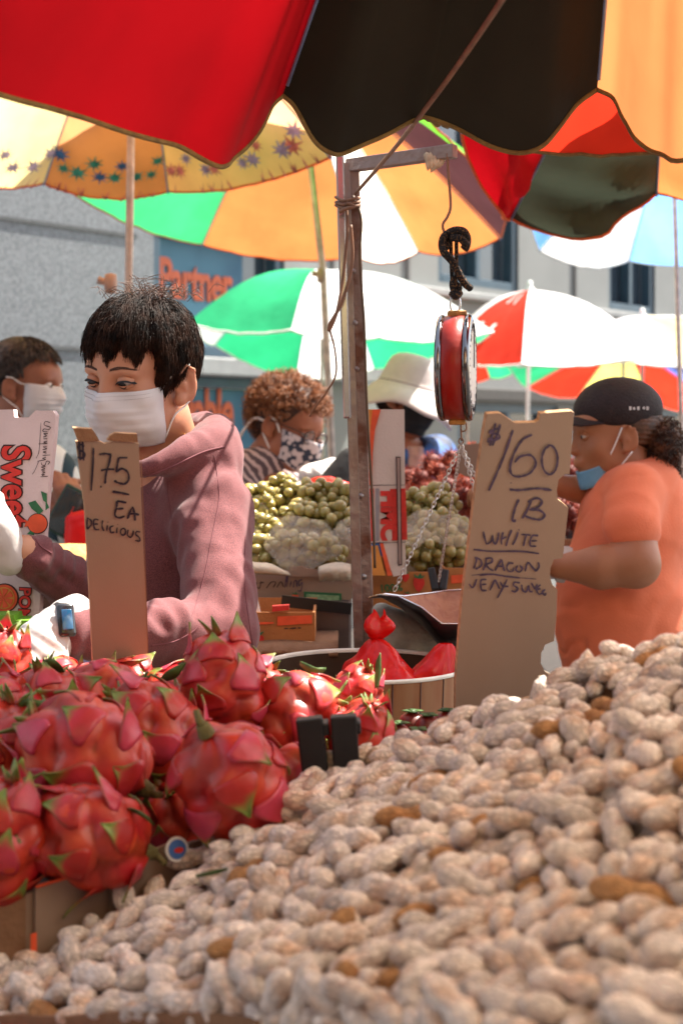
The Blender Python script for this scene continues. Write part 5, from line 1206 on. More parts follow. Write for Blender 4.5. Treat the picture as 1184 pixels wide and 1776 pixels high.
def chain(a, b, step=.0072, r=.0008):
    m = MB(); d = b-a; n = int(d.length/step); d.normalize(); X = d.orthogonal().normalized(); Yv = d.cross(X)
    for i in range(n):
        c = a+d*step*(i+.5); t0 = (i % 2)*math.pi/2+.5; U = X*math.cos(t0)+Yv*math.sin(t0)
        m.tube([c+d*math.cos(t)*step*.78+U*math.sin(t)*step*.40 for t in [q*math.pi/5 for q in range(11)]], r, 4, cap=False)
    m.build('chain', chm, sc_)
hp = P(799, 771, SY)
k1 = P(681, 1030, SY-.03); k2 = P(760, 1010, SY+.17); k3 = P(875, 1030, SY-.02); k4 = P(905, 1012, SY+.16)
for k_ in (k1, k2, k3, k4): chain(hp, k_)
# the pan: a scoop, open at the left end
panm = mat('pan_steel', (.10, .105, .11), .35, .3, 30, .15, 60, metal=.8, col2=(.05, .055, .06)); pani = mat('pan_inside', (.58, .25, .14), .7, .3, 60, .3, 120, metal=.05, col2=(.32, .12, .07))
topf = [(640, 1036, SY-.02), (660, 1031, SY-.05), (690, 1034, SY-.08), (730, 1053, SY-.10), (766, 1082, SY-.11), (850, 1082, SY-.11), (940, 1082, SY-.10)]
topb = [(640, 1036, SY-.02), (668, 1030, SY+.05), (700, 1034, SY+.08), (740, 1029, SY+.14), (775, 1024, SY+.17), (860, 1020, SY+.17), (940, 1020, SY+.17)]
tf = [P(*p) for p in topf]; tb = [P(*p) for p in topb]; V = []; nj = 12
dep = [0, .004, .016, .036, .060, .062, .062]
for i in range(7):
    for j in range(nj+1):
        t = j/nj; p = tf[i].lerp(tb[i], t); p = p-Vector((0, 0, dep[i]*(1-abs(2*t-1)**3.2))); V.append(p)
m = MB(); m.add(V, [(i*(nj+1)+j, i*(nj+1)+j+1, (i+1)*(nj+1)+j+1, (i+1)*(nj+1)+j) for i in range(6) for j in range(nj)])
e = 6*(nj+1); m.add([V[e+j] for j in range(nj+1)], [tuple(range(nj+1))])
o = m.build('pan', [panm, pani], sc_); q = o.modifiers.new('t', 'SOLIDIFY'); q.thickness = .002; q.offset = 1; q.material_offset = 1
m = MB(); m.tube(tf, .0014, 6); m.tube(tb, .0014, 6); m.build('pan_rim', chrome, sc_)
# --- wood grain tub with two red bags ---
tub = empty('tub', (.0331, 2.10, .90), 'round tub printed with wood planks and a white rim, holding red bags', 'tub')
woodp = mat('wood_print', (.42, .20, .085), .6, .3, 8, 0, col2=(.25, .09, .03), stretch=(8, 8, .8), detail=5, ramp=(.35, .65))
m = MB(); tr_, br_, tz, bz = .150, .138, 1.168, .90; cc = P(632, 760, 2.10); m.lathe([(br_, bz), (tr_, tz-.006)], (cc.x, cc.y, 0), n=48); m.build('wall', woodp, tub)
m = MB(); m.lathe([(tr_-.003, tz-.006), (tr_-.003, tz-.002), (tr_+.001, tz), (tr_+.003, tz-.003), (tr_+.001, tz-.006)], (cc.x, cc.y, 0), n=48); m.build('rim', mat('rim_white', (.82, .78, .70), .5), tub)
m = MB()
for k in range(22):
    a = 2*math.pi*k/22+.1; u = Vector((math.cos(a), math.sin(a), 0)); m.tube([Vector((cc.x, cc.y, bz))+u*br_*1.001, Vector((cc.x, cc.y, tz-.006))+u*tr_*1.001], .0010, 4)
m.build('plank_line', dkprint, tub)
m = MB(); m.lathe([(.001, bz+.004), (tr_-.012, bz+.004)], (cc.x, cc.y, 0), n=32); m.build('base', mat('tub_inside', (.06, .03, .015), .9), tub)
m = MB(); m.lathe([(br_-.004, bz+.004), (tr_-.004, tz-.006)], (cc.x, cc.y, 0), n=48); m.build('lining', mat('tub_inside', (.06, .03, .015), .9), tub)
redbag = cloth('red_bag_plastic', (.80, .010, .008), .35, rough=.3, spec=.5, bump=.4, bscale=25)
def bag(name, label, base, knot, r, seed, top=True):
    g_ = random.Random(seed); m = MB(); n = 40; V = []; ax = knot-base; L_ = 16
    for j in range(L_+1):
        t = j/L_; c_ = base.lerp(knot, t); rad = r*(1-t)**.8*(1 if t > .12 else .80+1.6*t)+.009
        for a in range(n):
            th = 2*math.pi*a/n; k_ = 1+.26*noise.noise(Vector((math.cos(th)*3.4+seed, math.sin(th)*3.4, t*4.1)))+.10*noise.noise(Vector((math.cos(th)*8+seed, math.sin(th)*8, t*9)))+.10*(abs(math.sin(th*4+seed+t*1.5))-.5)*(1-.3*t)
            V.append(c_+Vector((math.cos(th)*rad*k_, math.sin(th)*rad*k_*.8, -.012*math.sin(th*3+seed)*(1-t))))
    m.add(V, [(j*n+a, j*n+(a+1) % n, (j+1)*n+(a+1) % n, (j+1)*n+a) for j in range(L_) for a in range(n)]); m.add(V[:n], [tuple(range(n))])
    if top:
        V = []
        for j in range(9):
            t = j/8; rad = .008+.012*math.sin(math.pi*min(1, t*1.15))*(1 if t < .85 else .9)
            for a in range(20):
                th = 2*math.pi*a/20; k_ = 1+.35*math.sin(th*3+seed+t*3); V.append(knot+Vector((math.cos(th)*rad*k_+.006*t, math.sin(th)*rad*k_*.7, t*.036+.008*math.sin(th*2+1)*t)))
        m.add(V, [(j*20+a, j*20+(a+1) % 20, (j+1)*20+(a+1) % 20, (j+1)*20+a) for j in range(8) for a in range(20)])
    return tag(m.build(name, redbag, None), label, 'plastic bag', 'red bags in the tub')
bag('plastic_bag', 'knotted red plastic bag in the wood grain tub beside the steel post', P(664, 1225, 2.04), P(652, 1108, 2.06), .072, 1)
bag('plastic_bag', 'crumpled red plastic bag under the scale pan, in the wood grain tub', P(737, 1215, 2.07), P(772, 1116, 2.08), .046, 5, False)
mel = Sdf(.02); mel.ell(P(716, 1130, 2.32), (.075, .06, .062)); mel.cap(P(660, 1062, 2.3), P(716, 1120, 2.32), .018, .05)
tag(mel.build('canvas_sack', mat('canvas_grey', (.40, .40, .33), .9, .2, 30, .4, 60), None, .006, disp=folds(40, .004, 6)), 'grey green canvas sack lying behind the red bags under the scale pan', 'sack')
# --- boxes on the grape table ---
def box3(name, label, x0, x1, y0, y1, Yf, dp, mt, grp='cardboard fruit boxes', open_=True, th=.004, zlow=None, skew=0):
    """cardboard box with front face on pixels x0..x1, y0(top)..y1(bottom) at depth Yf"""
    a = P(x0, y0, Yf); b = P(x1, y1, Yf); z0 = b.z if zlow is None else zlow
    r = empty(name, ((a.x+b.x)/2, Yf+dp/2, z0), label, 'box', grp); w_ = b.x-a.x; h = a.z-z0
    cx, cy = (a.x+b.x)/2, Yf+dp/2
    m = MB()
    m.box((cx, Yf+th/2, z0+h/2), (w_, th, h)); m.build('front', mt, r, smooth=False)
    m = MB(); m.box((cx, Yf+dp-th/2, z0+h/2), (w_, th, h)); m.build('back', mt, r, smooth=False)
    for s_ in (-1, 1): m = MB(); m.box((cx+s_*(w_/2-th/2), cy, z0+h/2-.001), (th, dp-2*th-.001, h-.002)); m.build('side', mt, r, smooth=False)
    m = MB(); m.box((cx, cy, z0+th/2), (w_-2*th-.001, dp-2*th-.001, th)); m.build('bottom', mt, r, smooth=False)
    return r
b1 = box3('grape_box', 'tan cardboard box of green grapes with dark script lettering and a green label', 400, 609, 990, 1100, 2.62, .42, card)
fb = plane_pt(2.618)
m = MB(); strokes(m, fb, [[(428, 1005), (432, 1016), (440, 1020), (446, 1010)], [(446, 1018), (450, 1020), (453, 1008)], [(450, 1011), (458, 1010)], [(462, 1020), (470, 1010), (478, 1010), (474, 1019)], [(480, 1019), (487, 1009), (492, 1018)]], 2.0, .001); m.build('script_lettering', dkprint, b1, smooth=False)
m = MB(); strokes(m, fb, [[(494, 1019), (497, 1000), (499, 1000), (497, 1018)], [(503, 1018), (505, 1008)], [(509, 1019), (510, 1009), (514, 1007), (515, 1018)], [(524, 1005), (518, 1008), (519, 1016), (524, 1010), (522, 1024), (516, 1024)]], 2.2, .001); m.build('script_lettering', marker2, b1, smooth=False)
m = MB(); flat(m, fb, [(527, 1026), (592, 1029), (592, 1050), (527, 1050)], .0008); lb = m.build('label', grprint, b1, smooth=False)
m = MB(); flat(m, fb, [(531, 1030), (588, 1033), (588, 1050), (531, 1050)], .0022)
m.build('label_panel', mat('label_pale', (.25, .40, .20), .8, .2, 150), lb, smooth=False)
def berry(m, f, cx, cy, s_, mi=0, gi=1):
    flat(m, f, [(cx+s_*x, cy+s_*y) for x, y in ((-.5, -.35), (-.2, -.5), (.2, -.5), (.5, -.3), (.52, .1), (.3, .55), (0, .85), (-.3, .6), (-.5, .15))], .0012, mi); flat(m, f, [(cx+s_*x, cy+s_*y) for x, y in ((-.35, -.5), (-.5, -.85), (-.1, -.6), (.15, -.95), (.25, -.6), (.55, -.7), (.3, -.42), (0, -.4))], .0022, gi)
m = MB(); berry(m, fb, 512, 1036, 11); m.build('fruit_print', [redor, grprint], b1, smooth=False)
m = MB(); slab(m, plane_pt(2.612), [(501, 987), (504, 983), (524, 982), (532, 986), (553, 988), (553, 1000), (501, 1000)], .004); m.build('flap', [card, cardin], b1, smooth=False)
m = MB(); V = []
for i in range(9):
    t = i/8; V += [P(422+t*78, 968+t*22+3*math.sin(i), 2.60), P(422+t*82, 985+t*12, 2.58), P(424+t*80, 993+t*5, 2.61)]
m.add(V, [(3*i+j, 3*i+j+1, 3*i+4+j, 3*i+3+j) for i in range(8) for j in (0, 1)])
tag(m.build('liner_paper', mat('liner_paper', (.66, .56, .42), .8, .15, 30, .3, 60), b1, solid=.003)); m = MB(); V = []
for i in range(10):
    t = i/9; V += [P(552+t*56, 984-8*math.sin(t*2.6), 2.60), P(552+t*56, 994+2*math.sin(i*1.7), 2.575), P(554+t*54, 1006+1.5*math.sin(i*2), 2.61)]
m.add(V, [(3*i+j, 3*i+j+1, 3*i+4+j, 3*i+3+j) for i in range(9) for j in (0, 1)])
tag(m.build('liner_paper', mat('liner_paper', (.66, .56, .42), .8, .15, 30, .3, 60), b1, solid=.003), 'pale paper liner')
b2 = box3('fruit_box', 'orange brown cardboard box with a red strawberry print, on the flat cardboard', 400, 546, 1062, 1130, 2.36, .22, cardo)
fb2 = plane_pt(2.358); m = MB(); flat(m, fb2, [(481, 1069), (541, 1067), (541, 1081), (481, 1085)]); m.build('print_band', redor, b2, smooth=False)
m = MB(); flat(m, plane_pt(2.352), [(472, 1052), (501, 1050), (501, 1058), (472, 1061)], .0012, 0, .02); m.build('red_tab', redprint, b2, smooth=False)
m = MB(); berry(m, fb2, 445, 1112, 25, 0, 1); m.build('fruit_print', [redprint, grprint], b2, smooth=False)
m = MB(); strokes(m, fb2, [[(493, 1090), (500, 1090)], [(502, 1090), (514, 1089)], [(516, 1089), (522, 1089)]], 2.5); m.build('small_print', dkprint, b2, smooth=False)
m = MB(); strokes(m, fb2, [[(432, 1082), (475, 1080)]], 4); m.build('small_print', redor, b2, smooth=False)
m = MB(); slab(m, plane_pt(2.37), [(427, 1040), (445, 1030), (452, 1062), (427, 1062)], .001); tag(m.build('white_paper', mat('paper_white', (.75, .76, .80), .7), b2, smooth=False))
# flat cardboard stack
fs = empty('flat_cardboard', P(500, 1150, 2.3), 'worn flattened cardboard sheets stacked under the strawberry print box', 'cardboard')
g = random.Random(9)
for k in range(3):
    m = MB(); n = 14; V = []; z_ = P(500, 1136+k*8, 2.24).z
    for yy, ww in ((2.235+k*.004, 0), (2.50, 0)):
        for i in range(n+1):
            t = i/n; V.append(Vector((P(420, 0, 2.24).x+t*(P(586-k*9, 0, 2.24).x-P(420, 0, 2.24).x), yy+g.uniform(-.004, .004), z_+.003*math.sin(t*5+k)+.004*t)))
    m.add(V, [(i, i+1, n+2+i, n+1+i) for i in range(n)]); m.build('sheet', cardw, fs, solid=.006)
m = MB(); a = P(545, 1054, 2.50); b = P(609, 1160, 2.50); m.box(((a.x+b.x)/2, 2.60, (a.z+b.z)/2), (b.x-a.x, .2, a.z-b.z)); 
stb = empty('steel_box', ((a.x+b.x)/2, 2.60, b.z), 'dull grey steel box between the strawberry print box and the post', 'box'); m.build('body', mat('dull_steel', (.16, .13, .125), .42, .3, 8, .1, 20, metal=.75), stb, smooth=False, bevel=.004)
m = MB(); m.beam(P(488, 1042, 2.49), P(609, 1056, 2.49), .006, .02, 0, (0, 0, 1)); m.build('rim', blackpl, stb, smooth=False)
b3 = box3('fruit_box', 'orange brown strawberry box with green lettering, right of the post under grapes', 645, 748, 992, 1100, 2.66, .36, cardo)
fb3 = plane_pt(2.658); m = MB(); berry(m, fb3, 726, 1011, 19); berry(m, fb3, 703, 1000, 12); berry(m, fb3, 706, 1034, 10); m.build('fruit_print', [redprint, grprint], b3, smooth=False)
text_mesh('lettering', '100%', grprint, b3, fb3(658, 1027, .001), Vector((1, 0, .06)), Vector((-.1, 0, 1)), .020, .0003, .0004)
b4 = box3('fruit_box', 'orange brown fruit box with a red label, beside the tall white dragon price sign', 770, 850, 985, 1100, 2.66, .36, cardo)
fb4 = plane_pt(2.658); m = MB(); flat(m, fb4, [(782, 998), (812, 996), (812, 1010), (782, 1012)]); m.build('print_band', redor, b4, smooth=False)
for (x, y0, y1, lb_) in ((752, 985, 1024, 'left black handle of the carrier between the strawberry boxes'), (770, 988, 1024, 'right black handle of the carrier between the strawberry boxes')):
    m = MB(); m.beam(P(x-5 if x < 760 else x+2, y0, 2.60), P(x+3 if x < 760 else x-3, y1, 2.58), .014, .01, 0, (0, 1, 0)); tag(m.build('carrier_handle', blackpl, None, smooth=False, bevel=.003), lb_, 'handle', 'black carrier handles')
# HMC carton
fh = plane_pt(2.60, 0, 0)
hb = empty('tall_carton', P(655, 1000, 2.6), 'cream carton standing on end with red blocks and sideways HMC lettering behind the post', 'box')
m = MB(); slab(m, fh, [(612, 710), (701, 710), (702, 845), (705, 935), (702, 938), (705, 996), (682, 1000), (660, 940), (612, 945)], .05, 0, 0); m.build('carton', cardp, hb, smooth=False)
m = MB(); L_ = [(635, 710), (628, 745), (627, 800), (630, 840)]; flat(m, fh, [(612, 710), (655, 710), (645, 740), (640, 780), (639, 842), (612, 842)], .0010, 1); flat(m, fh, [(646, 710), (660, 710), (650, 745), (646, 785), (645, 842), (640, 842), (640, 785), (642, 745)], .0022, 0)
flat(m, fh, [(638, 848), (648, 847), (648, 938), (638, 940)], .0010, 2); flat(m, fh, [(651, 847), (657, 847), (657, 938), (651, 939)], .0010, 3); flat(m, fh, [(676, 848), (703, 847), (706, 936), (680, 937)], .0010, 2)
flat(m, fh, [(616, 950), (655, 946), (668, 998), (620, 998)], .0010, 1); flat(m, fh, [(658, 942), (664, 942), (680, 998), (672, 999)], .0010, 0)
m.build('print', [redor, orprint, redprint, mat('print_grey', (.30, .28, .30), .8)], hb, smooth=False)
m = MB(); strokes(m, fh, [[(612, 842), (702, 841)], [(612, 943), (704, 940)]], 1.4, .003); m.build('crease', dkprint, hb, smooth=False)
rot_text('HMC', 662, 851, .040, redprint, .0026, 1.02, .002, par=hb, ff=fh, nm='lettering')
m = MB(); flat(m, fh, [(686, 792), (694, 792), (697, 980), (690, 981)], .0045, 1, .002); flat(m, fh, [(688, 794), (692.5, 794), (695, 978), (691.5, 978)], .0062, 0, .001); m.build('slot', [mat('slot_grey', (.35, .25, .22), .8), dkprint], hb, smooth=False)
# pale box flap behind the rambutans, right
m = MB(); slab(m, plane_pt(3.2), [(796, 772), (840, 768), (842, 830), (806, 826), (792, 818)], .006); tag(m.build('cardboard_flap', [card, cardin], None, smooth=False), 'torn cardboard flap standing behind the rambutans by the white dragon sign', 'cardboard')
# white cloth and towel by the curly woman
S = Sdf(.015); S.cap(P(528, 822, 3.72), P(575, 815, 3.75), .022, .034); S.ell(P(590, 828, 3.7), (.05, .03, .03)); tag(S.build('white_towel', mat('towel_white', (.80, .79, .76), .9, .03, 30, .4, 60), None, .006, disp=folds(70, .006, 3)), 'bright white cloth bundle below the dotted mask of the curly woman', 'cloth')
S = Sdf(.015); S.cap((P(575, 850, 3.6)), P(606, 795, 3.62), .045, .030); tag(S.build('black_bag', mat('black_cloth', (.008, .008, .01), .9), None, .008, disp=folds(40, .005, 3)), 'black cloth bag behind the grapes left of the steel post', 'bag')
S = Sdf(.02); S.ell(P(575, 840, 3.3), (.05, .03, .012)); S.ell(P(560, 838, 3.32), (.03, .03, .014)); tag(S.build('red_wrap', redbag, None, .006, disp=folds(60, .005, 9)), 'flat red plastic wrap lying on top of the green grapes', 'plastic wrap')
m = MB(); m.lathe([(.0, .05), (.06, .045), (.085, .02), (.09, 0), (.085, -.02), (.0, -.03)], P(120, 985, 2.9), (0, 0, 1), 24); m.box(P(120, 1040, 2.9), (.16, .14, .12)); tag(m.build('straw_basket', mat('straw', (.50, .26, .08), .8, .2, 40, .6, 90), None), 'rounded straw basket seen past the raised arm of the mauve woman', 'basket')
m = MB(); m.box(P(90, 1110, 2.6), (.26, .2, .2)); tag(m.build('brown_crate', mat('dark_crate', (.07, .035, .02), .8, .4, 20, .4, 40), None, smooth=False, bevel=.006), 'dark wooden crate behind the pomegranate carton under the raised arm', 'crate')
for (x, y, lb_, g_) in ((545, 1292, 'left', 0), (600, 1288, 'right', 1)):
    m = MB(); R_ = Matrix.Rotation(-.06 if g_ else -.12, 3, 'Y'); m.box(P(x, y+30, 1.34), (.025, .018, .085), R_); m.box(P(x, y-15, 1.34)+Vector((0, .006, .006)), (.028, .026, .012), R_)
    tag(m.build('tray_corner', blackpl, None, smooth=False, bevel=.002), ['slanted black plastic tray corner between dragon fruits, nearer the fruit pile', 'upright black plastic tray corner beside the peanuts, right of its twin'][g_], 'tray')

# ---------------- crates and trays in front ----------------
def poly_tray(name, label, poly, topz, botz, floorz, mt, edge=None, th=.005, band=None):
    cx = sum(p[0] for p in poly)/len(poly); cy = sum(p[1] for p in poly)/len(poly)
    r = empty(name, (cx, cy, botz), label, 'box', 'foreground fruit trays'); n = len(poly)
    for i in range(n):
        a, b = poly[i], poly[(i+1) % n]; m = MB(); K = 10; V = []; d = Vector((b[0]-a[0], b[1]-a[1], 0)).normalized(); nn = Vector((d.y, -d.x, 0))*th
        for k in range(K+1):
            t = k/K; x, y = a[0]+(b[0]-a[0])*t, a[1]+(b[1]-a[1])*t; zt = topz(x, y)+.003*noise.noise(Vector((x*30, y*30, 1)))
            V += [(x, y, botz), (x, y, zt), (x+nn.x, y+nn.y, zt), (x+nn.x, y+nn.y, botz)]
        f = []
        for k in range(K): q = 4*k; f += [(q, q+4, q+5, q+1), (q+1, q+5, q+6, q+2), (q+2, q+6, q+7, q+3)]
        f += [(0, 1, 2, 3), (4*K+3, 4*K+2, 4*K+1, 4*K)]
        m.add(V, f); m.build('side', mt, r, smooth=False)
    m = MB(); m.add([(x, y, floorz(x, y)) for x, y in poly], [tuple(range(n))]); m.build('bottom', mat('tray_inside', (.06, .03, .018), .9, .3, 40), r, smooth=False)
    return r
ppoly = [(-.31, 1.13), (-.30, 1.187), (-.16, 1.257), (-.06, 1.327), (.05, 1.38), (.16, 1.35), (.3, 1.27), (.40, 1.12), (.40, .6), (.2, .6), (0, .85), (-.09, .95)]
PZ = .012
surf = lambda x, y: 1.145+.45*x+.12*(y-.85)+PZ
pt = poly_tray('peanut_tray', 'large cardboard tray heaped with peanuts in the foreground', ppoly, lambda x, y: surf(x, y)-(.012 if x < -.05 and y < 1.16 else (.04 if x > -.05 else .045)), .82, lambda x, y: surf(x, y)-.058, cardw)
m = MB(); fpt = []
a = Vector((-.31, 1.13, 0)); b = Vector((-.09, .95, 0))
for k in range(9):
    t = k/8; p = a.lerp(b, t); z = surf(p.x, p.y)-.010; fpt += [(p.x-.006, p.y-.006, z-.004-.001*k), (p.x-.006, p.y-.006, z-.022)]
m.add(fpt, [(2*k, 2*k+2, 2*k+3, 2*k+1) for k in range(8)]); m.build('red_stripe', redor, pt, solid=.001)
cpoly = [(-.66, 1.16), (-.42, 1.165), (-.295, 1.195), (-.17, 1.268), (-.06, 1.34), (.045, 1.40), (.10, 1.74), (-.66, 1.76)]
ctop = lambda x, y: 1.110+.12*max(0, x+.29)+.05*(y-1.19)-.12*max(0, y-1.42)
cr = poly_tray('fruit_tray', 'worn cardboard tray with red stripes holding the dragon fruit', cpoly, ctop, .82, lambda x, y: ctop(x, y)-.03, card)
def on_wall(t, dz, off=-.0065):
    a, b = Vector(cpoly[2]+(0,)), Vector(cpoly[4]+(0,)); p = a.lerp(b, t); d = (b-a).normalized(); n_ = Vector((d.y, -d.x, 0)); return Vector((p.x, p.y, ctop(p.x, p.y)+dz))+n_*(-off+.004)
for i, (t0, t1, z0, z1, mm) in enumerate(((-.03, .10, -.002, -.085, cardw), (.13, .36, .004, -.075, card), (.375, .43, -.012, -.07, card), (.45, .62, .006, -.06, card), (.66, .98, .002, -.07, cardw))):
    m = MB(); A_, B_, C_, D_ = on_wall(t0, z0), on_wall(t1, z0+.002), on_wall(t1, z1), on_wall(t0, z1); n_ = Vector((.5, -.86, 0))*.004
    m.add([A_, B_, C_, D_, A_-n_, B_-n_, C_-n_, D_-n_], [(0, 1, 2, 3), (4, 7, 6, 5), (0, 4, 5, 1), (1, 5, 6, 2), (2, 6, 7, 3), (3, 7, 4, 0)]); m.build('flap', mm, cr, smooth=False)
m = MB()
for t0, t1, z0, z1 in ((.105, .125, -.03, -.075), (.383, .405, -.02, -.06)): m.add([on_wall(t0, z0, -.014), on_wall(t1, z0, -.014), on_wall(t1, z1, -.014), on_wall(t0, z1, -.014)], [(0, 1, 2, 3)])
m.build('red_print', redor, cr, smooth=False); m = MB(); m.tube([on_wall(.13+.23*k/6, .006, -.008) for k in range(7)], .0015, 5); m.build('red_edge', redor, cr)
m = MB(); c_ = on_wall(.58, .006, -.020); nn = Vector((.45, -.8, .25)).normalized(); X = Vector((0, 0, 1)).cross(nn).normalized(); Yv = nn.cross(X)
def disc(m, c, r, off, mi, r2=None, n=20): m.add([c+nn*off+X*math.cos(2*math.pi*k/n)*r+Yv*math.sin(2*math.pi*k/n)*(r2 or r) for k in range(n)], [tuple(range(n))], mi)
disc(m, c_, .011, .002, 0); disc(m, c_, .0085, .003, 1); disc(m, c_+X*.001-Yv*.001, .0045, .004, 2, .0025)
tag(m.build('fruit_sticker', [mat('sticker_white', (.8, .8, .8), .4), mat('sticker_blue', (.05, .16, .5), .4), redprint], cr, smooth=False), 'round blue and white sticker')

# ---------------- dragon fruit ----------------
dfm = [mat('dragon_skin', (.47, .018, .012), .42, .2, 26, .25, 45, coat=.10, attr='Col', col2=(.54, .040, .018), spec=.5, sss=.08, bdist=.003),
       mat('dragon_scale', (.9, .9, .9), .42, .12, 50, .25, 120, attr='Col', transl=.22, coat=.15, bdist=.002)]
stemm = mat('fruit_stem', (.12, .10, .03), .8, .3, 60, .4, 100)
def dragon_proto(seed):
    g_ = random.Random(seed); Rx, Rz = .0425, .0585; root = empty('dragon_fruit', (0, 0, 0), 'x', 'dragon fruit', 'dragon fruit in the tray')
    def sp(ph, v, off=0):      # v -1..1 along the axis
        a = math.sqrt(max(0, 1-abs(v)**2.3)); return Vector(((Rx*a+off)*math.cos(ph), (Rx*a+off)*math.sin(ph), Rz*v+off*v*.6))
    NS = 16; ctrs = [(i*2.39996+g_.uniform(-.2, .2), -0.90+1.72*(i+.5)/NS) for i in range(NS)]
    V = []; C = []; nu, nv = 48, 36
    for j in range(nv+1):
        v = -1+2*j/nv
        for i in range(nu):
            ph = 2*math.pi*i/nu; b = 0
            for (cp, cv) in ctrs:
                dp = (ph-cp+math.pi) % (2*math.pi)-math.pi; q = (dp/.72)**2+((v-cv-.12)/.36)**2
                if q < 1: b = max(b, (1-q)**.42)
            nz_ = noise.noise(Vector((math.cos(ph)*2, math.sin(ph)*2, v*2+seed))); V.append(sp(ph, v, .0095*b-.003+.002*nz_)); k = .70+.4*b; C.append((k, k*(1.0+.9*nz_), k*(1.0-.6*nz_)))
    f = [(j*nu+i, j*nu+(i+1) % nu, (j+1)*nu+(i+1) % nu, (j+1)*nu+i) for j in range(nv) for i in range(nu)]
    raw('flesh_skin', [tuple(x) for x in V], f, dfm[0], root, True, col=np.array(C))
    m = MB()
    for n_, (cp, cv) in enumerate(ctrs):
        big = .8+.35*math.cos(cv*1.4); ln = g_.uniform(.028, .038)*big*(1.1 if cv > .3 else 1); wd = g_.uniform(.0125, .0170)*big; lift = g_.uniform(.0, .20)+max(0, cv-.2)*.5+(.35 if g_.random() < .16 else 0)
        V = []; base = sp(cp, cv, .0015); up = (sp(cp, min(1, cv+.12))-sp(cp, cv-.05)).normalized(); nr = Vector((math.cos(cp), math.sin(cp), cv*1.1)).normalized(); up = (up-nr*up.dot(nr)).normalized(); sd = nr.cross(up)
        tw = g_.uniform(-.25, .25); red = Vector((.54, .024, .016)); pink = Vector((.74, .075, .16)); gr = Vector((.10, .24, .03)); yg = Vector((.36, .44, .09)); cl = []
        L_ = 9; W_ = 4; hue = g_.random()
        for j in range(L_+1):
            t = j/L_; w_ = wd*(1-t**1.9)*(.75+.5*math.sin(math.pi*min(1, t*1.1+.2)))+.0004
            bend = (t**2.2)*ln*lift*1.3; curl_ = -.004*math.sin(t*math.pi)
            for i in range(-W_, W_+1):
                u = i/W_; surf_drop = (w_*u)**2/(Rx*1.3)
                p = base+up*(ln*t-ln*.15)+sd*(w_*u+tw*ln*t*t*.5)+nr*(.0048+bend+curl_*-.3-surf_drop*(1-.6*t)+.0012*(abs(u)**2)*(t > .3)); 
                p = p-nr*((ln*t)**2/(Rz*2.4))*(1-lift)
                V.append(p); k = max(0, min(1, (t-.52-.22*hue+.10*abs(u)+.1*noise.noise(p*120))/.22)); base_c = red.lerp(pink, min(1, max(0, -.2+1.0*hue+.4*noise.noise(p*70)))); c_ = base_c.lerp(gr.lerp(yg, .5+.5*noise.noise(p*90)), k)
                if abs(u) > .8 and t > .3: c_ = c_.lerp(Vector((.30, .12, .04)), .4)
                cl.append(tuple(c_))
        n0 = len(m.v); m.v += [tuple(x) for x in V]; m.c += cl; q = 2*W_+1
        for j in range(L_):
            for i in range(q-1): m.f.append((n0+j*q+i, n0+j*q+i+1, n0+(j+1)*q+i+1, n0+(j+1)*q+i)); m.m.append(0)
    for i in range(6):       # crown leaves
        a = i*2.4+g_.random(); o_ = Vector((math.cos(a), math.sin(a), 0))*.008; d = (Vector((math.cos(a)*.55, math.sin(a)*.55, 1))).normalized(); ln = g_.uniform(.010, .024); sd = d.cross(Vector((math.cos(a), math.sin(a), 0))).normalized()
        V = []; cl = []
        for j in range(6):
            t = j/5; w_ = .0052*(1-t**1.6)+.0004; p = o_+Vector((0, 0, Rz*.94))+d*ln*t+o_.normalized()*ln*.3*t*t
            V += [p-sd*w_, p+sd*w_]; c_ = Vector((.55, .06, .05)).lerp(Vector((.16, .24, .05)), min(1, t*1.6)); cl += [tuple(c_)]*2
        n0 = len(m.v); m.v += [tuple(x) for x in V]; m.c += cl
        for j in range(5): m.f.append((n0+2*j, n0+2*j+1, n0+2*j+3, n0+2*j+2)); m.m.append(0)
    o = raw('scales', m.v, m.f, dfm[1], root, True, col=np.array(m.c)); q = o.modifiers.new('t', 'SOLIDIFY'); q.thickness = .0014; q.offset = 0
    m = MB(); m.lathe([(.0, -.006), (.006, -.006), (.008, .004)], (0, 0, -Rz-.002), (0, 0, 1), 10); m.tube([(0, 0, -Rz-.004), (.004, 0, -Rz-.012), (.010, .002, -Rz-.018)], [.005, .0035, .003], 6); m.build('stem', stemm, root)
    return root
def copy_tree(o, parent=None):
    c = o.copy(); COL.objects.link(c); c.parent = parent
    for ch in list(o.children): copy_tree(ch, c)
    return c
protos = [dragon_proto(s_) for s_ in (11, 12, 13, 14)]; used = set()
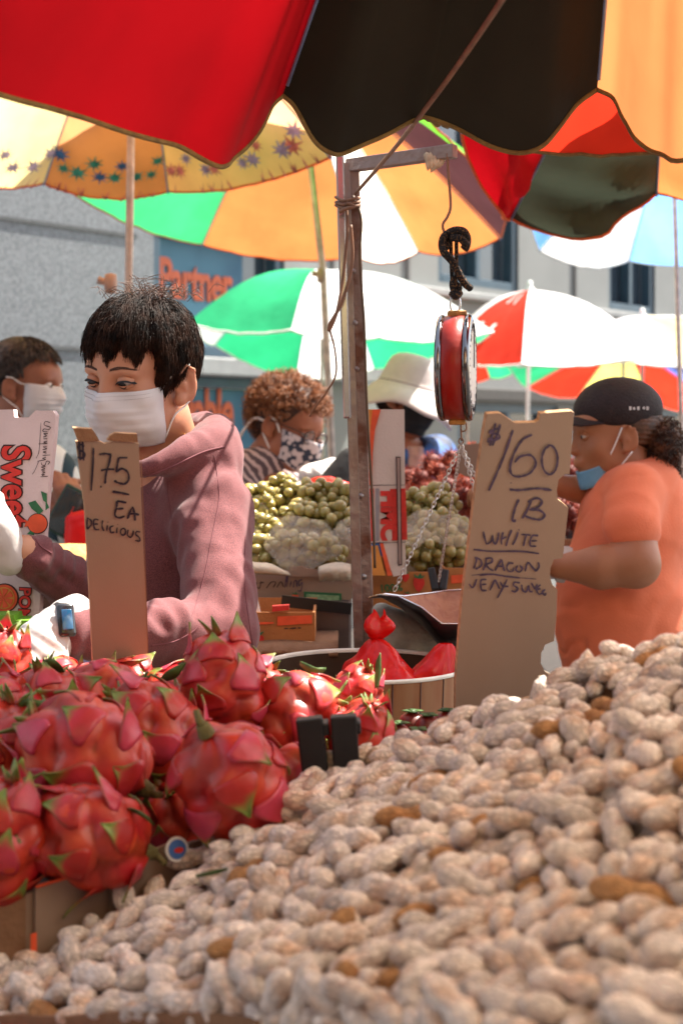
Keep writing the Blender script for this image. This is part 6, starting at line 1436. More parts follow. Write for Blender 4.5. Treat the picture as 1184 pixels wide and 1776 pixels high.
dfl = [  # px, py, Y, axis(x,y,z), scale, proto, spin, label
 (388, 1192, 1.50, (-.1, .35, 1), 1.08, 0, .3, 'upright pink and red dragon fruit standing highest, right of the narrow price sign'),
 (150, 1308, 1.32, (-.95, .2, .5), 1.22, 1, 1.2, 'large red dragon fruit lying on its side in the middle left of the pile'),
 (402, 1362, 1.28, (.35, .35, -.85), 1.16, 2, 2.0, 'big glossy red dragon fruit with stem end up, beside the peanuts'),
 (272, 1268, 1.42, (-.8, .1, .6), 1.05, 3, 4.0, 'pink dragon fruit below the foot of the narrow price sign'),
 (165, 1218, 1.54, (.9, .3, .3), 1.0, 0, 2.2, 'dragon fruit with ragged green tips behind the large middle left one'),
 (502, 1240, 1.52, (.9, .3, .15), 1.05, 1, 4.5, 'smooth orange red dragon fruit right of the upright one'),
 (612, 1216, 1.62, (.5, .2, .9), .74, 2, .6, 'small dragon fruit with one long green leaf beside the wood grain tub'),
 (628, 1280, 1.50, (.2, -.3, .9), .78, 3, 1.5, 'small pink dragon fruit behind the black tray corners'),
 (8, 1325, 1.37, (.1, .3, 1), 1.15, 2, 3.3, 'dragon fruit half cut by the left edge at mid height'),
 (156, 1452, 1.235, (-.85, -.1, .25), 1.02, 3, .2, 'spiky pink dragon fruit lowest of the pile, just above the tray edge'),
 (300, 1425, 1.41, (-.1, -.6, .8), .92, 0, 5.0, 'shaded dark red dragon fruit between the two largest lower ones'),
 (-6, 1462, 1.22, (.3, .2, 1), 1.05, 1, 2.5, 'dragon fruit cut by the left edge near the bottom of the pile'),
 (-2, 1158, 1.60, (.2, .1, 1), .85, 3, 2.9, 'dragon fruit below the white glove at the left edge'),
 (18, 1256, 1.48, (-.5, .3, .8), 1.0, 1, .9, 'dragon fruit under dark green leaf tips at the upper left'),
 (508, 1372, 1.40, (.4, .3, -.8), .92, 0, 1.1, 'deep red dragon fruit touching the upper end of the peanuts'),
 (300, 1216, 1.58, (.9, .2, .4), .90, 2, 4.1, 'dragon fruit peeping out between the price sign and the upright fruit'),
 (215, 1198, 1.66, (.7, .5, .5), .80, 3, 5.5, 'dragon fruit directly behind the foot of the narrow price sign'),
 (95, 1412, 1.44, (.5, .5, .7), .95, 2, 2.8, 'dragon fruit deep in shade under the large middle left one'),
 (446, 1290, 1.53, (-.3, .5, .9), .98, 1, 3.6, 'dragon fruit wedged behind the big glossy red one'),
 (560, 1272, 1.58, (.9, .3, -.2), .9, 3, 3.0, 'dragon fruit lying behind the black tray corners, left one'),
 (218, 1402, 1.46, (-.5, .3, .7), .95, 1, 5.2, 'dragon fruit in the gap right of the lowest spiky one'),
 (88, 1240, 1.50, (-.3, .3, 1), .95, 0, 4.4, 'dragon fruit with curled pale tips at the upper left of the pile'),
 (338, 1315, 1.54, (.2, .5, .5), .95, 3, 1.9, 'shaded dragon fruit between the pink one and the big glossy one'),
 (20, 1420, 1.43, (.5, .4, .4), 1.0, 0, .8, 'shaded dragon fruit at the left edge between two others'),
 (430, 1208, 1.64, (.6, .4, .6), .85, 2, 5.0, 'dragon fruit mostly hidden behind the upright one'),
 (556, 1226, 1.66, (-.6, .2, .6), .75, 0, 3.9, 'dragon fruit at the back beside the rim of the tub'),
 (108, 1190, 1.66, (-.6, .5, .4), .75, 1, 1.4, 'small dragon fruit at the back under the watch')]
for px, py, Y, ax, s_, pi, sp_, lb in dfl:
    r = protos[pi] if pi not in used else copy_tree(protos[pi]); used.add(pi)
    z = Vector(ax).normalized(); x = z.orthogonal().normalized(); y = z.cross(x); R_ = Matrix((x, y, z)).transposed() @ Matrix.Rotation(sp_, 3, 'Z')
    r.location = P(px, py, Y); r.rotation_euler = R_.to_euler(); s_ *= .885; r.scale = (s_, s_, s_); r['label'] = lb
leafm = mat('leaf_green', (.05, .13, .03), .5, .3, 40, transl=.3, col2=(.13, .22, .06))
def leaf(pts, w_, label):
    q = catmull([P(*p) for p in pts], 5); m = MB(); V = []; n = len(q)
    for i, p in enumerate(q):
        t = i/(n-1); d = (q[min(i+1, n-1)]-q[max(0, i-1)]).normalized(); s_ = d.cross(Vector((0, 1, .3))).normalized(); ww = w_*(math.sin(math.pi*min(1, t*.85+.12)))
        V += [p-s_*ww, p+Vector((0, -.002, .002)), p+s_*ww]
    m.add(V, [(3*i+j, 3*i+j+1, 3*i+4+j, 3*i+3+j) for i in range(n-1) for j in (0, 1)]); tag(m.build('leaf', leafm, None, solid=.001), label, 'leaf', 'loose green leaves')
leaf([(652, 1195, 1.56), (655, 1170, 1.56), (656, 1150, 1.56), (659, 1134, 1.56)], .0035, 'single upright green leaf beside the red bag knot')
leaf([(95, 1215, 1.40), (70, 1225, 1.38), (45, 1222, 1.38), (30, 1232, 1.38)], .007, 'dark green leaf across the upper left dragon fruit')
leaf([(8, 1400, 1.24), (22, 1440, 1.2), (35, 1470, 1.19), (32, 1510, 1.19)], .0022, 'thin brown green stalk at the far left of the fruit pile')
leaf([(195, 1412, 1.24), (225, 1405, 1.23), (250, 1415, 1.22), (268, 1432, 1.22)], .002, 'thin curved stalk over the lowest spiky dragon fruit')
leaf([(520, 1150, 1.6), (545, 1165, 1.58), (565, 1160, 1.58)], .006, 'short green leaf at the back of the pile near the tub')
leaf([(280, 1180, 1.5), (300, 1168, 1.48), (322, 1150, 1.48)], .006, 'dark green leaf between the narrow price sign and the upright fruit')
leaf([(110, 1170, 1.52), (92, 1152, 1.5), (75, 1146, 1.5)], .006, 'green leaf tip below the gloved wrist')
leaf([(340, 1520, 1.16), (372, 1513, 1.16), (395, 1508, 1.16)], .0018, 'thin green stem lying on the tray edge above the peanuts')
# small dark fruit behind the peanuts
mgm = mat('mangosteen', (.10, .012, .012), .4, .3, 30, .1, 40, col2=(.28, .03, .02)); 
for i, (x, y, Y, r_, lb) in enumerate(((715, 1258, 1.62, .017, 'dark mangosteen fruit left of the tall price sign, leftmost'), (742, 1262, 1.60, .015, 'dark mangosteen fruit with green cap beside the tall price sign'), (775, 1256, 1.64, .017, 'reddish mangosteen fruit at the foot of the tall price sign'), (690, 1275, 1.56, .014, 'small mangosteen fruit beside the pink dragon fruit'), (725, 1285, 1.52, .013, 'small mangosteen fruit half buried behind the peanuts'))):
    r = empty('mangosteen', P(x, y, Y)-Vector((0, 0, r_)), lb, 'fruit', 'small dark fruit'); m = MB(); c_ = P(x, y, Y); m.lathe([(r_*math.sin(a), -r_*.92*math.cos(a)) for a in [k*math.pi/12 for k in range(13)]], c_, (.1, -.2, 1), 20); m.build('skin', mgm, r)
    m = MB()
    for k in range(4):
        a = k*math.pi/2+i; u = Vector((math.cos(a), math.sin(a)*.9, .1)); s2_ = Vector((-u.y, u.x, 0)); b_ = c_+Vector((0, -.003, r_*.88)); m.add([b_, b_+u*.006+s2_*.006+Vector((0, 0, .002)), b_+u*.013+Vector((0, 0, .001)), b_+u*.006-s2_*.006+Vector((0, 0, .002))], [(0, 1, 2, 3)])
    m.build('calyx', leafm, r, solid=.001)
m = MB(); V = []
a_ = [(-.10, 1.42), (.30, 1.42), (.30, 1.80), (.02, 1.80)]
dk = empty('dark_tray', (.18, 1.6, .82), 'low dark tray of small fruit between the tub and the peanuts', 'box')
m = MB(); m.box((.20, 1.60, .97), (.30, .40, .30)); m.build('tray', mat('dark_crate', (.07, .035, .02), .8), dk, smooth=False, bevel=.004)

# ---------------- grapes ----------------
grm = mat('grape_skin', (.32, .26, .06), .3, .3, 30, .0, col2=(.46, .40, .15), sss=.4, coat=.3, ramp=(.3, .7)); vine = mat('vine', (.22, .20, .07), .8)
gme = None
def grape_mesh():
    m = MB(); r_ = .0106; m.lathe([(r_*math.sin(a), -r_*1.12*math.cos(a)) for a in [k*math.pi/10 for k in range(11)]], (0, 0, 0), (0, 0, 1), 16)
    me = bpy.data.meshes.new('grape'); me.from_pydata(m.v, [], m.f); me.materials.append(grm); me.polygons.foreach_set('use_smooth', [True]*len(me.polygons)); return me
gme = grape_mesh()
placed = []
def bunch(c, ext, n, label, seed):
    g_ = random.Random(seed); r = empty('grape_bunch', c, label, 'grapes', 'bunches of green grapes'); k = 0; tries = 0
    while k < n and tries < 3000:
        tries += 1; u = Vector((g_.gauss(0, 1), g_.gauss(0, 1), g_.gauss(0, 1))).normalized(); rr = g_.random()**.25; q = Vector((u.x*ext[0], u.y*ext[1], u.z*ext[2]))*rr
        p = Vector(c)+q
        if any((p-o_).length < .0174 for o_ in placed): continue
        placed.append(p); o = bpy.data.objects.new('grape', gme); COL.objects.link(o); o.parent = r; o.location = q; s_ = g_.uniform(.88, 1.15); o.scale = (s_, s_, s_*g_.uniform(1, 1.15)); o.rotation_euler = (g_.uniform(0, 3), g_.uniform(0, 3), 0); k += 1
    m = MB()
    for i in range(5): m.tube(catmull([Vector(c)+Vector((g_.uniform(-1, 1)*ext[0], g_.uniform(-1, 1)*ext[1], g_.uniform(-.8, 1)*ext[2]))*.95 for _ in range(3)], 4), .0014, 5)
    m.build('stalk', vine, r)
gb_ = [(445, 872, 2.86, 'grape bunch at the upper left of the box, against the mauve sleeve'), (490, 858, 2.92, 'topmost grape bunch, under the white towel'), (540, 862, 2.90, 'grape bunch below the red wrap'), (590, 868, 2.88, 'grape bunch touching the steel post on its left, top row'),
       (450, 920, 2.76, 'grape bunch in the middle of the left side of the box'), (520, 900, 2.82, 'grape bunch in the centre of the left box'), (580, 905, 2.80, 'grape bunch right of the clear bag, beside the post'), (445, 962, 2.68, 'lowest grape bunch at the left, above the paper liner'), (500, 955, 2.70, 'grape bunch wrapped in the clear plastic bag'), (560, 960, 2.69, 'grape bunch below the opening of the clear bag'),
       (725, 880, 2.95, 'grape bunch right of the tall cream carton, top'), (760, 872, 2.98, 'grape bunch just below the dark red rambutans'), (728, 955, 2.76, 'grape bunch low behind the scale chain'), (770, 950, 2.78, 'grape bunch low beside the tall price sign'), (800, 930, 2.84, 'grape bunch half hidden by the tall price sign'), (755, 915, 2.86, 'grape bunch under the clear plastic sheet')]
for i, (x, y, Y, lb) in enumerate(gb_): bunch(P(x, y, Y), (.040, .04, .036), 32 if x < 620 else 28, lb, 40+i)
lin = mat('liner_brown', (.16, .09, .04), .85, .3, 30, .3, 60)
m = MB(); V = []
for j in range(9):
    for i in range(13): V.append(Vector((-.215+.235*i/12, 2.63+.38*j/8, 1.225+.13*j/8+.01*noise.noise(Vector((i, j, 0)))-.02)))
m.add(V, [(j*13+i, j*13+i+1, (j+1)*13+i+1, (j+1)*13+i) for j in range(8) for i in range(12)])
tag(m.build('grape_liner', lin, None, solid=.003), 'brown paper liner under the grapes in the left box', 'paper')
m = MB(); V = []
for j in range(9):
    for i in range(13): V.append(Vector((.09+.24*i/12, 2.69+.34*j/8, 1.22+.12*j/8+.01*noise.noise(Vector((i, j, 3)))-.02)))
m.add(V, [(j*13+i, j*13+i+1, (j+1)*13+i+1, (j+1)*13+i) for j in range(8) for i in range(12)])
tag(m.build('grape_liner', lin, None, solid=.003), 'brown paper liner under the grapes right of the tall carton', 'paper')
clear = mat('clear_plastic', (.85, .70, .58), .14, .3, 40, 1.0, 55, alpha=.20, spec=.8, coat=.3, bdist=.01)
def film(label, ctrs, seed, Rr_=1.0):
    S_ = Sdf(.02)
    for (x, y, Y, rx, ry) in ctrs: S_.ell(P(x, y, Y), (rx, ry, rx*.8))
    tag(S_.build('plastic_bag', clear, None, .005, disp=lambda V: .006*vnoise(V, 60, seed)-.010*np.abs(vnoise(V, 45, seed+3))+.006*np.abs(vnoise(V, 110, seed+7))), label, 'plastic bag', 'clear crumpled grape bags')
film('crumpled clear plastic bag with grapes in the left grape box', [(490, 940, 2.64, .035, .025), (545, 930, 2.64, .036, .022), (570, 955, 2.64, .026, .022), (520, 965, 2.63, .045, .02), (505, 915, 2.66, .03, .02), (550, 912, 2.67, .02, .02)], 2)
film('orange tinted clear bag tucked between the crumpled bag and the post', [(590, 935, 2.70, .03, .02), (598, 918, 2.74, .025, .02)], 5)
film('clear plastic sheet over grapes behind the scale chain', [(735, 908, 2.72, .035, .02), (770, 918, 2.70, .035, .02), (800, 928, 2.70, .03, .02), (715, 935, 2.70, .02, .02)], 8)
# ---------------- rambutans ----------------
rmm = mat('rambutan_skin', (.10, .008, .006), .7, .4, 30, .3, 60, col2=(.18, .02, .01)); rhm = mat('rambutan_hair', (.30, .016, .010), .7, .4, 12, transl=.2, col2=(.42, .07, .02))
def ram_proto(seed):
    g_ = random.Random(seed); r = empty('rambutan', (0, 0, 0), 'hairy dark red rambutan in the heap behind the scale chain', 'rambutan', 'heap of rambutans')
    m = MB(); m.lathe([(.019*math.sin(a), -.022*math.cos(a)) for a in [k*math.pi/8 for k in range(9)]], (0, 0, 0), (0, 0, 1), 14); m.build('skin', rmm, r); m = MB()
    for i in range(150):
        u = Vector((g_.gauss(0, 1), g_.gauss(0, 1), g_.gauss(0, 1))).normalized(); b = Vector((u.x*.018, u.y*.018, u.z*.021)); t_ = u.orthogonal()*g_.uniform(-.006, .006); m.tube([b, b+u*.006+t_*.3, b+u*.012+t_*1.0], [.0009, .0008, .0003], 3, cap=False)
    m.build('hairs', rhm, r); return r
rp_ = [ram_proto(1), ram_proto(2)]; g = random.Random(77); k = 0; pos = []
tries = 0
while k < 110 and tries < 9000:
    tries += 1; x = g.uniform(.16, .62); Y = g.uniform(3.36, 3.72); top_ = 1.27+(Y-3.36)*.42+.05*min(1, (x-.16)/.12)-.02*noise.noise(Vector((x*9, Y*9, 0)))
    z = top_-g.uniform(0, .045); p = Vector((x, Y, z))
    if any((p-q).length < .036 for q in pos): continue
    pos.append(p); r = rp_[k] if k < 2 else copy_tree(rp_[k % 2]); r.location = p; r.rotation_euler = (g.uniform(0, 6), g.uniform(0, 6), 0); s_ = g.uniform(.95, 1.15); r.scale = (s_, s_, s_); k += 1
box3('rambutan_box', 'dark brown cardboard box heaped with rambutans', int(592+.14/3.34*F), int(592+.64/3.34*F), 935, 1000, 3.34, .42, cardw)
m = MB(); V = []
for j in range(9):
    for i in range(13): V.append(Vector((.15+.48*i/12, 3.35+.39*j/8, 1.20+.16*j/8)))
m.add(V, [(j*13+i, j*13+i+1, (j+1)*13+i+1, (j+1)*13+i) for j in range(8) for i in range(12)]); tag(m.build('rambutan_liner', mat('liner_dark', (.03, .01, .008), .9), None, solid=.003), 'dark liner under the rambutan heap', 'paper')

# ---------------- peanuts ----------------
def nutmat(name, c1, c2):
    m = mat(name, c1, .75, .1, 42, .0, col2=c2, detail=4, ramp=(.50, .76), spec=.3)
    t = m.node_tree; N = t.nodes; L = t.links; b = N['Principled BSDF']; tc = [n for n in N if n.type == 'TEX_COORD'][0]
    mp = N.new('ShaderNodeMapping'); mp.inputs['Scale'].default_value = (.55, 1, 1); L.new(tc.outputs['Object'], mp.inputs[0])
    v = N.new('ShaderNodeTexVoronoi'); v.feature = 'DISTANCE_TO_EDGE'; v.inputs['Scale'].default_value = 270; L.new(mp.outputs[0], v.inputs['Vector'])
    mr = N.new('ShaderNodeMapRange'); mr.inputs[2].default_value = .22; L.new(v.outputs['Distance'], mr.inputs[0])
    bp = N.new('ShaderNodeBump'); bp.inputs['Strength'].default_value = .7; bp.inputs['Distance'].default_value = .0016; bp.invert = True; L.new(mr.outputs[0], bp.inputs['Height']); L.new(bp.outputs[0], b.inputs['Normal'])
    oi = N.new('ShaderNodeObjectInfo'); hs = N.new('ShaderNodeHueSaturation'); m1 = N.new('ShaderNodeMapRange'); m1.inputs[3].default_value = .74; m1.inputs[4].default_value = 1.18; L.new(oi.outputs['Random'], m1.inputs[0]); L.new(m1.outputs[0], hs.inputs['Value'])
    src = b.inputs['Base Color'].links[0].from_socket
    mm = N.new('ShaderNodeMapRange'); mm.inputs[2].default_value = .12; mm.inputs[3].default_value = .74; mm.inputs[4].default_value = 1.08; L.new(v.outputs['Distance'], mm.inputs[0])
    n3 = N.new('ShaderNodeTexNoise'); n3.inputs['Scale'].default_value = 160; n3.inputs['Detail'].default_value = 3; L.new(mp.outputs[0], n3.inputs['Vector'])
    m3 = N.new('ShaderNodeMapRange'); m3.inputs[1].default_value = .35; m3.inputs[2].default_value = .6; m3.inputs[3].default_value = .82; m3.inputs[4].default_value = 1.08; L.new(n3.outputs[0], m3.inputs[0])
    mu = N.new('ShaderNodeMath'); mu.operation = 'MULTIPLY'; L.new(mm.outputs[0], mu.inputs[0]); L.new(m3.outputs[0], mu.inputs[1])
    cx_ = N.new('ShaderNodeVectorMath'); cx_.operation = 'SCALE'; L.new(src, cx_.inputs[0]); L.new(mu.outputs[0], cx_.inputs['Scale']); src = cx_.outputs[0]; L.new(src, hs.inputs['Color']); L.new(hs.outputs[0], b.inputs['Base Color']); return m
nutm = nutmat('peanut_shell', (.92, .79, .71), (.58, .31, .16)); nutb = nutmat('peanut_shell_brown', (.50, .26, .11), (.34, .14, .05))
def peanut_mesh(L, r_, wst, seed, mt):
    g_ = random.Random(seed); V = []; R_, A = 22, 16; bendy = g_.uniform(-.05, .05)*1.0; asym = g_.uniform(-.12, .12)
    for i in range(R_+1):
        t = i/R_; x = (t-.5)*L; s_ = max(.001, abs(math.sin(math.pi*t)))**.42
        lob = (1-wst*math.exp(-((t-.5)/.13)**2)) if wst > 0 else 1
        q = r_*s_*lob*(1+asym*(t-.5)*2)
        if t > .93: q *= 1-.25*(t-.93)/.07
        for a in range(A):
            th = 2*math.pi*a/A; k = 1+.05*math.cos(th*9)*s_+.06*noise.noise(Vector((t*5+seed, math.cos(th)*1.3, math.sin(th)*1.3)))
            V.append((x+(.0015 if i == R_ else 0), q*k*math.cos(th)+bendy*math.sin(math.pi*t)*L*.9, q*k*math.sin(th)))
    f = [(i*A+a, i*A+(a+1) % A, (i+1)*A+(a+1) % A, (i+1)*A+a) for i in range(R_) for a in range(A)]+[tuple(range(A))[::-1], tuple(R_*A+a for a in range(A))]
    me = bpy.data.meshes.new('peanut'); me.from_pydata(V, [], f); me.materials.append(mt); me.polygons.foreach_set('use_smooth', [True]*len(me.polygons)); me.update(); return me
nuts = {}
for pi, (L, r_, w_) in enumerate(((.0465, .0098, .33), (.040, .0094, .27), (.029, .0094, .05))):
    for vr in range(4): nuts[(pi, vr)] = peanut_mesh(L, r_, w_, 100+pi*10+vr, nutm)
    nuts[(pi, 4)] = peanut_mesh(L, r_, w_, 150+pi, nutb)
PN = [
(309,1436,2407,25,54,-9,-5,1,110),(291,1675,2392,6,-1,45,-40,0,107),(121,1581,2348,20,-22,-47,21,0,105),(246,1557,2371,8,17,53,20,0,93),(238,1534,2350,3,-12,10,-58,0,105),(310,1414,2378,4,-13,-10,-57,0,111),(137,1808,2351,56,14,-8,12,0,97),(346,1699,2407,48,31,-7,-16,0,111),
(376,1731,2433,20,-55,-13,-5,1,102),(277,1578,2378,23,-50,20,-12,0,95),(352,1506,2412,50,25,17,15,0,109),(256,1770,2381,14,-7,40,42,0,95),(-150,1896,2242,9,-26,-41,-34,1,108),(-1,1890,2314,7,20,-56,3,0,107),(67,1982,2347,54,-14,4,-23,0,107),(413,1865,2461,41,-43,-2,9,0,104),
(311,1863,2416,6,-4,3,-59,1,111),(-124,1874,2268,32,10,7,49,0,104),(176,1554,2358,22,51,-19,-13,2,97),(-276,2092,2222,13,0,19,-55,0,111),(381,1587,2416,37,-46,-7,-5,0,110),(5,1716,2311,53,-12,3,-25,0,87),(176,1911,2370,42,41,2,-14,0,106),(-233,1964,2227,49,28,-10,-18,0,99),
(22,1821,2308,16,-56,-11,-11,1,102),(80,2108,2358,15,8,-1,-57,0,112),(-53,1794,2266,36,33,-25,25,0,106),(360,1877,2434,36,20,-17,-40,0,110),(52,1672,2303,31,-37,27,-22,0,96),(-83,1825,2265,25,-27,0,47,0,103),(435,1939,2481,7,11,46,-37,1,101),(-25,1757,2290,51,18,6,-26,2,103),
(-275,2375,2240,46,35,11,11,0,111),(110,1705,2333,45,33,12,17,0,106),(250,2039,2420,8,10,-58,7,1,102),(225,1615,2372,38,-31,30,-16,1,102),(-379,2186,2192,20,51,-24,-5,0,108),(149,1693,2343,10,-12,-6,-58,2,109),(16,2247,2341,19,4,21,53,0,112),(319,2008,2438,46,38,0,-3,1,111),
(280,2256,2451,4,15,57,-12,1,103),(305,2053,2438,21,0,30,47,0,111),(314,2427,2483,56,21,-7,-2,0,110),(260,1919,2394,30,-6,0,-52,0,107),(10,2289,2357,1,-7,-53,26,0,108),(352,1651,2403,43,-42,2,7,2,107),(-270,2229,2216,2,5,56,-20,0,110),(377,2043,2463,11,7,56,17,0,100),
(41,1990,2318,58,-8,12,4,0,92),(205,1972,2375,15,0,48,32,2,100),(432,1842,2440,40,-43,1,12,0,100),(173,2000,2376,51,30,5,6,0,97),(-316,2050,2196,37,47,-7,0,0,111),(231,2022,2393,4,16,48,-32,0,95),(105,2275,2371,27,-53,-4,3,0,107),(103,1776,2323,14,-16,6,-56,0,110),
(-37,1859,2290,23,6,-16,-52,0,98),(481,2114,2504,20,5,-25,-51,0,112),(-81,1880,2277,23,14,-48,-24,0,103),(168,1884,2353,25,-53,13,1,0,104),(482,2222,2517,44,35,16,14,0,109),(-432,2284,2164,47,5,29,-24,0,111),(307,1809,2407,11,-47,34,-7,1,96),(283,2394,2464,52,19,-16,-17,0,106),
(433,2036,2487,30,-29,-25,36,0,111),(-46,2340,2318,1,59,7,10,0,112),(199,2171,2395,22,-55,9,-4,0,105),(-349,2337,2200,1,-8,4,59,0,95),(328,1906,2428,7,25,-54,-5,1,97),(-484,2211,2157,55,7,13,-18,0,89),(373,2278,2480,32,-9,-39,31,2,108),(326,1597,2373,54,18,19,5,0,96),
(29,1692,2276,5,53,-24,-15,1,109),(162,1771,2336,4,26,53,-10,1,108),(198,1672,2342,22,-46,31,-3,0,97),(-116,2207,2275,27,-45,30,-1,0,109),(192,2386,2429,28,-9,-17,50,0,107),(-348,2398,2213,42,30,5,29,1,106),(323,1655,2376,43,-40,-5,12,1,106),(-120,2088,2265,40,-20,-39,11,0,105),
(-193,2060,2234,5,-11,53,25,1,104),(79,1840,2312,2,24,23,-50,0,103),(182,2077,2392,6,-46,-32,21,0,111),(-116,1994,2278,47,33,5,18,1,93),(236,2217,2422,23,-55,8,-4,0,88),(-62,2515,2336,51,-31,4,-7,1,112),(487,2298,2518,28,51,-12,6,0,111),(46,2129,2338,5,4,-33,-50,0,105),
(-2,2442,2343,0,-5,45,-40,0,111),(103,2020,2356,23,-4,44,-33,1,103),(-60,1927,2277,23,-53,-5,15,0,106),(-490,2278,2150,17,-3,37,-44,0,106),(142,1658,2335,3,19,48,-30,1,96),(192,1628,2347,11,57,-2,14,2,97),(189,1842,2355,17,-6,57,-2,1,110),(346,1973,2420,4,11,-1,59,0,101),
(-256,2530,2257,3,-5,58,13,0,105),(-37,2249,2308,33,-8,22,-45,0,105),(-25,2119,2290,55,16,-7,-16,0,105),(208,1804,2362,11,-51,-28,10,2,93),(457,2155,2500,8,14,-1,58,0,99),(-279,2340,2220,9,-5,-32,-50,0,89),(207,2680,2439,35,-45,-4,-19,0,108),(141,2160,2377,21,-6,-7,-55,0,100),
(69,2513,2381,8,-8,58,-8,0,93),(468,2534,2531,19,57,-1,3,0,103),(139,2559,2404,8,58,-6,-13,0,110),(553,2508,2563,57,-9,-12,-11,1,102),(-507,2384,2137,6,-59,10,0,0,107),(279,1846,2390,37,17,19,40,1,93),(421,2572,2516,14,57,-10,8,0,110),(401,1724,2411,22,-41,-23,30,1,106),
(-138,2009,2254,56,21,4,2,0,107),(472,2020,2500,24,-30,38,-27,0,95),(261,1704,2378,10,-6,57,-13,0,105),(172,2237,2404,1,19,-14,55,2,109),(-14,2070,2299,4,26,50,-21,1,96),(241,1936,2369,45,26,21,22,0,109),(417,2009,2462,17,-55,-9,16,0,105),(219,2195,2407,17,-3,24,52,1,98),
(147,2079,2373,0,-20,32,-47,1,102),(-97,1973,2272,16,-10,54,-18,0,99),(-70,2313,2286,4,10,-56,19,0,97),(-334,2222,2202,48,-16,10,-32,0,102),(-433,2173,2165,31,-9,17,48,1,101),(335,2267,2467,30,37,28,22,0,99),(144,1978,2351,29,-53,1,-1,0,101),(112,1584,2315,27,-12,-47,23,0,86),
(-7,2214,2325,42,-2,-16,-40,0,110),(-137,2389,2280,23,10,-27,-47,0,106),(-36,2033,2284,50,-31,-2,11,1,91),(-123,2041,2264,56,19,11,2,1,111),(-58,2073,2286,55,20,2,-12,2,91),(-9,2160,2291,1,-19,-11,-56,1,108),(58,1956,2308,1,14,-20,-55,1,102),(248,2399,2432,23,54,13,-7,1,110),
(122,1912,2335,59,-8,-3,6,0,109),(-203,2097,2244,11,-5,2,59,1,87),(279,1482,2361,11,28,18,-49,0,100),(-192,2221,2240,16,-2,-39,-42,0,95),(91,2434,2373,54,-20,-15,10,1,105),(339,1765,2409,40,-9,-28,33,1,97),(-248,2447,2245,20,7,-12,-55,0,109),(75,1760,2302,9,-26,36,-39,1,101),
(96,1649,2305,54,-4,16,-20,0,92),(116,1879,2332,8,-6,-9,-58,1,94),(-283,2005,2200,0,56,-19,9,1,96),(217,1775,2343,36,37,27,15,0,104),(543,2271,2537,44,38,3,15,0,94),(409,2148,2460,50,-2,-20,26,1,102),(309,2181,2424,10,-58,8,5,0,103),(349,2318,2483,1,-4,2,60,1,92),
(-130,2162,2261,7,12,56,-15,1,112),(11,2510,2352,3,-21,47,31,1,103),(346,2210,2439,47,-14,15,-31,1,108),(-275,2313,2211,4,-2,-46,-38,0,91),(-169,1929,2238,3,38,-30,-36,1,99),(-446,2144,2148,48,-29,17,-14,2,107),(244,1834,2375,19,-25,40,-31,1,90),(-425,2409,2171,60,2,5,4,0,109),
(473,2487,2530,30,-47,-19,13,1,104),(-153,2331,2269,24,-3,20,-51,1,105),(164,2207,2388,57,-15,12,6,0,94),(-239,2046,2205,5,21,32,46,0,110),(-561,2330,2130,13,-52,-27,-2,0,102),(-192,2304,2238,40,-13,12,-41,1,105),(-93,2246,2270,29,-27,-34,29,1,103),(-145,2462,2288,7,17,-43,-38,0,100),
(403,2481,2494,43,29,-25,-15,2,106),(250,1672,2358,9,-7,43,-40,0,94),(388,1911,2454,28,30,-28,-33,0,96),(401,1770,2424,45,38,10,-1,0,103),(-369,2468,2203,23,28,-22,42,0,108),(-88,2386,2303,54,-2,2,-25,1,111),(346,1518,2379,18,-6,-55,15,1,106),(291,1919,2415,34,-32,30,-23,1,102),
(175,2332,2400,7,-59,-3,9,0,106),(228,2431,2444,47,29,-6,24,0,98),(-380,2320,2168,45,33,20,8,0,111),(77,1923,2314,13,-16,47,-32,1,98),(39,1756,2295,12,-46,-12,35,1,89),(195,2626,2431,48,-8,-5,34,1,102),(319,2015,2407,59,-2,3,-7,0,98),(193,1809,2336,13,-5,-37,-45,1,86),
(-73,2660,2330,28,49,-2,21,1,111),(382,2077,2464,9,-58,13,-3,0,97),(220,2290,2421,39,41,3,20,0,105),(333,2463,2492,7,-6,59,2,0,95),(12,1769,2291,3,-47,-16,34,1,109),(196,2312,2418,26,-51,-18,1,1,103),(130,2308,2383,4,-5,26,-54,0,93),(-391,2392,2191,4,26,-45,-29,1,104),
(325,1774,2385,7,11,-56,-18,1,94),(-11,1922,2310,1,54,15,20,1,93),(-182,2485,2262,11,-13,3,-58,0,106),(446,2487,2509,15,47,31,16,0,90),(489,2462,2523,20,5,22,-52,1,90),(-375,2128,2157,13,-54,5,22,1,96),(-183,2453,2256,2,9,-57,16,0,99),(526,2390,2538,3,29,45,-28,1,105),
(-104,1853,2217,25,41,-29,-22,1,103),(358,1629,2378,26,52,14,-6,1,93),(267,2347,2446,51,-14,-13,-25,1,104),(-145,2267,2259,5,21,56,4,0,106),(64,2204,2340,11,-2,35,-47,0,86),(252,1988,2382,30,26,44,10,0,101),(-24,2554,2347,54,-11,-14,19,1,92),(169,1594,2339,20,10,-55,7,2,111),
(363,2242,2459,35,-21,0,-43,2,86),(409,2196,2473,3,55,24,-5,2,95),(427,1803,2427,26,52,12,-5,1,87),(-105,2444,2293,25,-54,-9,2,1,112),(-496,2212,2129,20,31,41,25,0,100),(-46,2192,2289,22,-54,-7,-14,0,101),(271,1886,2372,8,-4,15,-57,1,96),(59,2392,2353,28,53,2,3,0,103),
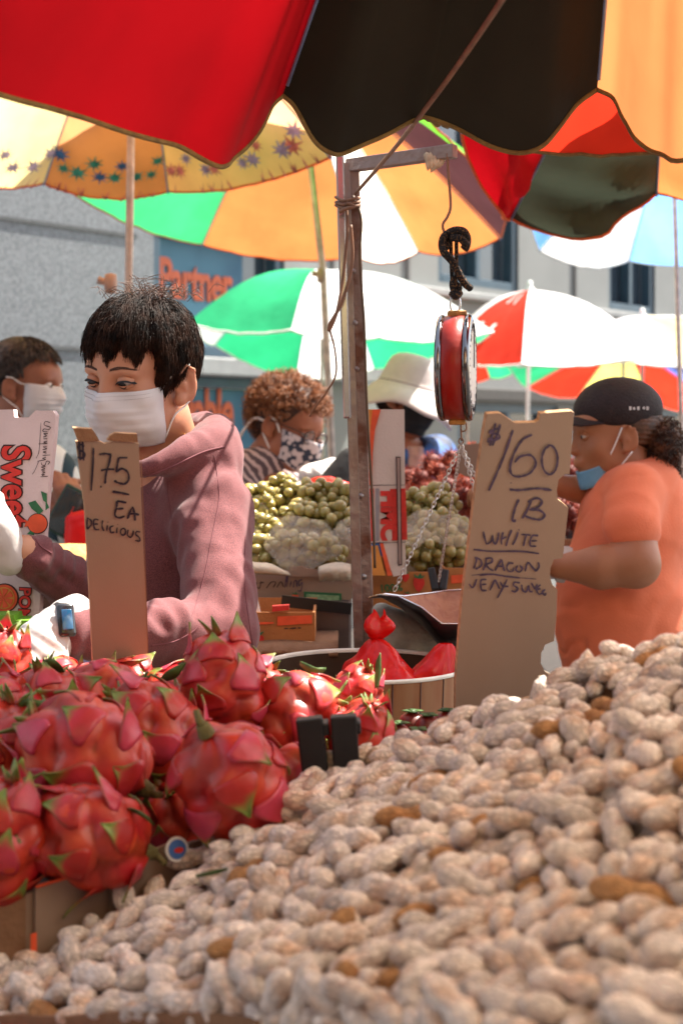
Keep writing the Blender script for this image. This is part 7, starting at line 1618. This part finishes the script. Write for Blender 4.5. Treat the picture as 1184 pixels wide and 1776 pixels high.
(226,2249,2421,0,18,9,-57,0,88),(535,2330,2543,20,-26,-36,36,0,91),(312,2147,2435,7,-27,51,15,1,88),(124,2100,2369,54,-13,-11,19,0,89),(407,2255,2474,35,-28,-31,25,0,92),(398,2018,2433,36,34,-22,-26,0,104),(-1,1726,2253,49,-24,14,-20,1,106),(-74,1954,2271,20,53,7,20,0,89),
(-214,2011,2215,52,-28,-9,9,1,98),(550,2421,2546,35,-46,-3,-15,0,86),(308,2350,2447,15,22,30,-45,0,99),(-240,2155,2206,28,45,-10,-26,1,107),(99,2641,2384,1,-9,57,-15,0,96),(-399,2176,2165,50,-13,-2,-30,1,107),(443,2362,2494,47,-13,6,-34,0,100),(402,2418,2487,27,29,34,29,0,96),
(-27,1776,2260,20,-14,55,3,1,93),(94,1606,2302,52,9,14,-25,1,87),(420,2344,2482,3,-37,-46,10,0,86),(242,2076,2407,53,11,4,25,0,100),(170,2457,2403,25,53,-7,-12,0,93),(383,2187,2451,25,-37,35,-18,1,107),(113,2558,2382,30,43,-23,-18,0,96),(86,2481,2374,21,-5,26,50,1,91),
(368,1784,2401,44,-23,23,-24,0,112),(445,2130,2476,38,-5,17,43,2,111),(-226,2319,2232,45,16,13,34,0,107),(131,2716,2402,30,-2,1,52,0,99),(545,2482,2549,8,10,53,-25,1,89),(47,2470,2356,16,37,45,5,0,107),(215,1710,2349,36,4,-10,46,2,97),(158,1864,2331,32,45,18,-13,1,103),
(-21,2592,2347,20,-7,46,-31,0,92),(289,2153,2411,9,-4,-36,-47,0,92),(-126,2286,2279,32,36,-34,-9,0,94),(139,1950,2334,5,-8,11,-58,1,110),(-424,2445,2167,45,-6,33,21,1,94),(151,2399,2397,22,-55,-11,-1,1,100),(393,2542,2498,21,-14,-19,51,1,89),(-179,1952,2220,51,4,-18,25,0,101),
(39,2268,2333,16,-12,12,55,0,94),(-83,2538,2304,50,28,16,8,1,100),(115,2251,2351,21,0,-40,-40,1,103),(-539,2232,2126,19,36,-37,23,2,106),(192,1517,2329,44,-36,19,0,0,96),(42,2108,2312,17,1,39,42,0,101),(-50,2614,2339,45,-22,-26,20,1,88),(174,2607,2406,10,-19,-54,16,1,86),
(164,2030,2372,8,6,-58,10,1,96),(275,2600,2456,41,33,5,-29,2,103),(-146,2196,2231,44,39,7,-5,0,109),(-63,2253,2288,46,-6,-12,36,1,94),(493,2340,2515,3,25,48,-25,0,101),(-218,1977,2201,59,9,-8,4,0,107),(-329,2481,2210,45,10,-18,34,0,99),(480,1913,2484,50,29,16,2,1,105),
(-202,2407,2254,14,54,22,3,0,90),(-184,2359,2233,19,9,-10,55,0,89),(227,2131,2395,31,50,7,8,1,99),(491,2384,2514,54,6,-14,-20,1,100),(554,2451,2549,33,48,-6,13,1,86),(423,1622,2413,0,10,27,53,0,100),(307,2097,2435,3,15,49,-32,0,111),(316,2516,2477,51,31,-1,-6,0,99),
(17,2559,2360,25,-46,-28,9,0,90),(29,2712,2358,54,-4,-26,7,0,86),(272,2656,2456,10,-50,-32,-6,0,109),(-147,2217,2256,43,-3,-18,-37,0,94),(83,2704,2377,15,1,36,-45,1,96),(-25,2491,2311,15,5,-24,-53,1,110),(437,2225,2490,29,42,-24,21,2,100),(221,1581,2343,16,-54,21,-3,1,95),
(-440,2240,2144,28,27,-27,37,2,94),(369,2390,2473,18,51,-27,3,0,104),(496,2433,2518,14,16,-7,-56,1,88),(235,2102,2384,57,2,12,16,1,109),(-160,2492,2286,35,-43,-11,21,0,91),(281,2288,2453,43,39,-11,-8,0,86),(1,1853,2278,2,32,-47,-19,0,109),(430,1724,2435,0,1,23,56,2,93),
(393,1915,2424,26,46,-26,-12,0,104),(257,1747,2357,21,-49,-1,-27,0,105),(-387,2354,2172,0,-58,-17,4,0,104),(-110,2352,2287,13,-41,-38,18,1,102),(-281,2155,2190,17,-38,43,4,0,111),(-74,2139,2269,17,-40,-33,24,1,108),(61,2361,2347,5,8,-56,20,0,102),(240,1452,2353,36,30,20,32,1,99),
(132,2422,2383,11,-18,51,22,0,96),(453,2280,2492,52,-27,0,-14,1,92),(235,2619,2430,3,-36,-48,1,1,95),(311,2230,2425,35,6,17,-45,1,86),(445,2184,2483,28,33,11,39,2,97),(128,2350,2380,41,9,-11,41,2,111),(215,2585,2418,36,8,14,45,2,100),(-348,2305,2179,1,28,-52,11,0,97),
(-98,2505,2280,57,-11,-11,9,1,107),(320,1455,2381,5,1,44,-41,0,101),(376,1490,2394,58,-6,-10,6,0,96),(81,2342,2365,45,34,10,19,0,94),(357,2071,2430,54,5,-25,5,2,89),(-345,2209,2171,30,-42,-25,17,1,98),(24,2623,2345,36,-16,32,-32,0,109),(439,1916,2445,20,-40,-39,6,0,98),
(-131,1927,2252,2,33,25,44,2,109),(-217,2266,2219,23,7,-27,-48,1,85),(370,2522,2487,13,-8,-32,48,2,94),(-155,2160,2224,14,57,9,-7,0,105),(205,1477,2338,34,44,-10,-20,0,102),(194,2486,2413,2,4,-30,52,1,106),(508,2183,2498,50,-6,3,-33,1,91),(-173,2122,2233,46,38,-3,8,1,107),
(56,2171,2338,8,-8,57,13,1,95),(-380,2098,2157,51,-31,6,1,1,98),(-213,2169,2226,14,42,39,10,0,104),(25,2323,2345,18,-3,-22,53,0,105),(560,2228,2528,59,9,-5,4,0,86),(369,1554,2408,11,-6,55,20,0,92),(407,1861,2421,1,-54,-6,-25,2,86),(55,2561,2372,14,-18,52,-18,1,91),
(400,1956,2434,34,42,-21,-15,0,93),(-225,2378,2226,19,-12,35,-43,0,86),(128,2223,2349,56,9,16,12,1,104),(-64,1831,2220,12,25,-53,2,1,104),(236,2533,2435,24,-29,30,-36,0,110),(-390,2226,2164,37,-44,-11,-13,0,98),(321,1816,2382,14,8,47,34,1,90),(373,2003,2419,24,4,0,55,2,86),
(-99,2120,2248,8,58,-4,-13,0,108),(45,2147,2314,5,-60,-4,2,0,88),(-160,2359,2251,56,13,14,-8,1,100),(-563,2366,2120,18,45,-7,-35,0,90),(272,2551,2443,41,22,-21,-32,1,89),(101,1880,2301,2,6,44,41,0,105),(537,2132,2520,54,9,-8,-23,1,98),(350,2146,2427,37,-44,-16,-2,2,109),
(424,1972,2455,34,49,7,-7,2,109),(83,1715,2311,30,-17,41,-28,1,104),(471,2082,2476,43,-37,-20,-4,1,97),(469,1928,2459,34,-24,36,-24,0,91),(-467,2239,2126,12,49,11,-31,0,94),(19,2185,2314,6,-29,50,-15,1,101),(6,2685,2359,48,33,6,-15,0,90),(-154,2037,2239,3,8,-58,15,1,101),
(320,2604,2465,11,-15,-28,50,0,90),(-342,2140,2166,5,34,-40,28,2,95),(-196,2088,2216,33,-50,-6,-1,1,110),(-203,2506,2245,52,-23,7,17,1,109),(297,2567,2462,45,-35,-3,20,0,85),(149,2659,2401,6,26,48,-25,2,89),(-296,2267,2178,10,55,17,-15,1,107),(-372,2258,2169,60,4,-4,-1,0,111),
(222,2064,2374,20,56,6,6,0,103),(163,1538,2314,27,32,6,43,1,108),(-449,2265,2119,45,-26,26,16,0,91),(306,1958,2407,5,-16,-31,49,0,88),(331,2308,2446,45,-11,-23,31,1,99),(29,1985,2290,8,8,-9,58,1,112),(193,1943,2353,6,2,-21,-56,1,109),(-504,2334,2128,16,50,-29,-3,0,108),
(47,1797,2287,11,5,38,45,2,108),(0,1942,2289,0,-49,-24,-24,1,110),(178,2519,2403,15,-7,-52,26,1,97),(354,2351,2467,33,2,-13,49,0,95),(79,2733,2375,31,-47,-20,-7,1,92),(199,1546,2315,29,-21,45,17,0,105),(461,2596,2526,7,5,59,6,0,90),(-237,2283,2202,7,-16,8,-57,2,98),
(392,2322,2466,36,-18,27,-36,1,102),(372,2461,2472,38,18,-19,-38,0,104),(-302,2115,2153,2,54,-10,-24,1,103),(-310,2372,2207,12,-23,-43,32,2,111),(310,1507,2373,4,29,52,10,0,99),(-454,2426,2145,4,-3,40,45,0,87),(260,2037,2380,7,12,43,-40,1,96),(56,2021,2321,2,5,45,40,1,107),
(240,2701,2444,48,-32,4,-15,1,96),(246,2465,2432,10,0,-15,57,0,97),(74,2301,2323,56,0,-15,15,1,95),(273,1716,2349,5,4,51,-31,1,111),(-55,2635,2319,56,-13,-2,18,0,99),(415,2099,2456,9,-6,33,49,1,105),(-61,2093,2260,2,-12,51,28,0,103),(332,2044,2412,10,14,51,-25,0,108),
(121,1750,2307,3,-54,-6,-25,0,100),(454,1823,2458,26,-21,42,-27,0,101),(272,1566,2353,27,48,-21,-9,0,91),(-281,2406,2220,49,33,6,1,0,92),(-560,2273,2129,1,8,48,35,1,93),(-411,2187,2124,29,2,-49,-18,2,94),(182,2133,2375,26,-51,-20,1,1,88),(-46,2043,2256,15,6,-2,58,0,109),
(-317,2185,2173,42,-38,-18,-9,1,90),(100,1993,2327,9,-9,58,-11,1,88),(299,2295,2430,0,48,34,9,1,90),(305,1930,2385,28,45,-20,20,1,95),(348,1941,2397,23,0,51,-22,2,92),(87,2307,2359,58,-9,-4,10,1,86),(530,2096,2508,5,14,46,-36,1,91),(-172,2295,2212,42,-18,-26,30,0,87),
(395,1702,2386,46,-21,14,-30,2,86),(100,2183,2330,46,-10,-12,35,1,93),(-373,2184,2147,2,50,-32,4,1,106),(253,1640,2353,5,14,-24,-53,1,112),(-205,2436,2225,53,-1,22,19,2,109),(334,1844,2390,31,50,-11,0,0,95),(-376,2440,2158,4,19,13,55,1,111),(24,2041,2284,37,-44,5,16,1,87),
(142,2200,2365,17,11,-52,-21,0,96),(372,1883,2405,7,-40,-44,5,0,100),(261,2240,2410,58,2,-14,7,0,104),(-307,2159,2153,14,-39,-13,41,2,105),(-10,2664,2339,37,38,-24,-15,2,111),(261,2279,2417,28,-15,48,-17,2,97),(142,2591,2395,7,6,57,17,1,93),(203,2546,2406,43,-29,11,-27,0,99),
(-18,2395,2324,7,-16,53,20,0,107),(33,1734,2279,55,7,-16,-16,0,95),(-135,1959,2235,2,-48,28,23,0,95),(453,2251,2487,50,-29,-2,-15,1,86),(307,1991,2387,12,14,54,19,0,107),(323,1894,2394,20,-8,35,-44,0,95),(-237,2468,2214,9,-21,-49,25,2,87),(239,2195,2382,0,-26,40,36,1,103),
(317,1688,2350,7,10,20,-55,0,102),(11,2277,2295,21,-29,-33,35,0,92),(-228,2564,2257,8,-37,-2,-47,0,99),(34,1919,2274,22,14,33,-43,1,108),(-226,2110,2183,32,-34,-18,-33,2,93),(-21,2425,2308,9,-5,45,-38,1,110),(146,2011,2349,43,-41,6,-7,2,95),(343,1346,2395,39,-30,11,-33,1,94),
(112,2134,2323,47,-18,-11,30,0,92),(-102,1955,2233,18,45,-31,-18,0,98),(465,2013,2471,6,23,-52,-18,0,88),(-161,2410,2263,12,27,-35,-38,1,102),(-68,2289,2267,6,5,54,24,1,93),(-319,2301,2190,47,-20,-14,29,0,93),(-79,1878,2240,50,21,-15,-20,0,112),(109,2678,2383,4,6,42,42,2,86),
(-263,2096,2191,37,4,-1,-47,0,107),(-284,2288,2198,11,5,-59,0,1,92),(-521,2207,2103,34,22,44,3,2,105),(286,1796,2373,3,-7,-13,-58,2,106),(232,2442,2416,33,48,-10,-7,0,96),(98,2609,2370,19,18,18,-51,2,95),(229,2387,2405,11,48,-34,-5,0,107),(258,1910,2355,57,2,-15,8,1,90),
(583,2348,2565,32,-21,-34,31,2,107),(17,1809,2260,55,20,6,9,1,91),(-18,2321,2301,22,10,-33,-44,1,109),(275,1615,2356,51,28,1,12,1,92),(-92,2156,2232,21,-5,10,55,2,105),(197,2179,2356,33,-33,24,-29,0,90),(496,1885,2470,3,3,-33,-50,1,111),(107,2511,2363,37,46,-4,6,1,94),
(-236,2429,2210,23,9,-2,55,1,85),(-110,2328,2253,3,-13,16,56,0,106),(-23,2006,2271,28,50,2,18,0,99),(-252,2526,2225,48,11,12,33,0,102),(452,1699,2454,1,-11,38,45,0,104),(93,1811,2297,35,8,-45,-16,2,108),(-547,2304,2112,30,-45,-25,5,1,97),(-458,2383,2155,11,-32,-26,42,0,89),
(-196,2246,2220,17,-53,-22,-3,1,98),(-253,1998,2175,12,-36,41,23,1,103),(157,2261,2381,9,50,28,14,0,108),(158,1819,2320,6,-1,-54,-26,0,90),(61,2610,2354,38,-28,23,-29,1,101),(105,2284,2339,30,-18,38,-31,2,91),(121,2479,2362,5,-57,3,-18,0,102),(74,2661,2367,5,-37,43,20,2,91),
(-406,2242,2123,54,19,-18,4,0,90),(135,1724,2297,13,-6,-7,-58,0,92),(29,1839,2284,2,-34,44,22,2,85),(239,1865,2348,6,53,-27,-6,2,101),(-514,2276,2114,42,3,8,-42,0,94),(-37,1866,2260,6,-35,-48,8,1,89),(-262,2209,2192,1,-1,-19,-57,1,96),(-110,1900,2195,49,5,15,-31,2,111),
(-43,2530,2307,24,-41,-37,5,0,97),(281,2075,2394,24,-17,39,-35,2,98),(398,1826,2413,10,0,58,-13,2,108),(310,2449,2458,37,-47,0,-7,0,100),(277,2186,2397,30,24,-14,-44,0,98),(-65,2478,2279,31,-50,-1,-9,1,90),(177,2363,2381,1,-53,-22,-18,0,112),(353,2278,2441,18,-23,45,-27,1,90),
(5,1825,2239,1,22,-52,-21,1,93),(16,2308,2318,12,3,-58,10,1,109),(-311,2411,2186,9,58,-5,-10,1,98),(-151,1919,2207,37,-14,-25,38,0,86),(-1,2192,2274,30,51,-6,9,1,112),(332,1632,2354,57,-17,-7,6,2,92),(-325,2357,2179,0,14,31,50,1,100),(43,2012,2276,10,45,16,35,0,86),
(-438,2214,2120,6,6,-51,30,0,88),(10,2533,2329,9,59,4,6,1,112),(293,2379,2433,19,55,-1,15,0,88),(684,1618,2514,5,-55,-21,-13,0,88),(-17,2275,2283,8,-35,-43,21,1,95),(542,1408,2443,31,28,41,14,1,108),(174,2422,2377,34,-46,-13,-13,0,87),(297,1966,2375,17,3,27,51,0,86),
(725,1439,2514,56,-12,-9,17,0,112),(496,1792,2447,12,6,57,-14,0,106),(545,1727,2462,22,16,-9,-53,0,106),(573,1952,2513,10,15,-25,-52,1,94),(-110,2465,2263,11,-2,7,58,1,92),(72,2229,2320,2,54,19,18,1,108),(589,2060,2527,8,-16,-25,52,1,107),(60,2419,2340,5,7,-11,58,0,85),
(658,1849,2533,4,59,-9,5,1,104),(630,1789,2510,36,-45,3,-16,0,110),(-8,2575,2323,33,-6,14,-48,2,93),(712,2109,2579,12,-57,-5,-14,0,87),(-37,2449,2291,3,57,13,14,0,103),(125,2097,2335,3,-14,14,-57,2,87),(367,2111,2428,0,-52,-28,-8,2,93),(118,2163,2352,15,-14,7,-56,2,99),
(539,1918,2493,20,5,20,52,0,103),(277,2500,2443,3,-13,50,31,0,95),(737,1654,2537,27,51,-16,-4,1,96),(642,2100,2563,3,23,-34,-43,0,104),(142,2074,2343,5,57,10,-14,0,88),(61,2259,2313,23,3,32,-45,1,93),(136,1979,2317,53,-25,-9,10,0,107),(478,1868,2443,12,-12,-8,57,1,91),
(-302,2509,2190,36,7,-47,-9,2,98),(530,1607,2482,31,20,-35,32,2,112),(596,1737,2481,43,-24,13,-32,0,92),(689,1459,2506,11,16,15,-55,0,93),(-9,2081,2266,40,34,21,20,0,89),(-167,2412,2229,46,25,2,29,0,105),(664,1811,2522,54,-5,-5,-24,1,96),(636,1571,2489,29,-50,-14,-6,1,107),
(500,1970,2483,25,43,15,30,2,107),(659,2207,2581,36,7,-7,-47,0,96),(476,2194,2486,32,40,-21,-24,0,85),(575,2255,2551,54,-19,-1,19,0,102),(95,1958,2289,17,-24,-42,31,0,100),(550,1634,2451,46,-3,-10,-37,2,93),(561,1982,2504,55,-9,-10,21,0,94),(528,1460,2425,29,43,16,25,2,87),
(0,2224,2285,54,-26,-7,-1,0,100),(574,1759,2505,53,-25,-10,8,0,102),(486,1733,2450,52,29,1,0,0,92),(539,1768,2473,17,-54,-17,-9,0,96),(743,2141,2599,15,-2,58,4,0,105),(711,2012,2578,4,-56,-14,-15,0,107),(620,1432,2474,24,53,12,2,0,86),(-270,2520,2200,12,-44,-37,10,1,95),
(671,1528,2507,33,47,-16,8,0,104),(-260,2384,2193,45,38,-3,13,0,109),(523,1677,2456,47,36,3,-8,0,102),(673,1379,2487,19,-17,51,-18,1,98),(258,1807,2351,8,40,-41,-15,1,103),(523,1826,2476,28,-21,11,-47,0,100),(544,1498,2438,14,-3,57,-13,1,95),(615,2246,2557,24,-17,41,-32,1,105),
(463,1649,2448,24,-50,19,-11,1,104),(591,1614,2472,1,29,48,-21,1,105),(320,2548,2461,8,-19,55,13,1,102),(507,2063,2489,10,-15,51,25,1,100),(720,1488,2523,6,-58,11,-8,1,91),(585,1378,2459,51,-25,-2,20,0,98),(-129,2296,2239,56,-15,-15,-2,1,91),(616,1742,2511,58,9,4,12,1,108),
(640,2035,2548,45,13,3,-38,1,100),(492,1823,2460,38,39,24,6,1,97),(593,2024,2524,5,58,-13,8,1,102),(634,1391,2478,15,41,-40,8,1,94),(750,1513,2538,6,7,39,-45,1,103),(557,2195,2523,7,19,-17,-54,0,90),(591,1677,2491,40,-18,16,38,1,105),(617,1887,2520,42,-8,14,-39,2,85),
(574,1576,2470,29,50,-13,8,2,103),(504,2020,2485,3,-53,-26,-8,0,87),(616,1478,2468,55,17,-13,-9,0,103),(221,2008,2353,37,5,5,47,0,106),(162,2500,2384,11,-29,-46,23,0,92),(736,1614,2537,52,2,-12,-27,1,93),(-137,2102,2230,16,-46,0,34,0,88),(638,2135,2564,24,1,32,-44,0,89),
(617,1838,2518,28,-11,-34,39,1,88),(467,1391,2452,1,-6,17,-57,0,98),(617,1989,2523,10,-1,54,-23,1,88),(437,2051,2450,40,-42,-4,-13,0,95),(316,2480,2464,0,1,60,-3,1,101),(27,2086,2280,52,-15,-5,26,1,106),(697,1552,2522,46,-35,-7,-16,0,92),(713,1901,2566,18,53,17,14,1,107),
(639,1648,2495,26,52,-12,7,0,105),(484,1539,2449,5,-6,59,-10,1,107),(-221,2330,2197,28,-11,-12,51,0,105),(591,2188,2550,37,41,9,21,1,90),(557,1795,2508,26,-10,-17,-50,0,99),(717,1753,2551,21,7,16,-54,0,86),(438,1611,2442,7,-45,38,-6,0,97),(534,1849,2499,36,3,13,46,0,94),
(499,1479,2449,10,-3,34,48,0,105),(608,1362,2470,10,-14,6,-57,1,91),(686,1345,2489,13,25,-32,-42,0,99),(669,1670,2516,38,-44,-4,-14,1,92),(543,2026,2500,44,-7,-14,38,0,97),(627,2339,2573,29,7,14,50,1,110),(44,1880,2292,22,36,-43,-1,2,88),(685,1589,2526,46,-37,-7,9,0,97),
(588,1900,2507,2,47,-34,-13,1,105),(683,2078,2574,44,-39,-10,-6,1,109),(589,2147,2546,7,-12,45,37,1,111),(587,1455,2467,56,-16,12,-2,0,94),(744,1277,2496,55,9,-2,-22,1,86),(496,1433,2446,52,-10,9,-26,0,94),(603,2299,2560,43,41,-9,0,0,100),(-36,2356,2290,1,57,12,14,1,101),
(-306,2457,2208,27,-11,36,-39,1,87),(587,1830,2514,5,38,39,-26,0,109),(750,1402,2516,15,-21,-34,42,2,91),(740,1983,2587,31,49,-7,13,1,105),(600,1516,2475,53,-27,-4,7,1,96),(485,1603,2462,11,53,20,15,0,101),(561,1697,2468,50,13,22,-20,2,90),(-215,2536,2232,47,28,14,21,1,86),
(653,1698,2529,6,59,4,5,0,110),(742,1559,2545,11,19,52,21,0,96),(657,1944,2547,0,-12,46,37,1,85),(32,2061,2309,30,-42,-20,23,2,98),(215,1841,2335,17,-17,-5,55,1,98),(-32,2156,2269,57,2,16,-9,1,92),(421,1536,2425,22,-52,-21,-3,0,105),(695,2042,2577,54,-14,-21,7,1,102),
(642,1721,2510,21,3,42,-37,1,89),(406,1460,2429,36,-45,-17,3,0,101),(626,1620,2494,1,8,51,31,0,88),(440,1679,2421,43,-39,-3,16,0,93),(517,1511,2456,43,-40,-8,-8,0,93),(321,2081,2408,1,-4,-17,-58,2,87),(552,1641,2484,45,-38,-8,-8,0,95),(729,1358,2515,25,-29,-37,28,0,106),
(632,2210,2569,26,-26,35,-32,0,94),(701,1803,2541,43,8,12,39,1,94),(627,1497,2494,6,-1,-15,-58,0,106),(648,1435,2501,29,14,-3,51,0,112),(619,1289,2482,3,-28,52,10,0,101),(674,1641,2537,1,16,-45,-37,0,85),(562,1667,2474,13,-9,-58,-1,0,89),(574,2099,2541,26,50,19,7,0,105),
(582,1414,2456,16,-52,-16,19,1,96),(519,1973,2519,18,-38,39,-19,0,110),(-288,2440,2217,13,-29,50,9,1,86),(522,1560,2475,15,15,39,40,0,104),(748,1796,2576,46,28,-16,-22,0,103),(698,1932,2562,44,35,4,21,0,112),(777,1477,2534,23,24,41,28,2,89),(170,2060,2352,58,-3,10,12,0,92),
(702,1314,2498,5,-53,-28,5,2,100),(299,2418,2445,24,5,47,28,0,98),(440,1504,2430,1,7,-54,-25,0,90)]
from mathutils import Quaternion
g = random.Random(5); SV = []; SF = []; base = 0
NIND = 280
def SS(t): t = min(1, max(0, t)); return t*t*(3-2*t)
for i, (x, y, z, qw, qx, qy, qz, p, s_) in enumerate(PN):
    loc = Vector((x/2000, y/2000, z/2000+PZ-.021*SS((-.04-x/2000)/.14)+.022*SS((x/2000-.08)/.2))); q = Quaternion((qw, qx, qy, qz)).normalized(); vr = 4 if g.random() < .055 else g.randrange(4); me = nuts[(p, vr)]; sc_f = s_/100*1.09
    if i < NIND:
        o = bpy.data.objects.new('peanut', me); COL.objects.link(o); o.location = loc; o.rotation_mode = 'QUATERNION'; o.rotation_quaternion = q; o.scale = (sc_f, sc_f*.95, sc_f*.95)
        lab = 'browner peanut in its shell among the paler ones in the foreground heap' if vr == 4 else ('long waisted pale peanut in its shell in the foreground heap', 'medium two lobed pale peanut in its shell in the foreground heap', 'short roundish pale peanut with no waist in the foreground heap')[p]
        tag(o, lab, 'peanut', 'darker brown peanuts in the heap' if vr == 4 else ('long pale peanuts in the heap', 'medium pale peanuts in the heap', 'short round pale peanuts in the heap')[p])
    else:
        me = nuts[(p, vr if vr < 4 else 0)]; co = np.empty(len(me.vertices)*3); me.vertices.foreach_get('co', co); co = co.reshape(-1, 3)*sc_f @ np.array(q.to_matrix()).T+np.array(loc)
        n_ = len(me.loops); 
        SF.append(np.array([tuple(pl.vertices) for pl in me.polygons if len(pl.vertices) == 4])+base); SV.append(co); base += len(co)
for (px, py, Y, ang, ti, p, note) in ((1017, 1172, 1.30, 88, .1, 0, 'single peanut standing upright on top of the heap, beside the tall price sign'), (1098, 1150, 1.30, -50, .2, 1, ''), (1150, 1128, 1.27, 20, .1, 0, ''), (1060, 1182, 1.32, 12, .2, 2, ''), (935, 1200, 1.33, 70, .3, 2, ''), (882, 1222, 1.34, -15, .2, 1, ''),
        (960, 1232, 1.32, 15, .1, 0, ''), (1172, 1168, 1.24, -35, .2, 0, ''), (1128, 1196, 1.26, 25, .3, 0, ''), (820, 1262, 1.36, 30, .2, 1, ''), (770, 1290, 1.37, -10, .1, 0, ''), (1190, 1112, 1.26, 5, .2, 2, ''), (1070, 1130, 1.30, -20, .2, 1, ''), (700, 1305, 1.385, 20, .1, 1, ''), (640, 1335, 1.385, -20, .1, 0, '')):
    me = nuts[(p, int(px) % 4)]; o = bpy.data.objects.new('peanut', me); COL.objects.link(o); o.location = P(px, py, Y); o.rotation_euler = (.4, -math.radians(ang), ti*2); o.scale = (1.0,)*3
    tag(o, note or ('long waisted pale peanut in its shell in the foreground heap', 'medium two lobed pale peanut in its shell in the foreground heap', 'short roundish pale peanut with no waist in the foreground heap')[p], 'peanut', None if note else ('long pale peanuts in the heap', 'medium pale peanuts in the heap', 'short round pale peanuts in the heap')[p])
if SV:
    o = raw('peanut_pile', np.concatenate(SV), np.concatenate(SF), nutm, None, True); tag(o, 'the many further peanuts lying deeper in and around the foreground heap', 'peanuts', kind='stuff')
